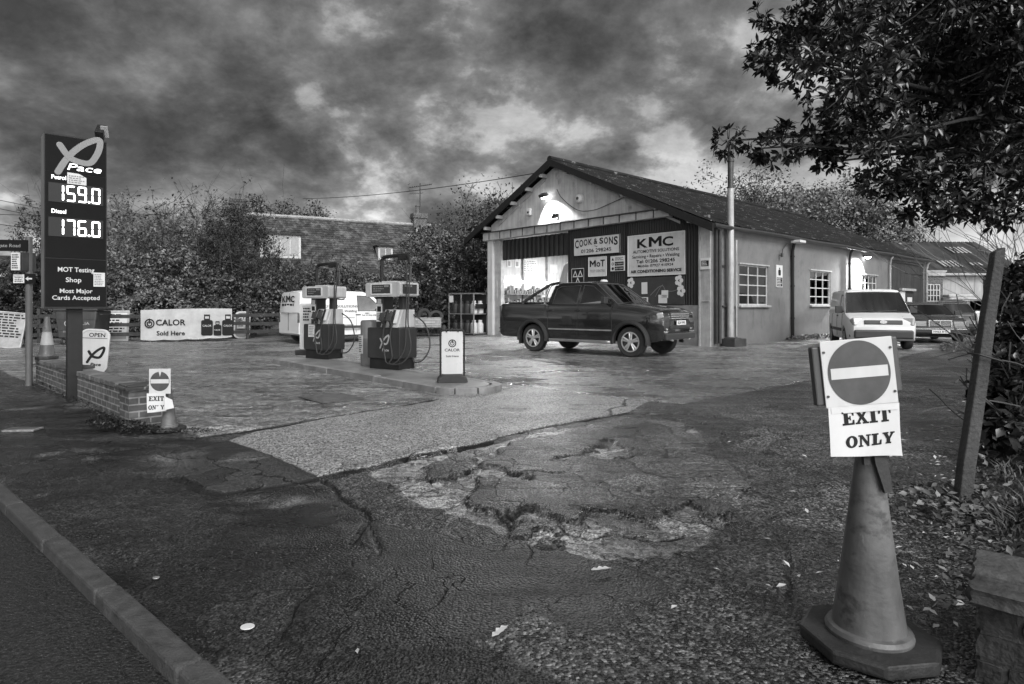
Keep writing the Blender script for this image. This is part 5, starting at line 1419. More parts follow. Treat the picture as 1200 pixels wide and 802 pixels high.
# open sign
q = G(107, 442)
OS = thing('open_sign', 'white rounded OPEN board with a leaf logo behind the brick wall', 'sign', (q.x, q.y, .0), R(14)); OS.rotation_euler = (R(-6), R(3), R(14))
mb = MB(); mb.prism(rrect(-.24, .24, .06, .87, .13), -.02, .02, [rrect(-.205, .205, .095, .835, .10)]); mb.build('board_frame', m_white, OS, bevel=.006)
mb = MB(); mb.prism(rrect(-.21, .21, .09, .84, .10), -.008, .008); p = mb.build('panel', m_signwhite, OS)
mb = MB(); words(mb, 'OPEN', .03, .725, .07, .26, -.0095, bold=.02); fish(mb, .02, .40, .27, .045, -.0095); words(mb, 'Pace', .05, .20, .055, .17, -.0095, bold=.03, shear=.15); mb.flat([(-.2, .695), (.2, .695), (.2, .705), (-.2, .705)], -.0095); mb.build('lettering', m_ink, p)
mb = MB(); mb.box((.05, .04, .03), (.42, .30, .05)); mb.build('foot', m_rubber, OS, bevel=.02)
# wheeled bin
q = G(86, 404)
BN = thing('wheeled_bin', 'large grey four-wheeled refuse bin behind the pylon post', 'bin', (q.x, q.y + .5, 0), R(6))
m_bin = M('bin_steel', .04, .5, var=.3, scale=3, streak=.3)
mb = MB(); mb.prism([(-.55, .22), (.55, .22), (.66, 1.12), (-.66, 1.12)], -.46, .46); body = mb.build('body', m_bin, BN, bevel=.03)
mb = MB(); mb.box((0, 0, 1.17), (1.40, 1.0, .09)); mb.box((0, -.3, 1.22), (1.3, .4, .04)); mb.build('lid', m_darkmetal, BN, bevel=.025)
for z in (.5, .85):
    mb = MB(); mb.box((0, -.468, z), (1.16, .016, .03)); mb.build('rib', m_bin, body)
for sx in (-1, 1):
    mb = MB(); mb.tube([(sx * .66, -.3, 1.0), (sx * .74, -.3, 1.0), (sx * .74, .3, 1.0), (sx * .66, .3, 1.0)], .022, 6); mb.build('lifting_bar', m_darkmetal, BN)
for sx in (-.46, .46):
    for sy in (-.34, .34):
        mb = MB(); mb.cyl((sx - .03, sy, .10), (sx + .03, sy, .10), .10, n=16); w_ = mb.build('castor', m_rubber, BN, smooth=40)
        mb = MB(); mb.cyl((sx - .034, sy, .10), (sx + .034, sy, .10), .055, n=14); mb.build('hub', m_dirty_white, w_)
mb = MB(); disc(mb, -.26, .70, .095, -.475, r_in=.062); disc(mb, -.26, .68, .03, -.475); words(mb, 'VEOLIA', .15, .655, .09, .58, -.475, bold=.01); words(mb, '0345 606 0460', -.16, .40, .06, .45, -.475); mb.build('lettering', m_dirty_white, body)
# banner
bL, bR = P(165, 381, 21.9), P(272, 378, 22.3)
BA = thing('banner', 'long pale gas banner with a flame mark and bottle pictures tied to the fence', 'banner', (*((bL + bR) / 2)[:2], 0), math.atan2(bR.y - bL.y, bR.x - bL.x))
bw = (bR - bL).length
mb = MB(); vs = []; fs = []
for j in range(9):
    for i in range(41):
        u, v = i / 40, j / 8
        sagz = -.05 * math.sin(PI * u) * (1 - v) - .03 * abs(math.sin(4 * PI * u)) * (1 - v)
        vs.append((-bw / 2 + bw * u, -.02 + .012 * math.sin(u * 23 + v * 3), .08 + .05 * math.sin(u * 2.2) + v * (1.06 - .04 * u) + sagz + .05 * u))
for j in range(8):
    for i in range(40): a_ = j * 41 + i; fs.append((a_, a_ + 1, a_ + 42, a_ + 41))
mb.add(vs, fs); cl_ = mb.build('cloth', M('banner_cloth', .36, .6, var=.22, scale=2.2, bump=.4, bscale=5), BA, smooth=60, recalc=False)
mb = MB(); disc(mb, -bw * .40, .66, .17, -.045, r_in=.125); disc(mb, -bw * .40, .65, .095, -.045, r_in=.055); mb.flat([(-bw * .40 - .02, .66), (-bw * .40 + .02, .66), (-bw * .40 + .02, .84), (-bw * .40 - .02, .84)], -.046)
words(mb, 'CALOR', -bw * .17, .60, .20, 1.0, -.045, bold=.02); words(mb, 'Sold Here', -bw * .17, .24, .15, .95, -.045, bold=.02)
for cx, s_ in ((.70, 1.0), (1.06, .68), (1.42, 1.0)):
    z0_ = .22
    mb.flat(rrect(cx - .20 * s_, cx + .20 * s_, z0_, z0_ + .56 * s_, .07 * s_), -.045); mb.flat([(cx - .10 * s_, z0_ + .56 * s_), (cx + .10 * s_, z0_ + .56 * s_), (cx + .10 * s_, z0_ + .76 * s_), (cx - .10 * s_, z0_ + .76 * s_)], -.0455, [[(cx - .07 * s_, z0_ + .61 * s_), (cx + .07 * s_, z0_ + .61 * s_), (cx + .07 * s_, z0_ + .71 * s_), (cx - .07 * s_, z0_ + .71 * s_)]])
mb.build('lettering', m_ink, cl_)
mb = MB()
for cx, s_ in ((.70, 1.0), (1.06, .68), (1.42, 1.0)): words(mb, 'CALOR', cx, .44 * s_ + .1, .07 * s_, .3 * s_, -.047)
mb.build('bottle_lettering', m_paper, cl_)

# ------------------------------------------------------------------ fence
m_fence = M('fence_timber', .03, .8, var=.45, scale=5, streak=.4)
def fence(label, a, b, n):
    a, b = Vector((*a, 0)), Vector((*b, 0)); L_ = (b - a).length
    t = thing('rail_fence', label, 'fence', a, math.atan2(b.y - a.y, b.x - a.x))
    for i in range(n + 1):
        mb = MB(); mb.box((L_ * i / n, .06, .55), (.10, .10, 1.3), rz=.03 * i); mb.build('post', m_fence, t, bevel=.006)
    for z in (.28, .60, .92):
        mb = MB()
        for i in range(n): mb.box((L_ * (i + .5) / n, .0, z + .012 * math.sin(i * 3 + z * 9)), (L_ / n + .05, .035, .13), ry=.008 * math.sin(i * 5 + z))
        mb.build('rail', m_fence, t, bevel=.004)
fence('dark timber rail fence behind the wheeled bin and boards', (-19.5, 20.2), (-13.3, 22.35), 4)
fence('dark timber rail fence behind the banner and the lettered van', (-13.3, 22.35), (-2.9, 28.2), 7)

# ------------------------------------------------------------------ gas bottle cage
CA = thing('bottle_cage', 'dark steel mesh cage of gas bottles beside the white bay post', 'cage', (-1.66, 26.9, 0), R(-36.9))
cw, cd, ch = 1.50, .92, 1.80
mb = MB()
for x in (-cw, -cw / 2, 0):
    for y in (0, cd): mb.box((x - .02 * (x == 0) + .02 * (x == -cw), y, ch / 2 + .03), (.045, .045, ch))
for z in (.06, .92, ch + .02):
    mb.b2(-cw, 0, -.015, .02, z, z + .04); mb.b2(-cw, 0, cd - .02, cd + .015, z, z + .04); mb.b2(-.035, 0.004, 0, cd, z - .002, z + .042); mb.b2(-cw - .004, -cw + .035, 0, cd, z - .002, z + .042)
mb.build('cage_frame', m_steel, CA)
mb = MB()
for i in range(31): x = -cw + cw * i / 30; mb.b2(x - .0025, x + .0025, -.02, -.016, .1, ch)
for i in range(24): z = .1 + (ch - .1) * i / 23; mb.b2(-cw, 0, -.024, -.0205, z - .0025, z + .0025)
mb.build('mesh_door', m_darkmetal, CA)
mb = MB(); mb.b2(-cw, 0, 0, cd, .90, .917); mb.b2(-cw, 0, 0, cd, .04, .058); mb.b2(-cw - .03, .03, -.03, cd + .03, ch + .065, ch + .09); mb.b2(-cw, -0.04, cd - .03, cd - .022, .1, ch); mb.build('shelf', m_darkmetal, CA)
mb = MB(); mb.b2(-cw + .06, -cw + .30, -.032, -.026, 1.45, 1.75); mb.build('cage_notice', m_paper, CA)
mb = MB(); mb.b2(-.002, .012, .08, cd - .05, .95 + .22, 1.16 + .22 - .0); mb.build('dark_plate', m_black, CA)
m_btl = M('gas_bottle_paint', .045, .4, var=.25, scale=4); m_btl_l = M('pale_gas_bottle', .48, .45, var=.15, scale=4)
base = None
q_ = Matrix.Rotation(R(-36.9), 4, 'Z')
nbt = 0
lbls = {0: 'dark gas bottle inside the mesh cage', 1: 'pale gas bottle at the open end of the mesh cage'}
protos = {}
for lev, z in ((0, .062), (1, .92)):
    for i in range(4):
        for j in range(2):
            light = 1 if i == 3 else 0
            x = -cw + .22 + i * .355; y = .24 + j * .42
            w_ = Vector((-1.66, 26.9, 0)) + q_ @ Vector((x, y, z))
            if light not in protos:
                t = thing('gas_bottle', lbls[light], 'gas bottle', w_, 0, 'pale gas bottles in the cage' if light else 'dark gas bottles in the cage')
                mb = MB(); mb.lathe([(.10, 0), (.15, .03), (.155, .06), (.155, .40), (.13, .47), (.06, .51), (.0, .515)], 18); mb.build('cylinder', m_btl_l if light else m_btl, t, smooth=50)
                mb = MB(); mb.lathe([(.09, .47), (.095, .60), (.08, .60), (.075, .48)], 14); mb.cyl((0, 0, .5), (0, 0, .57), .03, n=8); mb.build('collar', m_btl_l if light else m_btl, t, smooth=40)
                protos[light] = t
            else:
                t = copy_tree(protos[light]); t.location = w_
# folded pale sheeting behind the bay post
tp = thing('sheeting', 'pale ribbed sheeting propped against the garage corner above the bottle cage', 'sheet', (*gw(-10.95, .5)[:2], 0), GRZ + R(20))
mb = MB(); vs = []; fs = []
for j in range(7):
    for i in range(25):
        u, v = i / 24, j / 6; vs.append((-.7 + 1.0 * u + .15 * v, .05 * math.sin(u * 28) + .2 * v, 1.0 + v * (1.9 * (.45 + .55 * u))))
for j in range(6):
    for i in range(24): a_ = j * 25 + i; fs.append((a_, a_ + 1, a_ + 26, a_ + 25))
mb.add(vs, fs); mb.build('sheet', M('pale_sheeting', .28, .6, var=.5, scale=5, streak=.5), tp, recalc=False)
tp_leg = MB(); tp_leg.b2(-.2, -.14, .12, .18, 0, 1.4); tp_leg.b2(.3, .36, .12, .18, 0, 1.4); tp_leg.build('prop', m_darkwood, tp)

# ------------------------------------------------------------------ box trailer with tyres
TR = thing('box_trailer', 'small galvanised box trailer loaded with two old tyres by the hedge', 'trailer', (*P(502, 390, 26.3)[:2], 0), R(6))
m_tr = M('trailer_sheet', .26, .45, metal=.3, var=.3, scale=4, streak=.3)
mb = MB()
mb.b2(-.55, .55, -.70, -.67, .42, .80); mb.b2(-.55, .55, .67, .70, .42, .80); mb.b2(-.55, -.52, -.67, .67, .42, .80); mb.b2(.52, .55, -.67, .67, .42, .80); mb.b2(-.55, .55, -.70, .70, .39, .42)
mb.build('box_body', m_tr, TR, bevel=.006)
mb = MB(); mb.b2(-.50, .50, -.715, -.702, .70, .73); mb.b2(-.50, .50, -.715, -.702, .50, .53); mb.b2(-.4, .3, -.72, -.703, .58, .64); mb.build('tailboard_rail', m_dirty_white, TR)
mb = MB(); mb.tube([(0, -.6, .36), (.12, -1.0, .34), (.18, -1.25, .36)], .03, 6); mb.ball((.18, -1.25, .38), .06); mb.box((0, .0, .33), (1.2, .06, .06)); mb.build('drawbar', m_darkmetal, TR)
for sx in (-1, 1):
    mb = MB(); mb.lathe([(.14, -.06), (.22, -.07), (.24, -.03), (.24, .03), (.22, .07), (.14, .06)], 20, (sx * .66, 0, .24), 'X'); w_ = mb.build('wheel', m_rubber, TR, smooth=40)
    mb = MB(); mb.cyl((sx * .66 - .05, 0, .24), (sx * .66 + .05, 0, .24), .135, n=14); mb.build('rim', m_steel, w_)
def tyre(label, loc, rot):
    mb = MB(); mb.lathe([(.19, -.07), (.24, -.095), (.31, -.09), (.33, -.06), (.335, 0), (.33, .06), (.31, .09), (.24, .095), (.19, .07), (.19, -.07)], 28, caps=False)
    o = mb.build('old_tyre', m_rubber, smooth=40); o.location = loc; o.rotation_euler = rot
    tag(o, label, 'tyre', 'tyres on the trailer')
tb = TR.location
tyre('old tyre standing on edge in the trailer box', (tb.x - .18, tb.y - .1, .86), (R(90), R(0), R(35)))
tyre('old tyre tipped over to the right inside the trailer box', (tb.x + .30, tb.y + .1, .80), (R(50), R(25), R(-20)))
# block at the foot of the flue, drain cover and litter
bk = thing('concrete_block', 'dark weathered block at the foot of the flue pipe', 'block', gw(WX + .28, .78), GRZ)
mb = MB(); mb.box((.04, 0, .12), (.46, .74, .26)); mb.box((.04, -.1, .262), (.40, .4, .03)); mb.build('block', M('wet_block', .035, .6, var=.5, scale=6, bump=.5, bscale=20), bk, bevel=.03)
dg_ = G(388, 467)
dc = thing('drain_cover', 'sunken rectangular drain cover in the concrete before the pumps', 'drain cover', (dg_.x, dg_.y, .004), IRZ)
mb = MB(); mb.box((0, 0, .006), (.80, .62, .012)); 
for i in range(9): mb.box((-.32 + .08 * i, 0, .014), (.03, .54, .008))
mb.build('cover_plate', M('iron_cover', .08, .5, metal=.2, var=.5, scale=8), dc, bevel=.003)
mg = G(27, 505)
mc = thing('utility_cover', 'small bright-rimmed rectangular cover set in the footway on the left', 'cover', (mg.x, mg.y, .006), R(6))
mb = MB(); mb.box((0, 0, .008), (.30, .17, .02)); mb.build('rim', M('worn_iron', .22, .45, metal=.3, var=.5, scale=20), mc, bevel=.003)
mb = MB(); mb.box((0, 0, .0185), (.25, .125, .006))
mb.build('cover_plate', M('iron_cover', .045), mc)
def litter(name, label, cat, px, py, r, m_, h=.006):
    g = G(px, py); mb = MB(); mb.lathe([(r * .8, 0), (r, h * .5), (r * .95, h), (0, h * 1.05)], 16); o = mb.build(name, m_); o.location = (g.x, g.y, .008); o.scale = (1, .85, 1)
    return tag(o, label, cat)
litter('flattened_lid', 'round white flattened lid lying on the footway near the kerb', 'litter', 290, 738, .028, m_paper)
litter('litter_disc', 'dark bottle cap with a pale rim lying near the kerb', 'litter', 183, 680, .016, m_steel)
# ------------------------------------------------------------------ vehicles
def paint(name, c, rough=.28, coat=.6, var=.10):
    return M(name, c, rough, var=var, scale=2.5, coat=coat)
m_cargl = glass_mat('car_glass', .16, .20)
m_head = M('headlamp_glass', .28, .12, var=.3, scale=30, coat=1.0)
m_tail = M('tail_lamp', .07, .15, var=.3, scale=20, coat=1.0)
m_plast = M('black_plastic', .03, .5, var=.2)
m_chrome = M('bright_trim', .6, .18, metal=.9, var=.1)
m_alloy = M('alloy_rim', .5, .3, metal=.6, var=.1)
m_seat = M('seat_cloth', .05, .85, var=.2)
m_plate = M('number_plate', .65, .4, var=.05)

def lerp_prof(prof, x):
    for (xa, za), (xb, zb) in zip(prof, prof[1:]):
        if (xa - x) * (xb - x) <= 0 and xa != xb:
            return za + (zb - za) * (x - xa) / (xb - xa)
    return prof[0][1] if abs(x - prof[0][0]) < abs(x - prof[-1][0]) else prof[-1][1]

def vehicle(name, label, cat, loc, heading, S, group=None):
    """x forward, y left, wheels on z = 0"""
    t = thing(name, label, cat, (loc[0], loc[1], loc[2] if len(loc) > 2 else .0), heading, group)
    W_, xf, xr = S['W'], S['xf'], S['xr']; deck = S['deck']; zb0 = S.get('zb', .28); Rw = S['R']; arch = S.get('arch', Rw + .06)
    wx = S['wheels']; body_m = S['paint']
    nose, tail = S.get('nose', .16), S.get('tailt', .07)
    def wfac(x):
        u = max(0, (x - (xf - .55)) / .55); v = max(0, ((xr + .4) - x) / .4)
        return 1 - nose * u ** 2.4 - tail * v ** 2.4
    xs = set(np.linspace(xr, xf, 44).tolist()) | {p[0] for p in deck if xr <= p[0] <= xf} | {xf - .03, xf - .08, xr + .03, xr + .08}
    for w in wx:
        xs |= {w + arch * math.cos(a) for a in np.linspace(0, PI, 17)}
    xs = sorted(xs)
    xs = [x for i, x in enumerate(xs) if i == 0 or x - xs[i - 1] > 1e-4]
    mb = MB(); ring = 0; vs = []; fs = []
    for x in xs:
        w = W_ * wfac(x); zt = lerp_prof(deck, x)
        u = max(0, (x - (xf - .25)) / .25); v = max(0, ((xr + .2) - x) / .2)
        zb = zb0 + .10 * u ** 2 + .08 * v ** 2
        inarch = 0
        for a in wx:
            d_ = abs(x - a)
            if d_ <= arch: zb = max(zb, Rw + math.sqrt(max(0, arch * arch - d_ * d_))); 
        zb = min(zb, zt - .10)
        zm = max(zb + .03, zb0 + (zt - zb0) * .55)
        zm = min(zm, zt - .075)
        zmid = zb0 + (zt - zb0) * .55
        def wz(z):
            if z < zmid: return w * (1 - .035 * ((zmid - z) / (zmid - zb0)) ** 2)
            return w * (1 - .045 * ((z - zmid) / max(.05, zt - zmid)) ** 3)
        lv = []
        for k_, l_ in enumerate((zb0 + .005, zb0 + .06, zb0 + (zmid - zb0) * .55, zmid, zmid + (zt - zmid) * .45, zmid + (zt - zmid) * .75, zt - .02)):
            lv.append(min(max(l_, zb + .002 + .006 * k_), zt - .02 + .0008 * k_))
        half = [(0, zb), (w * .80, zb)] + [(wz(z_), z_) for z_ in lv] + [(w * .925, zt - .002), (w * .86, zt + .006), (w * .5, zt + S.get('crown', .03) * .8), (0, zt + S.get('crown', .03))]
        full = half + [(-p[0], p[1]) for p in reversed(half[1:-1])]
        ring = len(full)
        vs += [(x, p[0], p[1]) for p in full]
    n = len(xs)
    for i in range(n - 1):
        for j in range(ring): fs.append((i * ring + j, i * ring + (j + 1) % ring, (i + 1) * ring + (j + 1) % ring, (i + 1) * ring + j))
    fs += [tuple(range(ring)), tuple(range((n - 1) * ring, n * ring))]
    mb.add(vs, fs)
    body = mb.build('body', body_m, t, smooth=32)
    # cabin sides with real window openings
    gh = S['cabin']; zB, zR = S['belt'], max(p[1] for p in gh); yb, yr = S['yb'], S['yr']
    def ymap(z): return yb + (yr - yb) * max(0, min(1, (z - zB) / (zR - zB))) ** 1.25
    for sgn in (1, -1):
        mb = MB(); mb.prism(gh, 0, .035, S['wins'], fn=lambda x, y, z: (x, sgn * (ymap(z) - y), z)); mb.build('cabin_side', body_m, t, smooth=30)
        for k, w in enumerate(S['wins']):
            mb = MB(); mb.prism(w, .012, .016, fn=lambda x, y, z: (x, sgn * (ymap(z) - y), z)); pn = mb.build('side_window', m_cargl, t)
            cx = sum(p[0] for p in w) / len(w); cz = sum(p[1] for p in w) / len(w)
            big_ = [(cx + (p[0] - cx) * 1.07, cz + (p[1] - cz) * 1.09) for p in w]
            mb = MB(); mb.prism(big_, -.003, .003, [w], fn=lambda x, y, z: (x, sgn * (ymap(z) - y), z)); mb.build('window_seal', m_plast, pn)
    # roof skin following the upper cabin outline
    top = S['roof']; vs = []; fs = []; m_ = 10
    for x, z in top:
        yy = ymap(z)
        for j in range(m_ + 1):
            u = -1 + 2 * j / m_
            vs.append((x, yy * u, z + .035 * (1 - u * u) - (.012 if abs(u) == 1 else 0)))
    for i in range(len(top) - 1):
        for j in range(m_): a_ = i * (m_ + 1) + j; fs.append((a_, a_ + 1, a_ + m_ + 2, a_ + m_ + 1))
    mb = MB(); mb.add(vs, fs); rf = mb.build('roof', body_m, t, smooth=40)
    md = rf.modifiers.new('thick', 'SOLIDIFY'); md.thickness = .025; md.offset = -1
    # windscreen and tailgate: framed panes across the body
    def cross_pane(nm, lo, hi, glass=True, margin=.05, wiper=False):
        (x0, z0), (x1, z1) = lo, hi
        bow = .07 * (1 if x0 > 0 else -1)
        def q(u, v):
            z = z0 + (z1 - z0) * v; x = x0 + (x1 - x0) * v
            return (x + bow * (1 - u * u) * (1 - .5 * v), ymap(z) * u * .985, z + .02 * (1 - u * u) * v)
        nu, nv = 12, 6
        vs = [q(-1 + 2 * i / nu, j / nv) for j in range(nv + 1) for i in range(nu + 1)]
        fs_g = []; fs_f = []
        for j in range(nv):
            for i in range(nu):
                a_ = j * (nu + 1) + i; f_ = (a_, a_ + 1, a_ + nu + 2, a_ + nu + 1)
                fs_g.append(f_)
        mb = MB(); mb.add(vs, fs_g); pn = mb.build(nm, m_cargl if glass else body_m, t, smooth=60)
        if glass:
            mb = MB()
            for e in ([q(-.985 + 1.97 * i / 12, .02) for i in range(13)], [q(-.985 + 1.97 * i / 12, .97) for i in range(13)], [q(-.97, j / 6) for j in range(7)], [q(.97, j / 6) for j in range(7)]):
                mb.tube(e, .020, 5)
            mb.build('screen_seal', m_plast, pn, smooth=60)
            if wiper:
                mb = MB()
                for u0, u1 in ((-.75, -.15), (.0, .6)):
                    a_, b2_ = Vector(q(u0, .05)), Vector(q(u1, .10)); d_ = Vector((.02, 0, .012)); mb.tube([a_ + d_, b2_ + d_], .008, 5)
                mb.build('wiper', m_plast, pn)
        return pn
    cross_pane('windscreen', *S['ws'], wiper=True)
    if S.get('rw'): cross_pane('rear_window', *S['rw'], glass=S.get('rw_glass', True))
    # cabin floor, seats, dash, wheel
    mb = MB()
    sx = S.get('seat_x', .1)
    for x in S.get('seats', (sx, sx - .85)):
        for y in (-.36, .36):
            mb.box((x, y, zB - .18), (.48, .46, .16)); mb.box((x - .24, y, zB + .10), (.13, .46, .55), ry=R(-12)); mb.box((x - .31, y, zB + .44), (.09, .24, .18), ry=R(-12))
    mb.build('seat', m_seat, t, bevel=.04)
    mb = MB(); mb.box((S['ws'][0][0] - .22, 0, zB - .06), (.42, 2 * yb - .16, .18)); dsh = mb.build('dashboard', m_plast, t, bevel=.04)
    mb = MB(); wy = -.36
    mb.tube([(S['ws'][0][0] - .48 + .07 * math.sin(a), wy + .18 * math.cos(a), zB + .05 + .17 * math.sin(a)) for a in np.linspace(0, 2 * PI, 17)], .016, 6, caps=False); mb.build('steering_wheel', m_plast, dsh)
    # wheels
    tr = S.get('track', W_ - .13)
    for w in wx:
        for sgn in (1, -1):
            mb = MB(); mb.lathe([(Rw * .62, -.10), (Rw * .90, -.115), (Rw * .985, -.09), (Rw, -.05), (Rw, .05), (Rw * .985, .09), (Rw * .90, .115), (Rw * .62, .10), (Rw * .60, 0), (Rw * .62, -.10)], 36, (w, sgn * tr, Rw), 'Y', caps=False)
            wh = mb.build('wheel', m_rubber, t, smooth=35)
            mb = MB(); o_ = sgn * (tr + .0 * sgn)
            yo = sgn * (tr + .095)
            mb.lathe([(Rw * .66, -.02), (Rw * .66, .02), (Rw * .60, .018), (Rw * .58, -.02), (Rw * .66, -.02)], 32, (w, yo, Rw), 'Y', caps=False)
            ns = S.get('spokes', 5)
            for k in range(ns):
                for dk in ((-.16, .16) if S.get('double', False) else (0,)):
                    a = 2 * PI * k / ns + dk + .3
                    p0 = (w + .06 * math.cos(a), yo, Rw + .06 * math.sin(a)); p1_ = (w + Rw * .60 * math.cos(a), yo, Rw + Rw * .60 * math.sin(a))
                    mb.tube([p0, p1_], [.030, .026 if S.get('double') else .035], 6)
            mb.cyl((w, yo - sgn * .03, Rw), (w, yo + sgn * .018, Rw), .07, n=14)
            rim = mb.build('rim', S.get('rim', m_alloy), wh, smooth=35)
            mb = MB(); mb.cyl((w, yo - sgn * .05, Rw), (w, yo - sgn * .10, Rw), Rw * .64, n=24); mb.build('brake_disc', m_darkmetal, wh)
    # underbody so light does not pass through the arches
    mb = MB(); mb.b2(wx[1] - .35, wx[0] + .35, -W_ * .62, W_ * .62, zb0 - .04, zb0 + .25); mb.build('chassis', m_plast, t)
    # mirrors, handles, door seams
    for sgn in (1, -1):
        mx = S['ws'][0][0] - .30
        mb = MB(); mb.box((mx, sgn * (yb + .13), zB + .12), (.11, .20, S.get('mirror_h', .15))); mb.tube([(mx, sgn * (yb - .02), zB + .05), (mx, sgn * (yb + .08), zB + .09)], .025, 6)
        mb.build('mirror', S.get('mirror_m', m_plast), t, bevel=.025)
        for hx in S.get('handles', ()):
            mb = MB(); hz = S.get('handle_z', zB - .12); mb.box((hx, sgn * (W_ * wfac(hx) * .99 + .004), hz), (.20, .035, .032)); mb.build('door_handle', S.get('handle_m', m_plast), t, bevel=.01)
        sm = MB()
        for dx in S.get('seams', ()):
            zt = lerp_prof(deck, dx); w_ = W_ * wfac(dx)
            zl = zb0 + .08
            for a in wx:
                if abs(dx - a) < arch: zl = max(zl, Rw + math.sqrt(arch ** 2 - (dx - a) ** 2) + .02)
            pts = [(w_ * .986 + .0035, zl), (w_ + .0035, zb0 + (zt - zb0) * .55), (w_ * .986 + .0035, zt - .06), (w_ * .957 + .002, zt - .018)]
            sm.tube([(dx, sgn * p[0], p[1]) for p in pts], .006, 4)
        if S.get('seams'): sm.build('door_seam', m_plast, t)
    return t
def add(t, name, mat, fn, bevel=0, smooth=None, parent=None):
    mb = MB(); fn(mb); return mb.build(name, mat, parent or t, bevel=bevel, smooth=smooth)

# --- pickup
m_pick = paint('pickup_dark_paint', .009, .16, 1.0)
PK = dict(W=.955, xf=2.42, xr=-2.80, zb=.40, R=.385, arch=.47, wheels=(1.5475, -1.5475), paint=m_pick, nose=.10, tailt=.03, belt=1.31, yb=.90, yr=.68, crown=.035,
    deck=[(2.42, .98), (2.40, 1.10), (2.33, 1.16), (2.1, 1.21), (1.6, 1.28), (1.18, 1.32), (-1.10, 1.32), (-1.12, 1.34), (-2.74, 1.35), (-2.80, 1.30)],
    cabin=[(1.20, 1.29), (.98, 1.46), (.40, 1.875), (.1, 1.915), (-.70, 1.91), (-.92, 1.84), (-1.06, 1.29)],
    wins=[[(.94, 1.36), (.88, 1.44), (.35, 1.80), (.06, 1.825), (.02, 1.35)], [(-.10, 1.35), (-.08, 1.825), (-.70, 1.81), (-.82, 1.74), (-.88, 1.36)]],
    roof=[(.38, 1.885), (.1, 1.92), (-.3, 1.925), (-.70, 1.915), (-.93, 1.85)], ws=((1.16, 1.32), (.39, 1.885)), rw=((-1.06, 1.32), (-.92, 1.84)),
    handles=(-.02, -.93), handle_z=1.16, seams=(1.02, -.04, -1.02), double=True, track=.83, seat_x=.15, mirror_h=.17, handle_m=m_pick)
hd = Vector((.762, -.647, 0)); lf = Vector((.647, .762, 0))
pkc = Vector((1.795, 16.375, 0)) + lf * .90
pk = vehicle('pickup_truck', 'dark double-cab pickup parked in front of the lit garage bay', 'pickup', pkc, math.atan2(hd.y, hd.x), PK)
m_flare = M('arch_plastic', .018, .45, var=.15)
for w in (1.5475, -1.5475):
    for sgn in (1, -1):
        def flare(mb):
            n = 22; vs = []; fs = []
            for i in range(n + 1):
                a = R(-8) + R(196) * i / n
                for r, y in ((.44, .90), (.44, 1.00), (.475, 1.015), (.545, .985), (.55, .90)):
                    vs.append((w + r * math.cos(a), sgn * y, max(.30, .385 + r * math.sin(a))))
            for i in range(n):
                for j in range(5): fs.append((i * 5 + j, i * 5 + (j + 1) % 5, (i + 1) * 5 + (j + 1) % 5, (i + 1) * 5 + j))
            fs += [(0, 1, 2, 3, 4), tuple(range(n * 5, n * 5 + 5))]
            mb.add(vs, fs)
        add(pk, 'wheel_arch', m_flare, flare, smooth=40)
for sgn in (1, -1):
    add(pk, 'side_step', m_steel, lambda mb: (mb.tube([(1.0, sgn * .93, .36), (.95, sgn * 1.0, .36), (-.9, sgn * 1.0, .36), (-.97, sgn * .93, .36)], .035, 8), mb.box((0, sgn * .99, .385), (1.8, .09, .02))), smooth=40)
    add(pk, 'side_trim', m_steel, lambda mb: mb.box((.02, sgn * .966, .66), (2.0, .02, .035)))
    add(pk, 'headlight', m_head, lambda mb: mb.box((2.25, sgn * .70, 1.045), (.17, .42, .15), rz=sgn * R(-24), ry=R(-14)), bevel=.03)
    add(pk, 'fog_lamp', m_chrome, lambda mb: (mb.box((2.385, sgn * .64, .64), (.10, .30, .05), rz=sgn * R(-16)), mb.box((2.385, sgn * .64, .71), (.08, .18, .05), rz=sgn * R(-16))), bevel=.012)
    add(pk, 'bumper_bar', m_steel, lambda mb: mb.tube([(2.46, sgn * .45, .43), (2.42, sgn * .70, .50), (2.32, sgn * .86, .62)], .028, 6))
    add(pk, 'tail_lamp', m_tail, lambda mb: mb.box((-2.77, sgn * .86, 1.1), (.10, .14, .38)), bevel=.02)
add(pk, 'bonnet_line', m_plast, lambda mb: [mb.tube([(1.2, s * .80, 1.333), (1.8, s * .78, 1.273), (2.25, s * .70, 1.20)], .007, 4) for s in (1, -1)])
add(pk, 'grille', m_plast, lambda mb: mb.box((2.36, 0, 1.03), (.15, 1.02, .20)), bevel=.02)
add(pk, 'grille_bar', m_chrome, lambda mb: [mb.box((2.445, 0, z), (.03, .98, .034)) for z in (.975, 1.03, 1.085)], bevel=.004)
bd = add(pk, 'badge', m_chrome, lambda mb: mb.at((2.462, 0, 1.03), rz=PI / 2) and (disc(mb, 0, 0, .085, -.0, r_in=.070)))
add(pk, 'badge_mark', m_chrome, lambda mb: mb.at((2.462, 0, 1.03), rz=PI / 2) and (mb.stroke([(-.035, .066), (0, .005), (.035, .066)], .015, -.001), mb.stroke([(-.06, .03), (-.028, -.058), (0, .002)], .015, -.002), mb.stroke([(0, .002), (.028, -.058), (.06, .03)], .015, -.003)), parent=bd)
add(pk, 'lower_grille', m_plast, lambda mb: (mb.box((2.40, 0, .76), (.12, 1.10, .10)), mb.box((2.37, 0, .53), (.22, 1.64, .16))), bevel=.025)
npl = add(pk, 'number_plate', m_plate, lambda mb: mb.box((2.472, .0, .865), (.012, .52, .112)), bevel=.003)
add(pk, 'plate_lettering', m_ink, lambda mb: (mb.at((2.480, 0, .835), rz=PI / 2), words(mb, 'K24 VWL', 0, 0, .065, .42, 0, bold=.02)), parent=npl)
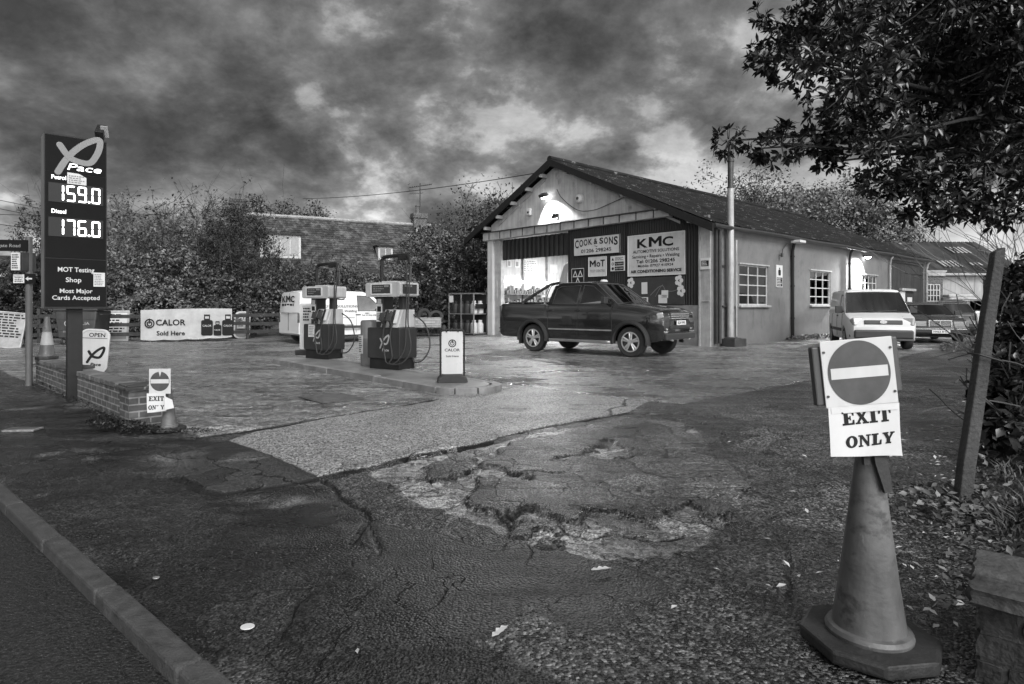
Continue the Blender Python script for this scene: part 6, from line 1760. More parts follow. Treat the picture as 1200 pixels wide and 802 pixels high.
add(pk, 'sport_bar', m_darkmetal, lambda mb: [mb.tube(smooth_line([(-2.02, s * .80, 1.34), (-1.96, s * .79, 1.42), (-1.5, s * .74, 1.68), (-1.08, s * .70, 1.88), (-.80, s * .69, 1.93)], 6), .045, 8) for s in (1, -1)], smooth=50)
add(pk, 'sport_hoop', m_chrome, lambda mb: mb.tube(smooth_line([(-1.24, -.80, 1.34), (-1.16, -.78, 1.62), (-1.08, -.70, 1.86), (-1.05, -.5, 1.92), (-1.05, .5, 1.92), (-1.08, .70, 1.86), (-1.16, .78, 1.62), (-1.24, .80, 1.34)], 5), .032, 8), smooth=50)
add(pk, 'load_cover', m_plast, lambda mb: mb.box((-1.95, 0, 1.385), (1.55, 1.55, .03)), bevel=.01)
add(pk, 'roof_rail', m_chrome, lambda mb: [mb.tube([(.25, s * .67, 1.91), (-.75, s * .67, 1.92)], .014, 6) for s in (1, -1)])
add(pk, 'roof_beacon', m_paper, lambda mb: mb.lathe([(.10, 0), (.10, .03), (.07, .06), (0, .065)], 16, (.30, -.15, 1.94)), smooth=40)
add(pk, 'windscreen_paper', m_paper, lambda mb: (mb.box((.80, -.50, 1.50), (.012, .13, .20), ry=R(-50)), mb.box((.62, -.1, 1.57), (.012, .10, .08), ry=R(-50))))
add(pk, 'mud_flap', m_rubber, lambda mb: [mb.box((-2.03, s * .84, .33), (.02, .26, .24)) for s in (1, -1)])
add(pk, 'rear_bumper', m_chrome, lambda mb: mb.box((-2.86, 0, .58), (.12, 1.7, .16)), bevel=.03)

# --- small vans
def van_spec(pt, rim=m_steel):
    return dict(W=.90, xf=2.20, xr=-2.06, zb=.27, R=.31, arch=.375, wheels=(1.33, -1.33), paint=pt, nose=.15, tailt=.05, belt=1.06, yb=.865, yr=.74, crown=.03,
        deck=[(2.20, .66), (2.17, .80), (2.05, .90), (1.85, .96), (1.40, 1.07), (-2.0, 1.07), (-2.06, 1.02)],
        cabin=[(1.42, 1.04), (1.28, 1.17), (.66, 1.70), (.40, 1.775), (-1.6, 1.79), (-1.98, 1.74), (-2.04, 1.04)],
        wins=[[(1.10, 1.12), (1.06, 1.2), (.60, 1.60), (.48, 1.63), (.13, 1.64), (.13, 1.12)]],
        roof=[(.64, 1.712), (.40, 1.79), (-.5, 1.81), (-1.6, 1.80), (-1.99, 1.74)], ws=((1.40, 1.08), (.64, 1.712)), rw=((-2.04, 1.06), (-1.98, 1.73)), rw_glass=False,
        handles=(.10,), seams=(1.02, .02, -1.0), track=.78, seats=(.25,), rim=rim, spokes=8, mirror_h=.22, handle_z=.98)
m_vanw = paint('white_van_paint', .60, .30, .4, .06)
def van_front(t, plate=None, badge=True):
    for s in (1, -1):
        add(t, 'headlight', m_head, lambda mb: mb.box((2.045, s * .665, .80), (.20, .30, .25), rz=s * R(-22), ry=R(-20)), bevel=.04)
        add(t, 'indicator', m_dirty_white, lambda mb: mb.box((2.12, s * .66, .64), (.08, .20, .05), rz=s * R(-18)), bevel=.01)
    add(t, 'grille', m_plast, lambda mb: mb.box((2.145, 0, .80), (.10, .98, .13), ry=R(-18)), bevel=.02)
    if badge: add(t, 'badge', m_chrome, lambda mb: mb.at((2.215, 0, .82), rz=PI / 2) and disc(mb, 0, 0, .05, 0, 24, sx=1.9))
    add(t, 'front_bumper', m_plast, lambda mb: (mb.box((2.14, 0, .46), (.22, 1.52, .26)), mb.box((2.02, .70, .46), (.26, .25, .25), rz=R(-25)), mb.box((2.02, -.70, .46), (.26, .25, .25), rz=R(25))), bevel=.05)
    for s in (1, -1): add(t, 'side_strip', m_plast, lambda mb: mb.box((.0, s * .903, .55), (1.8, .02, .10)), bevel=.01)
    add(t, 'aerial', m_plast, lambda mb: mb.tube([(.55, .0, 1.78), (.40, .0, 2.0)], .006, 5))
HB = Vector((-.34, -.94, 0)).normalized()
vc = Vector((10.78, 17.85, 0)) - HB * 2.15
wv_ = vehicle('white_van', 'small white van facing out beside the rendered garage wall', 'van', vc, math.atan2(HB.y, HB.x), van_spec(m_vanw))
van_front(wv_)
kb = R(42); kf = Vector((math.cos(kb), math.sin(kb), 0)); kl = Vector((-math.sin(kb), math.cos(kb), 0))
kc = Vector((-7.1, 20.5, 0)) + kl * .86 + kf * 2.05
kv = vehicle('lettered_van', 'white van lettered for a motor business parked behind the fuel pumps', 'van', kc, kb, van_spec(m_vanw))
van_front(kv)
add(kv, 'lettering', m_ink, lambda mb: (mb.at((-1.0, -.862, 1.5)), words(mb, 'K', -.36, .0, .18, .34, .065, bold=.03), big_m(mb, .05, 0, .20, .38, .065), words(mb, 'C', .45, .0, .18, .33, .065, bold=.03),
    mb.at((-.90, -.905, .0)), words(mb, 'AUTOMOTIVE SOLUTIONS', .1, 1.24, .085, 1.75, .028, bold=.012), words(mb, 'Servicing - Repairs - Welding', .12, 1.08, .075, 1.65, .010, bold=.012),
    words(mb, 'www.mot-tests', .5, .86, .05, .7, -.002), words(mb, 'Tel: 01206 298245', 1.5, .93, .055, .75, -.002, bold=.01), words(mb, 'KMC', 1.35, 1.01, .045, .2, -.002, bold=.03)))
add(kv, 'rear_lettering', m_ink, lambda mb: (mb.at((-2.075, 0, 1.42), rz=-PI / 2, rx=0), words(mb, 'K', -.36, 0, .20, .32, .0, bold=.03), big_m(mb, 0, 0, .22, .36, 0), words(mb, 'C', .37, 0, .20, .32, .0, bold=.03), text_rows(mb, -.55, .55, -.14, -.05, 1, .0, 3, .8)))
add(kv, 'rear_door_seam', m_plast, lambda mb: mb.tube([(-2.075, 0, .45), (-2.075, 0, 1.06), (-2.02, 0, 1.72)], .008, 4))
for s in (1, -1): add(kv, 'tail_lamp', m_tail, lambda mb: mb.box((-2.03, s * .80, .88), (.08, .12, .34)), bevel=.02)
add(kv, 'roof_bar', m_darkmetal, lambda mb: [mb.box((x, 0, 1.87), (.05, 1.3, .05)) for x in (-.1, -1.3)])
add(kv, 'side_moulding', M('grey_moulding', .22, .5), lambda mb: (mb.box((-.9, -.905, .62), (1.6, .02, .04)), mb.box((-.2, -.905, .48), (2.0, .02, .05))))

# --- old saloon
m_sal = paint('saloon_paint', .020, .25, .7)
SL = dict(W=.835, xf=2.12, xr=-2.28, zb=.24, R=.30, arch=.355, wheels=(1.33, -1.335), paint=m_sal, nose=.05, tailt=.05, belt=.92, yb=.775, yr=.60, crown=.02,
    deck=[(2.12, .72), (2.10, .79), (2.0, .83), (1.05, .93), (-1.45, .95), (-2.2, .92), (-2.28, .85)],
    cabin=[(1.08, .91), (.90, 1.0), (.32, 1.335), (.1, 1.365), (-.70, 1.36), (-.95, 1.31), (-1.50, .92)],
    wins=[[(.80, .99), (.28, 1.29), (.02, 1.305), (.02, .97)], [(-.06, .97), (-.06, 1.305), (-.68, 1.30), (-.88, 1.24), (-1.15, .98)]],
    roof=[(.31, 1.34), (.1, 1.37), (-.4, 1.38), (-.70, 1.365), (-.96, 1.31)], ws=((1.05, .93), (.31, 1.34)), rw=((-1.48, .95), (-.95, 1.315)), handles=(.05, -.95), handle_z=.82, seams=(.95, -.02, -1.05), track=.735, spokes=8, seat_x=.0)
sc_ = Vector((14.62, 21.0, 0)) - HB * 2.1
sa = vehicle('saloon_car', 'older dark saloon with a tall chrome grille next to the white van', 'car', sc_, math.atan2(HB.y, HB.x), SL)
for s in (1, -1):
    add(sa, 'headlight', m_head, lambda mb: mb.box((2.115, s * .57, .67), (.06, .34, .17)), bevel=.015)
    add(sa, 'indicator', m_midink, lambda mb: mb.box((2.085, s * .79, .67), (.08, .09, .17)), bevel=.015)
gr = add(sa, 'grille', m_plast, lambda mb: mb.box((2.125, 0, .68), (.05, .62, .20)))
add(sa, 'grille_surround', m_chrome, lambda mb: (mb.box((2.13, 0, .79), (.09, .68, .035)), mb.box((2.13, -.325, .68), (.08, .03, .20)), mb.box((2.13, .325, .68), (.08, .03, .20)), mb.box((2.155, 0, .68), (.012, .02, .19)), [mb.box((2.153, 0, z), (.012, .60, .012)) for z in (.62, .66, .70, .74)]), parent=gr)
add(sa, 'front_bumper', m_sal, lambda mb: mb.box((2.14, 0, .45), (.20, 1.64, .20)), bevel=.04)
add(sa, 'bumper_strip', m_chrome, lambda mb: mb.box((2.245, 0, .50), (.012, 1.55, .025)))
pl_ = add(sa, 'number_plate', m_plate, lambda mb: mb.box((2.25, 0, .41), (.012, .52, .11)))
add(sa, 'plate_lettering', m_ink, lambda mb: (mb.at((2.258, 0, .38), rz=PI / 2), words(mb, 'H463 RTX', 0, 0, .06, .44, 0, bold=.02)), parent=pl_)

# --- dark hatchback, back to the camera
m_hat = paint('hatchback_paint', .028, .22, .8)
HT = dict(W=.85, xf=1.92, xr=-1.92, zb=.24, R=.30, arch=.36, wheels=(1.22, -1.25), paint=m_hat, nose=.14, tailt=.08, belt=.95, yb=.79, yr=.60, crown=.02,
    deck=[(1.92, .62), (1.88, .74), (1.75, .80), (1.05, .94), (-1.70, .97), (-1.88, .92), (-1.92, .85)],
    cabin=[(1.10, .92), (.90, 1.02), (.28, 1.40), (0, 1.44), (-.95, 1.43), (-1.30, 1.38), (-1.76, .94)],
    wins=[[(.82, 1.02), (.26, 1.34), (-.05, 1.36), (-.05, 1.0)], [(-.14, 1.0), (-.14, 1.36), (-.85, 1.34), (-1.2, 1.05)]],
    roof=[(.27, 1.405), (0, 1.445), (-.5, 1.455), (-.95, 1.435), (-1.32, 1.38)], ws=((1.06, .94), (.27, 1.405)), rw=((-1.74, .97), (-1.31, 1.38)), handles=(.0,), seams=(.95, -.1), track=.745, spokes=6, seat_x=.0)
HA = Vector((.36, .93, 0)).normalized()
hc = Vector((18.55, 25.7, 0)) + HA * 1.95
ha = vehicle('hatchback', 'dark hatchback seen from behind between the saloon and the silver car', 'car', hc, math.atan2(HA.y, HA.x), HT)
def rear_kit(t, xr, zl, wy, plate, txt):
    for s in (1, -1): add(t, 'tail_lamp', m_tail, lambda mb: mb.box((xr + .04, s * wy, zl), (.12, .22, .22), rz=s * R(20)), bevel=.03)
    add(t, 'rear_bumper', t.children[0].data.materials[0], lambda mb: mb.box((xr - .02, 0, .48), (.16, 2 * wy + .05, .24)), bevel=.05)
    p_ = add(t, 'number_plate', m_plate, lambda mb: mb.box((xr - .02, 0, zl - .02), (.03, .52, .11)))
    add(t, 'plate_lettering', m_ink, lambda mb: (mb.at((xr - .037, 0, zl - .05), rz=-PI / 2), words(mb, txt, 0, 0, .06, .44, 0, bold=.02)), parent=p_)
rear_kit(ha, -1.92, .80, .66, True, 'EY08 KTD')
# --- silver people carrier
m_sil = paint('silver_paint', .36, .25, .6)
MP = dict(HT); MP.update(paint=m_sil, W=.90, xf=2.10, xr=-2.10, belt=1.02, yb=.84, yr=.66, R=.32, arch=.385, wheels=(1.3, -1.35), track=.79,
    deck=[(2.10, .66), (2.06, .82), (1.9, .90), (1.3, 1.02), (-1.95, 1.05), (-2.06, 1.0), (-2.10, .9)],
    cabin=[(1.35, 1.0), (1.1, 1.12), (.40, 1.55), (.1, 1.61), (-1.2, 1.60), (-1.65, 1.54), (-2.0, 1.02)],
    wins=[[(1.0, 1.1), (.38, 1.48), (.08, 1.51), (.08, 1.08)], [(-.02, 1.08), (-.02, 1.51), (-.9, 1.50), (-.9, 1.08)], [(-1.0, 1.1), (-1.0, 1.5), (-1.45, 1.45), (-1.72, 1.12)]],
    roof=[(.39, 1.555), (.1, 1.615), (-.5, 1.63), (-1.2, 1.61), (-1.66, 1.54)], ws=((1.31, 1.02), (.39, 1.555)), rw=((-1.98, 1.05), (-1.65, 1.54)), seams=(1.0, .02, -.95), handles=(-.02, -1.0))
HM = Vector((.02, .99, 0)).normalized()
mc_ = Vector((23.75, 30.8, 0)) + HM * 2.1
mp = vehicle('people_carrier', 'silver five-door car parked farthest right, partly behind the leaning post', 'car', mc_, math.atan2(HM.y, HM.x), MP)
rear_kit(mp, -2.10, .95, .74, True, 'EX57 LPN')
fvs = van_spec(paint('far_van_paint', .50, .35, .3)); fvs['wins'] = fvs['wins'] + [[(-.05, 1.12), (-.05, 1.64), (-.95, 1.64), (-.95, 1.12)], [(-1.05, 1.12), (-1.05, 1.64), (-1.85, 1.62), (-1.9, 1.12)]]
fv = vehicle('estate_van', 'pale-roofed van with dark side windows behind the silver car', 'van', Vector((28.3, 39.5, 0)), R(72), fvs)
add(fv, 'roof_box', m_white, lambda mb: mb.box((-.4, 0, 1.93), (2.2, 1.3, .16)), bevel=.04)
# ------------------------------------------------------------------ background buildings
m_tile = None
def tile_mat(name, c, var):
    m = M(name, c, .9, var=var, scale=1.1, bump=.5, bscale=14, detail=9, island=.5)
    return m
m_tile = flecks(flecks(tile_mat('old_roof_tile', .040, .75), 2.3, .50, .60, .13, amt=.75), .9, .50, .64, .016, amt=.7)
m_tile2 = tile_mat('dark_pantile', .04, .6)
def pitched(mb, a, b, up, n_course=26, step=.022):
    """tiled slope from eave edge a-b rising by vector up, in lapped courses"""
    a, b, up = Vector(a), Vector(b), Vector(up)
    nn = (b - a).cross(up).normalized()
    for i in range(n_course):
        t0, t1 = i / n_course, (i + 1.12) / n_course
        nt_ = int((b - a).length / .18); rg_ = random.Random(i)
        for k in range(nt_):
            u0 = (k + (.5 if i % 2 else 0)) / nt_; u1 = min(1, u0 + .97 / nt_); l_ = rg_.uniform(-.004, .012)
            a0 = a.lerp(b, u0); b0 = a.lerp(b, u1); e_ = nn * (step * 1.2 + l_)
            p = [a0 + up * t0 + e_, b0 + up * t0 + e_, b0 + up * t1 + nn * .1 * step, a0 + up * t1 + nn * .1 * step]
            q = [v - nn * step for v in p]
            mb.add(p + q, [(0, 1, 2, 3), (7, 6, 5, 4), (0, 4, 5, 1), (1, 5, 6, 2), (3, 7, 4, 0)])
    return mb
# cottage behind the hedge; ridge from px 285 to 500
rl, rr = P(272, 239, 40.0), P(505, 254, 46.2)
cdir = Vector((rr.x - rl.x, rr.y - rl.y, 0)); CL = cdir.length; crz = math.atan2(cdir.y, cdir.x)
CT = thing('cottage', 'old cottage with a long patchy tiled roof behind the hedge', 'house', (rl.x, rl.y, 0), crz)
RH = 7.3; SP = 4.3; EH = 3.2
mb = MB(); mb.b2(.2, CL - .2, -SP + .3, SP - .3, -.2, EH); mb.build('wall', m_brick, CT)
mb = MB()
for x0, x1 in ((.2, .4), (CL - .4, CL - .2)): mb.prism([(-SP + .3, EH), (SP - .3, EH), (0, RH - .25)], x0, x1, fn=lambda x, y, z: (y, x, z))
mb.build('gable_wall', m_brick, CT)
mb = MB(); pitched(mb, (0, -SP, EH - .2), (CL, -SP, EH - .2), (0, SP, RH - EH + .2)); pitched(mb, (CL, SP, EH - .2), (0, SP, EH - .2), (0, -SP, RH - EH + .2))
rfc = mb.build('roof', m_tile, CT)
mb = MB(); mb.tube([(CL * i / 10, 0, RH + .04 + .012 * math.sin(i * 2)) for i in range(11)], .12, 8); mb.build('ridge', M('pale_ridge', .26, .8, var=.4), rfc)
def chimney(mb, x, y, z0, z1, w, d):
    mb.b2(x - w / 2, x + w / 2, y - d / 2, y + d / 2, z0, z1 - .18); mb.b2(x - w / 2 - .07, x + w / 2 + .07, y - d / 2 - .07, y + d / 2 + .07, z1 - .35, z1 - .2); mb.b2(x - w / 2 - .04, x + w / 2 + .04, y - d / 2 - .04, y + d / 2 + .04, z1 - .18, z1)
mb = MB(); chimney(mb, .35, 0, 5.5, RH + .95, .95, .6); ch1 = mb.build('chimney', m_brick_dark, rfc)
mb = MB(); mb.lathe([(.17, RH + .95), (.15, RH + 1.25), (.19, RH + 1.3), (.16, RH + 1.4)], 12, (.35, 0, 0)); mb.build('chimney_pot', M('clay_pot', .09, .8), ch1)
xc = CL - .95
mb = MB(); chimney(mb, xc, 0, 5.5, RH + .85, 1.0, .75); ch2 = mb.build('chimney', m_brick, rfc)
mb = MB(); mb.lathe([(.16, RH + .85), (.14, RH + 1.35), (.18, RH + 1.4), (.17, RH + 1.5)], 12, (xc - .1, 0, 0)); mb.build('chimney_pot', M('clay_pot', .09, .8), ch2)
def dormer(xc_, w, zb, zt, y0, label):
    f = MB(); f.b2(xc_ - w / 2, xc_ + w / 2, y0, y0 + 1.6, zb, zt); f = f.build('dormer', m_white, CT, label=label)
    r_ = MB(); r_.b2(xc_ - w / 2 - .12, xc_ + w / 2 + .12, y0 - .15, y0 + 2.2, zt + .002, zt + .12); r_.build('dormer_roof', m_black, f)
    wn_ = MB(); n = max(2, int(w / .55))
    for i in range(n):
        a_ = xc_ - w / 2 + .1 + (w - .2) * i / n; wn_.b2(a_ + .03, a_ + (w - .2) / n - .03, y0 - .01, y0 + .0, zb + .35, zt - .12)
    wn_.build('dormer_pane', M('grey_pane', .22, .1, var=.2), f)
dormer(2.65, 2.4, 4.1, 5.75, -3.0, 'wide white dormer seen through bare twigs')
dormer(9.35, 1.0, 4.2, 5.3, -2.9, 'narrow white dormer above the nearer pump')
AE = thing('television_aerial', 'thin television aerial on the right-hand chimney of the cottage', 'aerial', (*(rl + cdir.normalized() * xc)[:2], RH + .8), crz)
mb = MB(); mb.tube([(.1, 0, 0), (.1, 0, 2.35)], .045, 6); mb.build('mast', m_darkmetal, AE)
mb = MB(); mb.tube([(-.75, 0, 1.95), (1.0, 0, 2.35)], .036, 5)
for i in range(11):
    u = i / 10; x = -.7 + 1.65 * u; z = 1.96 + .385 * u; mb.tube([(x, -.22, z), (x, .22, z)], .02, 4)
for z in (-.25, .25): mb.tube([(-.75, -.3, 1.95 + z), (-.75, .3, 1.95 + z)], .012, 4)
mb.tube([(-.75, 0, 1.6), (-.75, 0, 2.4)], .015, 4)
mb.tube([(-.7, 0, 1.5), (.3, 0, 1.62)], .016, 4)
for i in range(6): mb.tube([(-.7 + .18 * i, -.3, 1.5 + .02 * i), (-.7 + .18 * i, .3, 1.5 + .02 * i)], .010, 4)
mb.build('antenna', m_darkmetal, AE)
# low outbuilding at far left
oa = P(-40, 330, 33); OB = thing('outbuilding', 'low dark-roofed outbuilding with a pale eaves line behind the left hedge', 'building', (oa.x, oa.y, 0), R(4))
mb = MB(); mb.b2(0, 10.6, 0, 5, -.2, 2.85); mb.build('wall', m_brick_dark, OB)
mb = MB(); pitched(mb, (-.2, -.3, 3.0), (10.8, -.3, 3.0), (0, 2.9, 1.2), 14); pitched(mb, (10.8, 5.3, 3.0), (-.2, 5.3, 3.0), (0, -2.7, 1.2), 14); mb.build('roof', m_tile2, OB)
mb = MB(); mb.b2(-.2, 10.8, -.36, -.24, 2.86, 3.02); mb.build('eaves_board', m_white, OB)

# shed with pantile roof beyond the parked cars
sA = P(1100, 322, 41.5)
SH = thing('pantile_shed', 'pale-walled shed with a dark corrugated roof and light roof panels beyond the cars', 'building', (sA.x - 2.6, sA.y, 0), R(2))
SW, SD, SE_, SRH = 8.6, 9.0, 3.42, 6.1
mb = MB(); mb.b2(.1, SW - .1, .1, .35, -.2, SE_); mb.b2(.1, .35, .35, SD, -.2, SE_); mb.b2(SW - .35, SW - .1, .35, SD, -.2, SE_)
mb.prism([(.1, SE_), (SD, SE_), (SD * .5, SRH - .2)], SW - .35, SW - .1, fn=lambda x, y, z: (y, x, z)); mb.build('wall', M('pale_block_wall', .34, .85, var=.25, scale=1.2, streak=.25), SH)
mb = MB(); roof_sheet(mb, (-.3, -.2, SE_ + .05), (SW + .2, -.2, SE_ + .05), (SW + .2, SD * .5, SRH), (-.3, SD * .5, SRH), pitch=.30, amp=.05); roof_sheet(mb, (SW + .2, SD, SE_), (-.3, SD, SE_), (-.3, SD * .5, SRH), (SW + .2, SD * .5, SRH), pitch=.3, amp=.05)
r_ = mb.build('roof', m_tile2, SH, smooth=60, recalc=False)
mb = MB()
sl_v = Vector((0, SD * .5 + .2, SRH - SE_ - .05)); 
for x0, n, t0, t1 in ((5.5, 5, .60, .80), (3.5, 5, .18, .36), (5.6, 3, .22, .30)):
    for i in range(n):
        x = x0 + i * .30 + t0 * .4
        a_ = Vector((x, -.2, SE_ + .05)) + sl_v * t0 + Vector((0, -.045, .065)); b_ = Vector((x, -.2, SE_ + .05)) + sl_v * t1 + Vector((0, -.045, .065))
        mb.add([a_, a_ + Vector((.15, 0, 0)), b_ + Vector((.15, 0, 0)), b_], [(0, 1, 2, 3)])
mb.build('roof_light', M('clear_roof_panel', .30, .5), r_)
mb = MB(); mb.tube([(-.3, -.28, SE_), (SW + .2, -.28, SE_ - .02)], .09, 8); mb.tube([(SW - .9, -.2, SE_), (SW - .9, .0, SE_ - .2), (SW - .9, .0, .1)], .06, 8); mb.build('gutter', m_dirty_white, SH, smooth=50)
mb = MB(); mb.b2(SW - 2.6 + 1.9, SW - .6 + 1.0, .02, .09, 0, 2.3); mb.build('door', m_darkwood, SH)
# brick link with lattice window between garage and shed
lk = P(1086, 345, 39.0)
LK = thing('brick_link', 'narrow brick link building with a lattice window at the garage end', 'building', (lk.x, lk.y, 0), R(2))
mb = MB(); mb.b2(-1.5, 1.05, 0, 3.2, -.2, 3.2); mb.build('wall', m_brick, LK)
mb = MB(); mb.b2(-1.5, 1.15, -.12, 3.3, 3.202, 3.45); mb.b2(-1.5, 1.2, -.16, 3.3, 3.452, 3.55); mb.build('roof_edge', m_dirty_white, LK)
mb = MB()
x0, x1, z0_, z1_ = .02, .82, .9, 2.65
for i in range(5): x = x0 + (x1 - x0) * i / 4; mb.b2(x - .025, x + .025, -.04, -.005, z0_, z1_)
for i in range(6): z = z0_ + (z1_ - z0_) * i / 5; mb.b2(x0, x1, -.045, -.006, z - .025, z + .025)
w_ = mb.build('window', m_white, LK)
mb = MB(); mb.b2(x0, x1, -.004, -.001, z0_, z1_); mb.build('pane', M('dark_pane', .03, .08), w_)
# open timber shed at the far right
to = P(1184, 340, 30)
TS = thing('timber_shed', 'dark open-fronted timber shed with pale posts at the far right', 'building', (to.x, to.y, 0), R(-10))
mb = MB(); mb.b2(0, 5, 2.2, 2.3, 0, 2.9); mb.b2(4.9, 5, 0, 2.2, 0, 2.9); mb.build('wall', m_darkwood, TS)
mb = MB(); corrug = roof_sheet(mb, (-.4, -.4, 2.7), (5.4, -.4, 2.7), (5.4, 2.6, 3.3), (-.4, 2.6, 3.3)); mb.build('roof', m_roof, TS, recalc=False)
for x in (0.05, 2.4, 4.8):
    mb = MB(); mb.b2(x - .07, x + .07, -.07, .07, 0, 2.7); mb.build('post', m_dirty_white, TS)
mb = MB(); mb.b2(.2, 4.7, .02, .07, .35, .5); mb.b2(.2, 4.7, .02, .07, .8, .95); mb.build('rail', m_wood, TS)

# ------------------------------------------------------------------ wires
def wire(label, a, b, sag, r=.018):
    pts = []
    for i in range(25):
        t = i / 24; p = a.lerp(b, t); pts.append((p.x, p.y, p.z - sag * 4 * t * (1 - t)))
    mb = MB(); mb.tube(pts, r, 5); return tag(mb.build('overhead_cable', m_black), label, 'cable')
wire('overhead cable running up from the cottage to the garage gable', P(355, 233, 44), P(640, 201, 25.2), .25)
wire('highest of the overhead cables left of the price pylon', P(-60, 222, 30), P(150, 262, 46), .1, .016)
wire('lower sloping overhead cable left of the price pylon', P(-60, 232, 30), P(150, 272, 46), .1, .016)
wire('level overhead cable passing behind the price pylon', P(-60, 249, 30), P(260, 246, 46), .3, .016)
wire('lowest overhead cable left of the price pylon', P(-60, 255, 30), P(200, 285, 46), .1, .016)

# ------------------------------------------------------------------ vegetation
def leaf_mat(name, c, island=.32, rough=.5, trans=True):
    if name in _m: return _m[name]
    m = M(name, c, rough, var=.3, scale=1.5, island=island)
    return m
m_leaf = leaf_mat('hedge_leaf', .050, .75)
m_leaf_l = leaf_mat('pale_hedge_leaf', .10, .8)
m_leaf_d = leaf_mat('dark_evergreen_leaf', .018, .55, .45)
m_mag = leaf_mat('glossy_dark_leaf', .011, .55, .32)
m_tree = leaf_mat('autumn_leaf', .13, .75)
m_bark = M('bark', .055, .9, var=.4, scale=9, bump=.5, bscale=30)
m_twig = M('twig', .045, .85, var=.4, scale=8)
def leaves(name, mat, centers, size, rs, parent, aspect=.55, up=.35, jitter=.4, face=None):
    """one small bent leaf (two triangles) per centre, all in one mesh"""
    c = np.asarray(centers, float); n = len(c)
    nrm = rs.normal(size=(n, 3))
    if face is None: nrm[:, 2] = np.abs(nrm[:, 2]) + up
    else: nrm = nrm * .55 + face
    nrm = nrm; nrm /= np.linalg.norm(nrm, axis=1)[:, None]
    t = rs.normal(size=(n, 3)); t -= (t * nrm).sum(1)[:, None] * nrm; t /= np.linalg.norm(t, axis=1)[:, None] + 1e-9
    b = np.cross(nrm, t)
    s = size * (1 - jitter + 2 * jitter * rs.random(n))[:, None]
    v = np.stack([c - t * s, c + b * s * aspect + nrm * s * .15, c + t * s, c - b * s * aspect + nrm * s * .15], 1).reshape(-1, 3)
    i = np.arange(n)[:, None] * 4
    f = np.concatenate([i + [[0, 1, 2]], i + [[0, 2, 3]]], 0)
    return arrays(name, v, f, mat, parent)
def blob_points(rs, blobs, n, shell=.55, gap=0.0, gscale=1.0, seed=0):
    """points spread through ellipsoids, thinned by noise so the outline breaks up"""
    vol = np.array([b[1][0] * b[1][1] * b[1][2] for b in blobs]) ** (2 / 3); vol = vol / vol.sum()
    out = []
    for b, w in zip(blobs, vol):
        k = int(n * w * 1.9) + 4
        d = rs.normal(size=(k, 3)); d /= np.linalg.norm(d, axis=1)[:, None]
        r = (shell + (1 - shell) * rs.random(k)) ** .6 * (0.86 + .28 * rs.random(k))
        p = np.array(b[0]) + d * r[:, None] * np.array(b[1])
        out.append(p)
    p = np.concatenate(out)
    if gap:
        f = (fbm(p[:, 0] * gscale + p[:, 2] * .7 * gscale, p[:, 1] * gscale + p[:, 2] * gscale, 3, seed) + fbm(p[:, 2] * gscale * 1.7, p[:, 0] * gscale * 1.7, 3, seed + 5)) * .5
        p = p[f > gap - .25]
    p = p[p[:, 2] > .02]
    rs.shuffle(p)
    return p[:n]
def limb_tree(mb, rg, p, d, length, r, depth, tips, spread=.6, droop=.0, segs=4, kids=(2, 4), shrink=.68, rmin=.004):
    pts = [p]; rr_ = [r]; q = p.copy(); dd = d.copy()
    for i in range(segs):
        dd = (dd + Vector((rg.gauss(0, .13), rg.gauss(0, .13), rg.gauss(0, .10) - droop))).normalized()
        q = q + dd * (length / segs); pts.append(q.copy()); rr_.append(max(rmin, r * (1 - .45 * (i + 1) / segs)))
    mb.tube(pts, rr_, 5 if r > .03 else 3, caps=False)
    if depth <= 0:
        tips.append(q); return
    for k in range(rg.randint(*kids)):
        t = rg.uniform(.35, 1.0); j = min(segs, max(1, int(round(t * segs))))
        nd = (dd + Vector((rg.gauss(0, spread), rg.gauss(0, spread), rg.gauss(.12, spread * .7)))).normalized()
        limb_tree(mb, rg, pts[j].copy(), nd, length * shrink * rg.uniform(.75, 1.15), max(rmin, rr_[j] * .62), depth - 1, tips, spread, droop, max(2, segs - 1), kids, shrink, rmin)
def make_tree(name, label, cat, loc, H, seed, depth=4, leafn=0, leaf=.1, mat=None, r=.2, spread=.6, kids=(2, 4), trunk_h=.25, group=None, scatter=.5, nlimb=5, lean=0.0, rmin=.006):
    rg = random.Random(seed); rs = np.random.RandomState(seed)
    t = thing(name, label, cat, loc, 0, group)
    mb = MB(); tips = []
    trunk = [Vector((0, 0, -.1)), Vector((lean * .3, .02, H * trunk_h * .5)), Vector((lean, 0, H * trunk_h))]
    mt = MB(); mt.tube(trunk, [r * 1.25, r, r * .85], 9, caps=False); mt.build('trunk', m_bark, t, smooth=60, recalc=False)
    for i in range(nlimb):
        a = 2 * PI * i / nlimb + rg.uniform(-.4, .4)
        d = Vector((math.cos(a) * rg.uniform(.25, .8), math.sin(a) * rg.uniform(.25, .8), 1)).normalized()
        limb_tree(mb, rg, trunk[2] + Vector((0, 0, -rg.uniform(0, .3))), d, H * (1 - trunk_h) * rg.uniform(.36, .5), r * .6, depth, tips, spread, kids=kids, rmin=max(rmin, H * .0011))
    crown = mb.build('branches', m_twig, t, recalc=False)
    if leafn:
        tp_ = np.array([list(v) for v in tips])
        off_ = rs.normal(size=(leafn, 3)) * np.array([1, 1, .8])
        c = tp_[rs.randint(0, len(tp_), leafn)] + off_ * scatter
        leaves('crown', mat or m_tree, c, leaf, rs, t, face=off_ * .55 + np.array([0, 0, .5]))
    return t
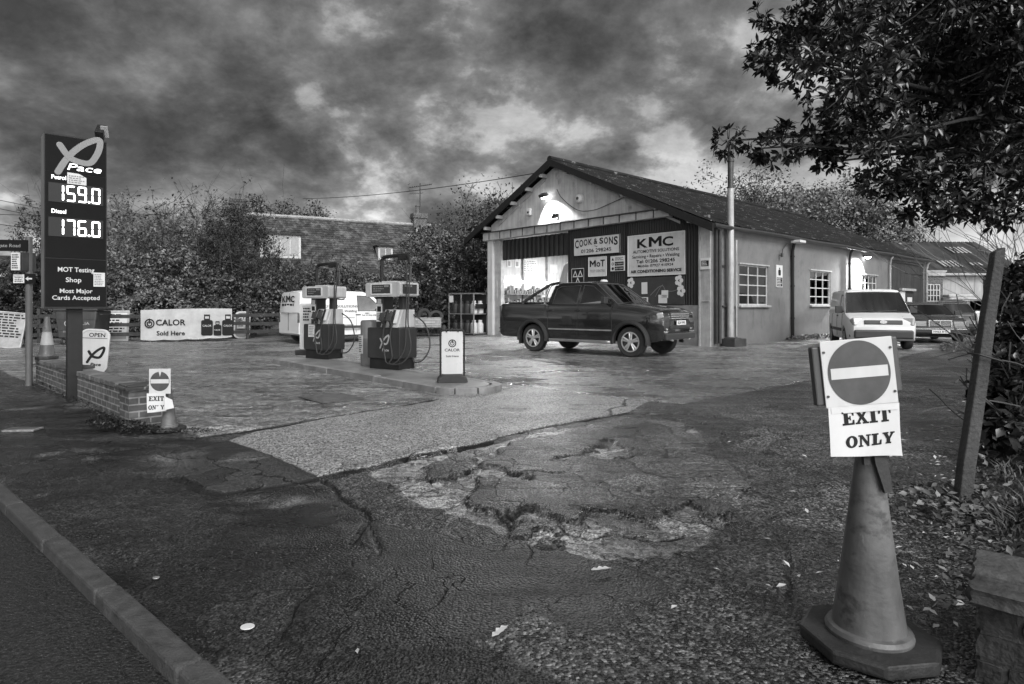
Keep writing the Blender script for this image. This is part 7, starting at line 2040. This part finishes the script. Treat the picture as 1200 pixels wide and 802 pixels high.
# trees beyond the garage roof
make_tree('broadleaf_tree', 'bushy half-leafed tree rising over the middle of the garage roof', 'tree', (*P(960, 300, 50)[:2], 0), 13.2, 11, 4, 34000, .13, m_tree, .34, .60, (2, 4), .2, scatter=.48, nlimb=8)
make_tree('broadleaf_tree', 'paler thin-leafed tree at the left of those over the garage roof', 'tree', (*P(868, 300, 52)[:2], 0), 13.0, 12, 4, 12000, .11, m_leaf_l, .3, .62, (2, 4), .2, scatter=.40, nlimb=8)
make_tree('broadleaf_tree', 'dense leafed tree at the right end above the garage ridge', 'tree', (*P(1000, 300, 56)[:2], 0), 11.4, 13, 4, 18000, .13, m_tree, .3, .55, (2, 4), .22, scatter=.45, nlimb=7)
make_tree('broadleaf_tree', 'full leafed tree directly behind the top of the flue pipe', 'tree', (*P(905, 300, 54)[:2], 0), 13.6, 19, 4, 22000, .13, m_tree, .32, .6, (2, 4), .2, scatter=.48, nlimb=8)
make_tree('bare_tree', 'small leafless tree beyond the shed roof to the right of the garage', 'tree', (*P(1058, 300, 62)[:2], 0), 10.2, 15, 4, 0, r=.22, spread=.65, kids=(3, 4), nlimb=6, rmin=.022)
# trees and shrubs by the cottage
make_tree('bare_bush', 'large straggly half-bare bush left of the cottage chimney', 'bush', (*P(200, 380, 31)[:2], 0), 8.6, 21, 4, 4600, .085, m_leaf_l, .14, .75, (3, 4), .08, scatter=.17, nlimb=9, rmin=.010)
make_tree('bare_bush', 'straggly twiggy bush at the left of the two bushes behind the banner', 'bush', (*P(165, 380, 29)[:2], 0), 5.9, 22, 4, 3600, .08, m_leaf_l, .10, .75, (3, 4), .08, scatter=.16, nlimb=8, rmin=.009)
make_tree('broadleaf_tree', 'round leafy tree showing above the left end of the cottage roof', 'tree', (*P(318, 300, 60)[:2], 0), 12.2, 23, 4, 14000, .13, m_leaf, .3, .55, (2, 4), .25, scatter=.33, nlimb=6)
make_tree('broadleaf_tree', 'leafy tree growing against the right end of the cottage roof', 'tree', (*P(524, 380, 35)[:2], 0), 7.0, 24, 4, 8000, .08, m_leaf, .16, .38, (2, 4), .12, scatter=.30, nlimb=7, rmin=.008)
make_tree('bare_tree', 'straggly half-bare tree leaning over the left verge of the garage roof', 'tree', (*P(588, 380, 36)[:2], 0), 9.0, 25, 5, 4200, .09, m_leaf, .18, .65, (2, 4), .15, scatter=.3, nlimb=6, rmin=.008)
make_tree('bare_bush', 'thin twiggy bush in front of the wide white dormer', 'bush', (*P(332, 380, 31)[:2], 0), 4.9, 27, 4, 900, .07, m_leaf, .09, .6, (3, 4), .06, scatter=.16, nlimb=9, rmin=.010)
make_tree('bare_bush', 'thin twiggy bush below the middle of the cottage roof', 'bush', (*P(405, 380, 31.5)[:2], 0), 4.2, 28, 4, 1500, .07, m_leaf_l, .09, .6, (3, 4), .06, scatter=.2, nlimb=9, rmin=.010)
# clipped and rounded masses
def bush(name, label, cat, blobs, n, size, mat, seed, gap=.0, gscale=1.0, trunk=True, aspect=.55, group=None, up=.35):
    rs = np.random.RandomState(seed); c = np.array(blobs[0][0]); base = Vector((c[0], c[1], 0))
    t = thing(name, label, cat, base, 0, group)
    bl = [((b[0][0] - base.x, b[0][1] - base.y, b[0][2]), b[1]) for b in blobs]
    if name in ('hedge', 'conifer', 'ivy_bush'):
        # sprays of leaves round many small shoots, so the mass breaks into lit tops and dark hollows
        per = 26; cc = blob_points(rs, bl, max(20, n // per), shell=.62, gap=gap, gscale=gscale, seed=seed)
        mids = np.array([b[0] for b in bl])
        rad = size * (2.4 + 2.6 * rs.random(len(cc)))
        idx = np.repeat(np.arange(len(cc)), per); d = rs.normal(size=(len(idx), 3)); d /= np.linalg.norm(d, axis=1)[:, None]
        near = mids[np.argmin(((cc[:, None] - mids[None]) ** 2).sum(2), 1)]
        outw = cc - near; outw /= np.linalg.norm(outw, axis=1)[:, None] + 1e-6
        d = d + outw[idx] * .55; d /= np.linalg.norm(d, axis=1)[:, None]
        pts_ = cc[idx] + d * (rad[idx] * rs.random(len(idx)) ** .45)[:, None]
        ok_ = pts_[:, 2] > .02
        face_ = d * .9 + np.array([0, 0, .55])
        leaves('foliage', mat, pts_[ok_], size, rs, t, aspect, up, face=face_[ok_])
    else:
        leaves('foliage', mat, blob_points(rs, bl, n, gap=gap, gscale=gscale, seed=seed), size, rs, t, aspect, up)
    if name == 'weed': return t
    mb = MB(); rg = random.Random(seed); tips = []
    for b in bl:
        for k in range(4):
            d = Vector((rg.gauss(0, .35), rg.gauss(0, .35), 1)).normalized()
            limb_tree(mb, rg, Vector((b[0][0] * .6 + rg.gauss(0, .2), b[0][1] * .6, .0)), (Vector(b[0]) - Vector((b[0][0] * .6, b[0][1] * .6, 0)) + d * .5).normalized(), max(.5, b[0][2] * .85), .035, 2, tips, .6, rmin=.006)
    mb.build('stems', m_twig, t, recalc=False)
    return t
def B(px, py, Y, rx, ry=None, rz=None):
    """rounded mass centred on a pixel at depth Y, radii in photo pixels"""
    s = Y / FPX; p = P(px, py, Y); ry = ry or rx
    return ((p.x, p.y, p.z), (rx * s, max(rx, ry) * s * .8, ry * s))
bush('conifer', 'dark rounded conifer in front of the cottage roof', 'tree', [B(275, 292, 28, 38, 48), B(262, 262, 28, 20, 22), B(288, 262, 28, 16, 20), B(300, 300, 28, 26, 36), B(250, 310, 28, 26, 30), B(278, 335, 28, 40, 25)], 14000, .075, m_leaf_d, 31, aspect=.22, up=.9)
bush('conifer', 'small narrow dark tree behind the price pylon at the left edge', 'tree', [B(36, 285, 30, 14, 30), B(38, 252, 30, 7, 18), B(28, 320, 30, 20, 24), B(46, 318, 30, 16, 24)], 5000, .08, m_leaf_d, 32, aspect=.25, up=.9)
hseg = [('overgrown hedge at the far left behind the street name post', [B(0, 335, 25, 40, 28), B(40, 350, 25, 34, 30), B(12, 382, 24, 40, 22)], m_leaf_d, 7000),
        ('ragged pale-leafed hedge behind the wheeled bin', [B(85, 345, 26, 36, 36), B(128, 342, 26, 34, 34), B(110, 376, 25, 44, 22), B(60, 380, 25, 30, 20)], m_leaf, 9000),
        ('ivy-hung hedge rising behind the left half of the banner', [B(165, 335, 26.2, 36, 36), B(205, 325, 26.2, 36, 34), B(185, 365, 25.5, 46, 26)], m_leaf_l, 11000),
        ('thick hedge behind the right half of the banner', [B(250, 345, 26.5, 36, 28), B(295, 350, 26.5, 36, 28), B(270, 372, 25.5, 46, 20)], m_leaf, 9000),
        ('dark hedge behind the lettered van', [B(345, 340, 27.5, 40, 26), B(395, 340, 28, 40, 22), B(370, 362, 27, 50, 26), B(425, 360, 28, 32, 28)], m_leaf, 12000),
        ('pale flowering shrub above the trailer', [B(440, 345, 30, 36, 22), B(472, 318, 30.5, 26, 30), B(500, 300, 30.5, 24, 36), B(470, 345, 29.5, 46, 30), B(518, 315, 30.5, 26, 44)], m_leaf_l, 13000),
        ('dark shrub between the trailer and the bottle cage', [B(520, 352, 29, 32, 36), B(545, 320, 30, 28, 44), B(558, 295, 31, 20, 30), B(490, 368, 29, 32, 22), B(560, 345, 30.5, 16, 40)], m_leaf_d, 10000)]
for i, (lb, bl, mm, n) in enumerate(hseg):
    bush('hedge', lb, 'hedge', bl, int(n * 1.7), .062, mm, 40 + i, gap=.05, gscale=.9)
# right-hand bank: ivy mass and grass
def edge(y): return 1.95 + .80 * (y - 2.5)
def bank_z(x, y):
    e = edge(y)
    t = max(0, min(1, (x - e) / .7)); return .26 * t * t * (3 - 2 * t)
vs = []; fs = []; nx, ny = 40, 70
rsb = np.random.RandomState(5)
for j in range(ny + 1):
    y = 2.52 + (24 - 2.52) * (j / ny) ** 1.8
    for i in range(nx + 1):
        e = edge(y)
        x = e - .15 + 4.5 * (i / nx) ** 1.5
        vs.append((x, y, bank_z(x, y) - .03 + .05 * float(fbm(np.array([x * 3.0]), np.array([y * 3.0]), 3, 2)[0]) * (1 if i else 0)))
for j in range(ny):
    for i in range(nx): a_ = j * (nx + 1) + i; fs.append((a_, a_ + 1, a_ + nx + 2, a_ + nx + 1))
mb = MB(); mb.add(vs, fs); kind(mb.build('verge', M('leafy_soil', .030, .9, var=.6, scale=5, bump=.9, bscale=25), smooth=60, recalc=False), 'structure')
def blades(name, pts, h, mat, rs, w=.006, bend=.5):
    n = len(pts); p = np.asarray(pts, float); a = rs.random(n) * 2 * PI
    hh = h * (.5 + rs.random(n)); d = np.stack([np.cos(a), np.sin(a), np.zeros(n)], 1); s = np.stack([-np.sin(a), np.cos(a), np.zeros(n)], 1) * w
    up = np.array([0, 0, 1.0]); m1 = p + d * (hh * bend * .3)[:, None] + up * (hh * .6)[:, None]; tp_ = p + d * (hh * bend)[:, None] + up * hh[:, None] * .85
    v = np.stack([p - s, p + s, m1 + s * .8, m1 - s * .8, tp_], 1).reshape(-1, 3); i = np.arange(n)[:, None] * 5
    f = np.concatenate([i + [[0, 1, 2]], i + [[0, 2, 3]], i + [[3, 2, 4]]], 0)
    return arrays(name, v, f, mat)
rs = np.random.RandomState(77)
m_grass = leaf_mat('dry_grass', .075, .7, .6)
pts = []
while len(pts) < 5200:
    y = 2.6 + 6 * rs.random() ** 1.3; e = edge(y)
    x = e + .02 + 2.2 * rs.random() ** 1.4
    if vnoise(np.array([x * 2.2]), np.array([y * 2.2]), 4)[0] > .35: pts.append((x, y, bank_z(x, y) - .03))
o = blades('grass', pts, .12, m_grass, rs, .005, .9); kind(o, 'stuff'); o['label'] = 'pale tangled grass on the verge beside the leaning post'
rs = np.random.RandomState(78); pts = []
for _ in range(4600):
    y = 2.55 + 6 * rs.random() ** 1.2; e = edge(y)
    x = e - .25 + 2.6 * rs.random() ** 1.3; pts.append((x, y, bank_z(x, y) + .01 + .10 * rs.random() ** 2))
o = leaves('verge_leaves', leaf_mat('ground_leaf', .06, .8), pts, .021, rs, None, .5, .8); kind(o, 'stuff'); o['label'] = 'low leafy ground cover on the verge'
bush('ivy_bush', 'dark glossy bush at the right edge behind the leaning post', 'bush', [B(1195, 440, 6.0, 36, 52), B(1212, 400, 6.2, 32, 40), B(1188, 478, 5.6, 30, 34), B(1215, 500, 5.4, 30, 60), B(1172, 470, 6.2, 16, 18), B(1205, 350, 7.2, 26, 40), B(1196, 540, 4.9, 26, 44)], 5200, .048, m_mag, 61, gap=.1, gscale=2.5)
for sg in ((2.75, 3.9, 60, 'leafy weed tuft growing round the foot of the leaning post'), (2.45, 3.75, 62, 'low weed tuft left of the foot of the leaning post')):
    bush('weed', sg[3], 'plant', [((sg[0], sg[1], .07), (.24, .18, .10)), ((sg[0] + .2, sg[1] - .1, .06), (.15, .15, .09))], 340, .026, m_leaf_l, sg[2], up=1.0)
bush('weed', 'weeds at the foot of the brick pier beside the squat cone', 'plant', [((-4.02, 6.38, .03), (.28, .12, .07)), ((-3.72, 6.2, .03), (.24, .10, .06)), ((-4.35, 6.55, .04), (.18, .08, .09)), ((-3.25, 6.2, .015), (.35, .08, .035))], 1500, .014, m_leaf_d, 63, up=1.0)
wbl = []
for i in range(16):
    p_ = wa.lerp(wb, .06 + .055 * i) - Vector((.05, .06, 0)); wbl.append(((p_.x, p_.y, .04), (.10, .05, .03 + .04 * ((i * 7) % 3) / 2)))
bush('weed', 'line of weeds along the footway side of the brick wall', 'plant', wbl, 600, .013, m_leaf_d, 64, up=1.0)
bush('weed', 'scrubby growth at the foot of the rendered wall', 'plant', [(tuple(gw(WX + .25, 5.2 + .7 * i, .06)), (.3, .25, .14)) for i in range(9)], 1500, .04, m_leaf_l, 66, up=1.0)
bush('weed', 'pale grass tuft between the white van and the saloon', 'plant', [((12.5, 17.2, .08), (.5, .3, .18)), ((13.2, 18.2, .08), (.5, .4, .15))], 700, .05, m_leaf_l, 67, up=.3, aspect=.15)

# fallen leaves
rs = np.random.RandomState(90); pts = []
m_fall = leaf_mat('fallen_leaf', .38, .6, .7)
for _ in range(330):
    y = 2.4 + 6.5 * rs.random() ** 1.1; e = edge(y)
    pts.append((e - abs(rs.normal()) * .55 - .02, y, .016))
for _ in range(45): pts.append((rs.uniform(-4, 3), rs.uniform(2.2, 9), .014))
for _ in range(420):
    u = rs.random(); pts.append((-16 + 6.5 * u + rs.normal() * .3, 20.6 + 1.6 * u + rs.normal() * .35, .016))
o = leaves('fallen_leaves', m_fall, pts, .019, rs, None, .42, 3.5, .5); kind(o, 'stuff'); o['label'] = 'scattered pale fallen leaves on the tarmac'
for lb, px, py, rz_ in (('large curled oak leaf lying on the smooth tarmac patch', 704, 672, .3), ('single pale leaf with a stalk on the coarse tarmac in front', 586, 746, 1.0)):
    g = G(px, py); mb = MB()
    ol = [(-.05, .004), (-.03, .016), (-.015, .010), (0, .020), (.015, .011), (.03, .015), (.045, .004), (.06, 0), (.045, -.004), (.03, -.015), (.015, -.010), (0, -.018), (-.015, -.010), (-.03, -.014)]
    mb.add([(x, y, .012 + .010 * abs(y) / .02 + .05 * (x ** 2) * 4) for x, y in ol], [tuple(range(len(ol)))]); ob = mb.build('leaf', m_fall, recalc=False)
    ob.location = (g.x, g.y, .006); ob.rotation_euler = (0, 0, rz_); tag(ob, lb, 'leaf')

# big glossy-leafed tree overhanging from the right
MG = thing('overhanging_tree', 'dark large-leafed evergreen tree overhanging from the upper right', 'tree', (7.6, 7.4, 0), 0)
mo = Vector((7.6, 7.4, 0))
mgb = [(1150,35,75),(1060,35,70),(985,30,52),(930,32,26),(893,18,12),(898,66,20),(940,72,34),(1000,95,58),(1080,105,70),(1160,110,72),(1040,165,42),(985,148,36),(958,172,26),(915,170,22),(893,174,14),(854,165,17),(1100,178,48),(1155,190,38),(1080,212,28),(1034,214,20),(1014,216,12),(1112,234,28),(1070,246,15),(1138,236,16),(1102,260,10),(1188,205,28),(1180,242,26),(1150,250,14),(975,190,12),(1190,60,70),(1240,120,90),(1220,30,90),(1120,-20,80),(1000,-20,60)]
rs = np.random.RandomState(101); rgm = random.Random(101)
LV = []; LF = []; twigs = MB(); limbs = MB(); k0 = 0
def leaf_shape(base, d, n, L, w):
    global k0
    s = d.cross(n).normalized(); n = s.cross(d).normalized()
    pts = [base, ]
    prof = ((.3, .8), (.62, 1.0))
    v = [base]
    for t, ww in prof:
        c = base + d * (L * t) - n * (L * .10 * t * t)
        v += [c + s * w * ww + n * w * .35, c, c - s * w * ww + n * w * .35]
    v.append(base + d * L - n * (L * .14))
    LV.extend(p[:] for p in v)
    LF.extend([(k0, k0 + 1, k0 + 2), (k0, k0 + 2, k0 + 3), (k0 + 1, k0 + 4, k0 + 5), (k0 + 1, k0 + 5, k0 + 2), (k0 + 2, k0 + 5, k0 + 6), (k0 + 2, k0 + 6, k0 + 3), (k0 + 4, k0 + 7, k0 + 5), (k0 + 5, k0 + 7, k0 + 6)])
    k0 += 8
def whorl(c, d, rg):
    q = d.to_track_quat('Z', 'Y'); n = rg.randint(6, 9); a0 = rg.random() * 6.28
    for i in range(n):
        a = a0 + 2 * PI * i / n + rg.uniform(-.25, .25); tilt = rg.uniform(.15, 1.15)
        dd = q @ Vector((math.cos(a) * math.cos(tilt), math.sin(a) * math.cos(tilt), math.sin(tilt)))
        dd.z -= rg.uniform(0, .3); dd.normalize()
        nn = (d + Vector((rg.gauss(0, .3), rg.gauss(0, .3), .5 + rg.gauss(0, .3)))).normalized()
        if abs(nn.dot(dd)) > .95: nn = dd.orthogonal()
        leaf_shape(c + dd * .012, dd, nn, rg.uniform(.062, .125), rg.uniform(.014, .021))
fork = Vector((7.1, 7.2, 3.1)) - mo
tr_ = MB(); tr_.tube(smooth_line([(0, 0, -.1), (-.1, .05, 1.0), (-.35, -.1, 1.9), (fork.x, fork.y, fork.z)], 4), [.19] * 4 + [.165] * 4 + [.14] * 5, 10); tr_.build('trunk', m_bark, MG, smooth=60)
for i, (px, py, rp) in enumerate(mgb):
    small = rp < 30
    Yc = 6.6 + (.25 * math.sin(i * 2.3) if small else .5 * math.sin(i * 1.7))
    c = P(px, py, Yc) - mo; rad = rp / FPX * Yc
    mid = fork.lerp(c, .5) + Vector((0, 0, .25 + .1 * math.sin(i)))
    q1_ = fork.lerp(c, .28) + Vector((.1 * math.sin(i * 3), .15 * math.cos(i * 2), .22 + .08 * math.sin(i * 5))); mid = fork.lerp(c, .64) + Vector((.1 * math.cos(i * 4), .12 * math.sin(i * 3), .10 + .16 * math.sin(i * 2.7)))
    limbs.tube(smooth_line([fork, q1_, mid, c], 5), [.050 - .042 * k / 15 for k in range(16)], 6, caps=False)
    nw = max(7, int(120 * (rp / 60) ** 2 * (1.0 if not small else 1.9)))
    for k in range(nw):
        d = Vector(rs.normal(size=3)).normalized(); rr_ = rad * (.25 + .80 * rs.random() ** .5)
        p = c + Vector((d.x * rr_, d.y * rr_ * (1.5 if not small else 1.0), d.z * rr_))
        od = (d + Vector((-.25, -.15, .35)) + Vector(rs.normal(size=3)) * .3).normalized()
        whorl(p, od, rgm)
        if k % 2 == 0: twigs.tube([c.lerp(p, .15), c.lerp(p, .6) + Vector((0, 0, -.03)), p], [.010, .007, .004], 3, caps=False)
arrays('crown', LV, LF, m_mag, MG)
limbs.build('limbs', M('dark_bark', .018, .9, var=.4, scale=9), MG, smooth=60, recalc=False); twigs.build('twigs', m_twig, MG, recalc=False)
# bare twiggy shrub at the right edge
bs = thing('bare_shrub', 'thin leafless twiggy shrub at the right edge above the verge', 'shrub', (*P(1228, 400, 8.6)[:2], 0), 0)
mb = MB(); rg = random.Random(55); tips = []
for i in range(13):
    d = Vector((rg.uniform(-.30, .12), rg.uniform(-.3, .3), 1.2)).normalized()
    limb_tree(mb, rg, Vector((rg.uniform(-.1, .3), rg.uniform(-.3, .3), 0)), d, rg.uniform(1.5, 2.1), .018, 3, tips, .30, segs=5, kids=(2, 3), shrink=.72, rmin=.0035)
mb.build('stems', M('pale_twig', .16, .8, var=.4), bs, recalc=False)
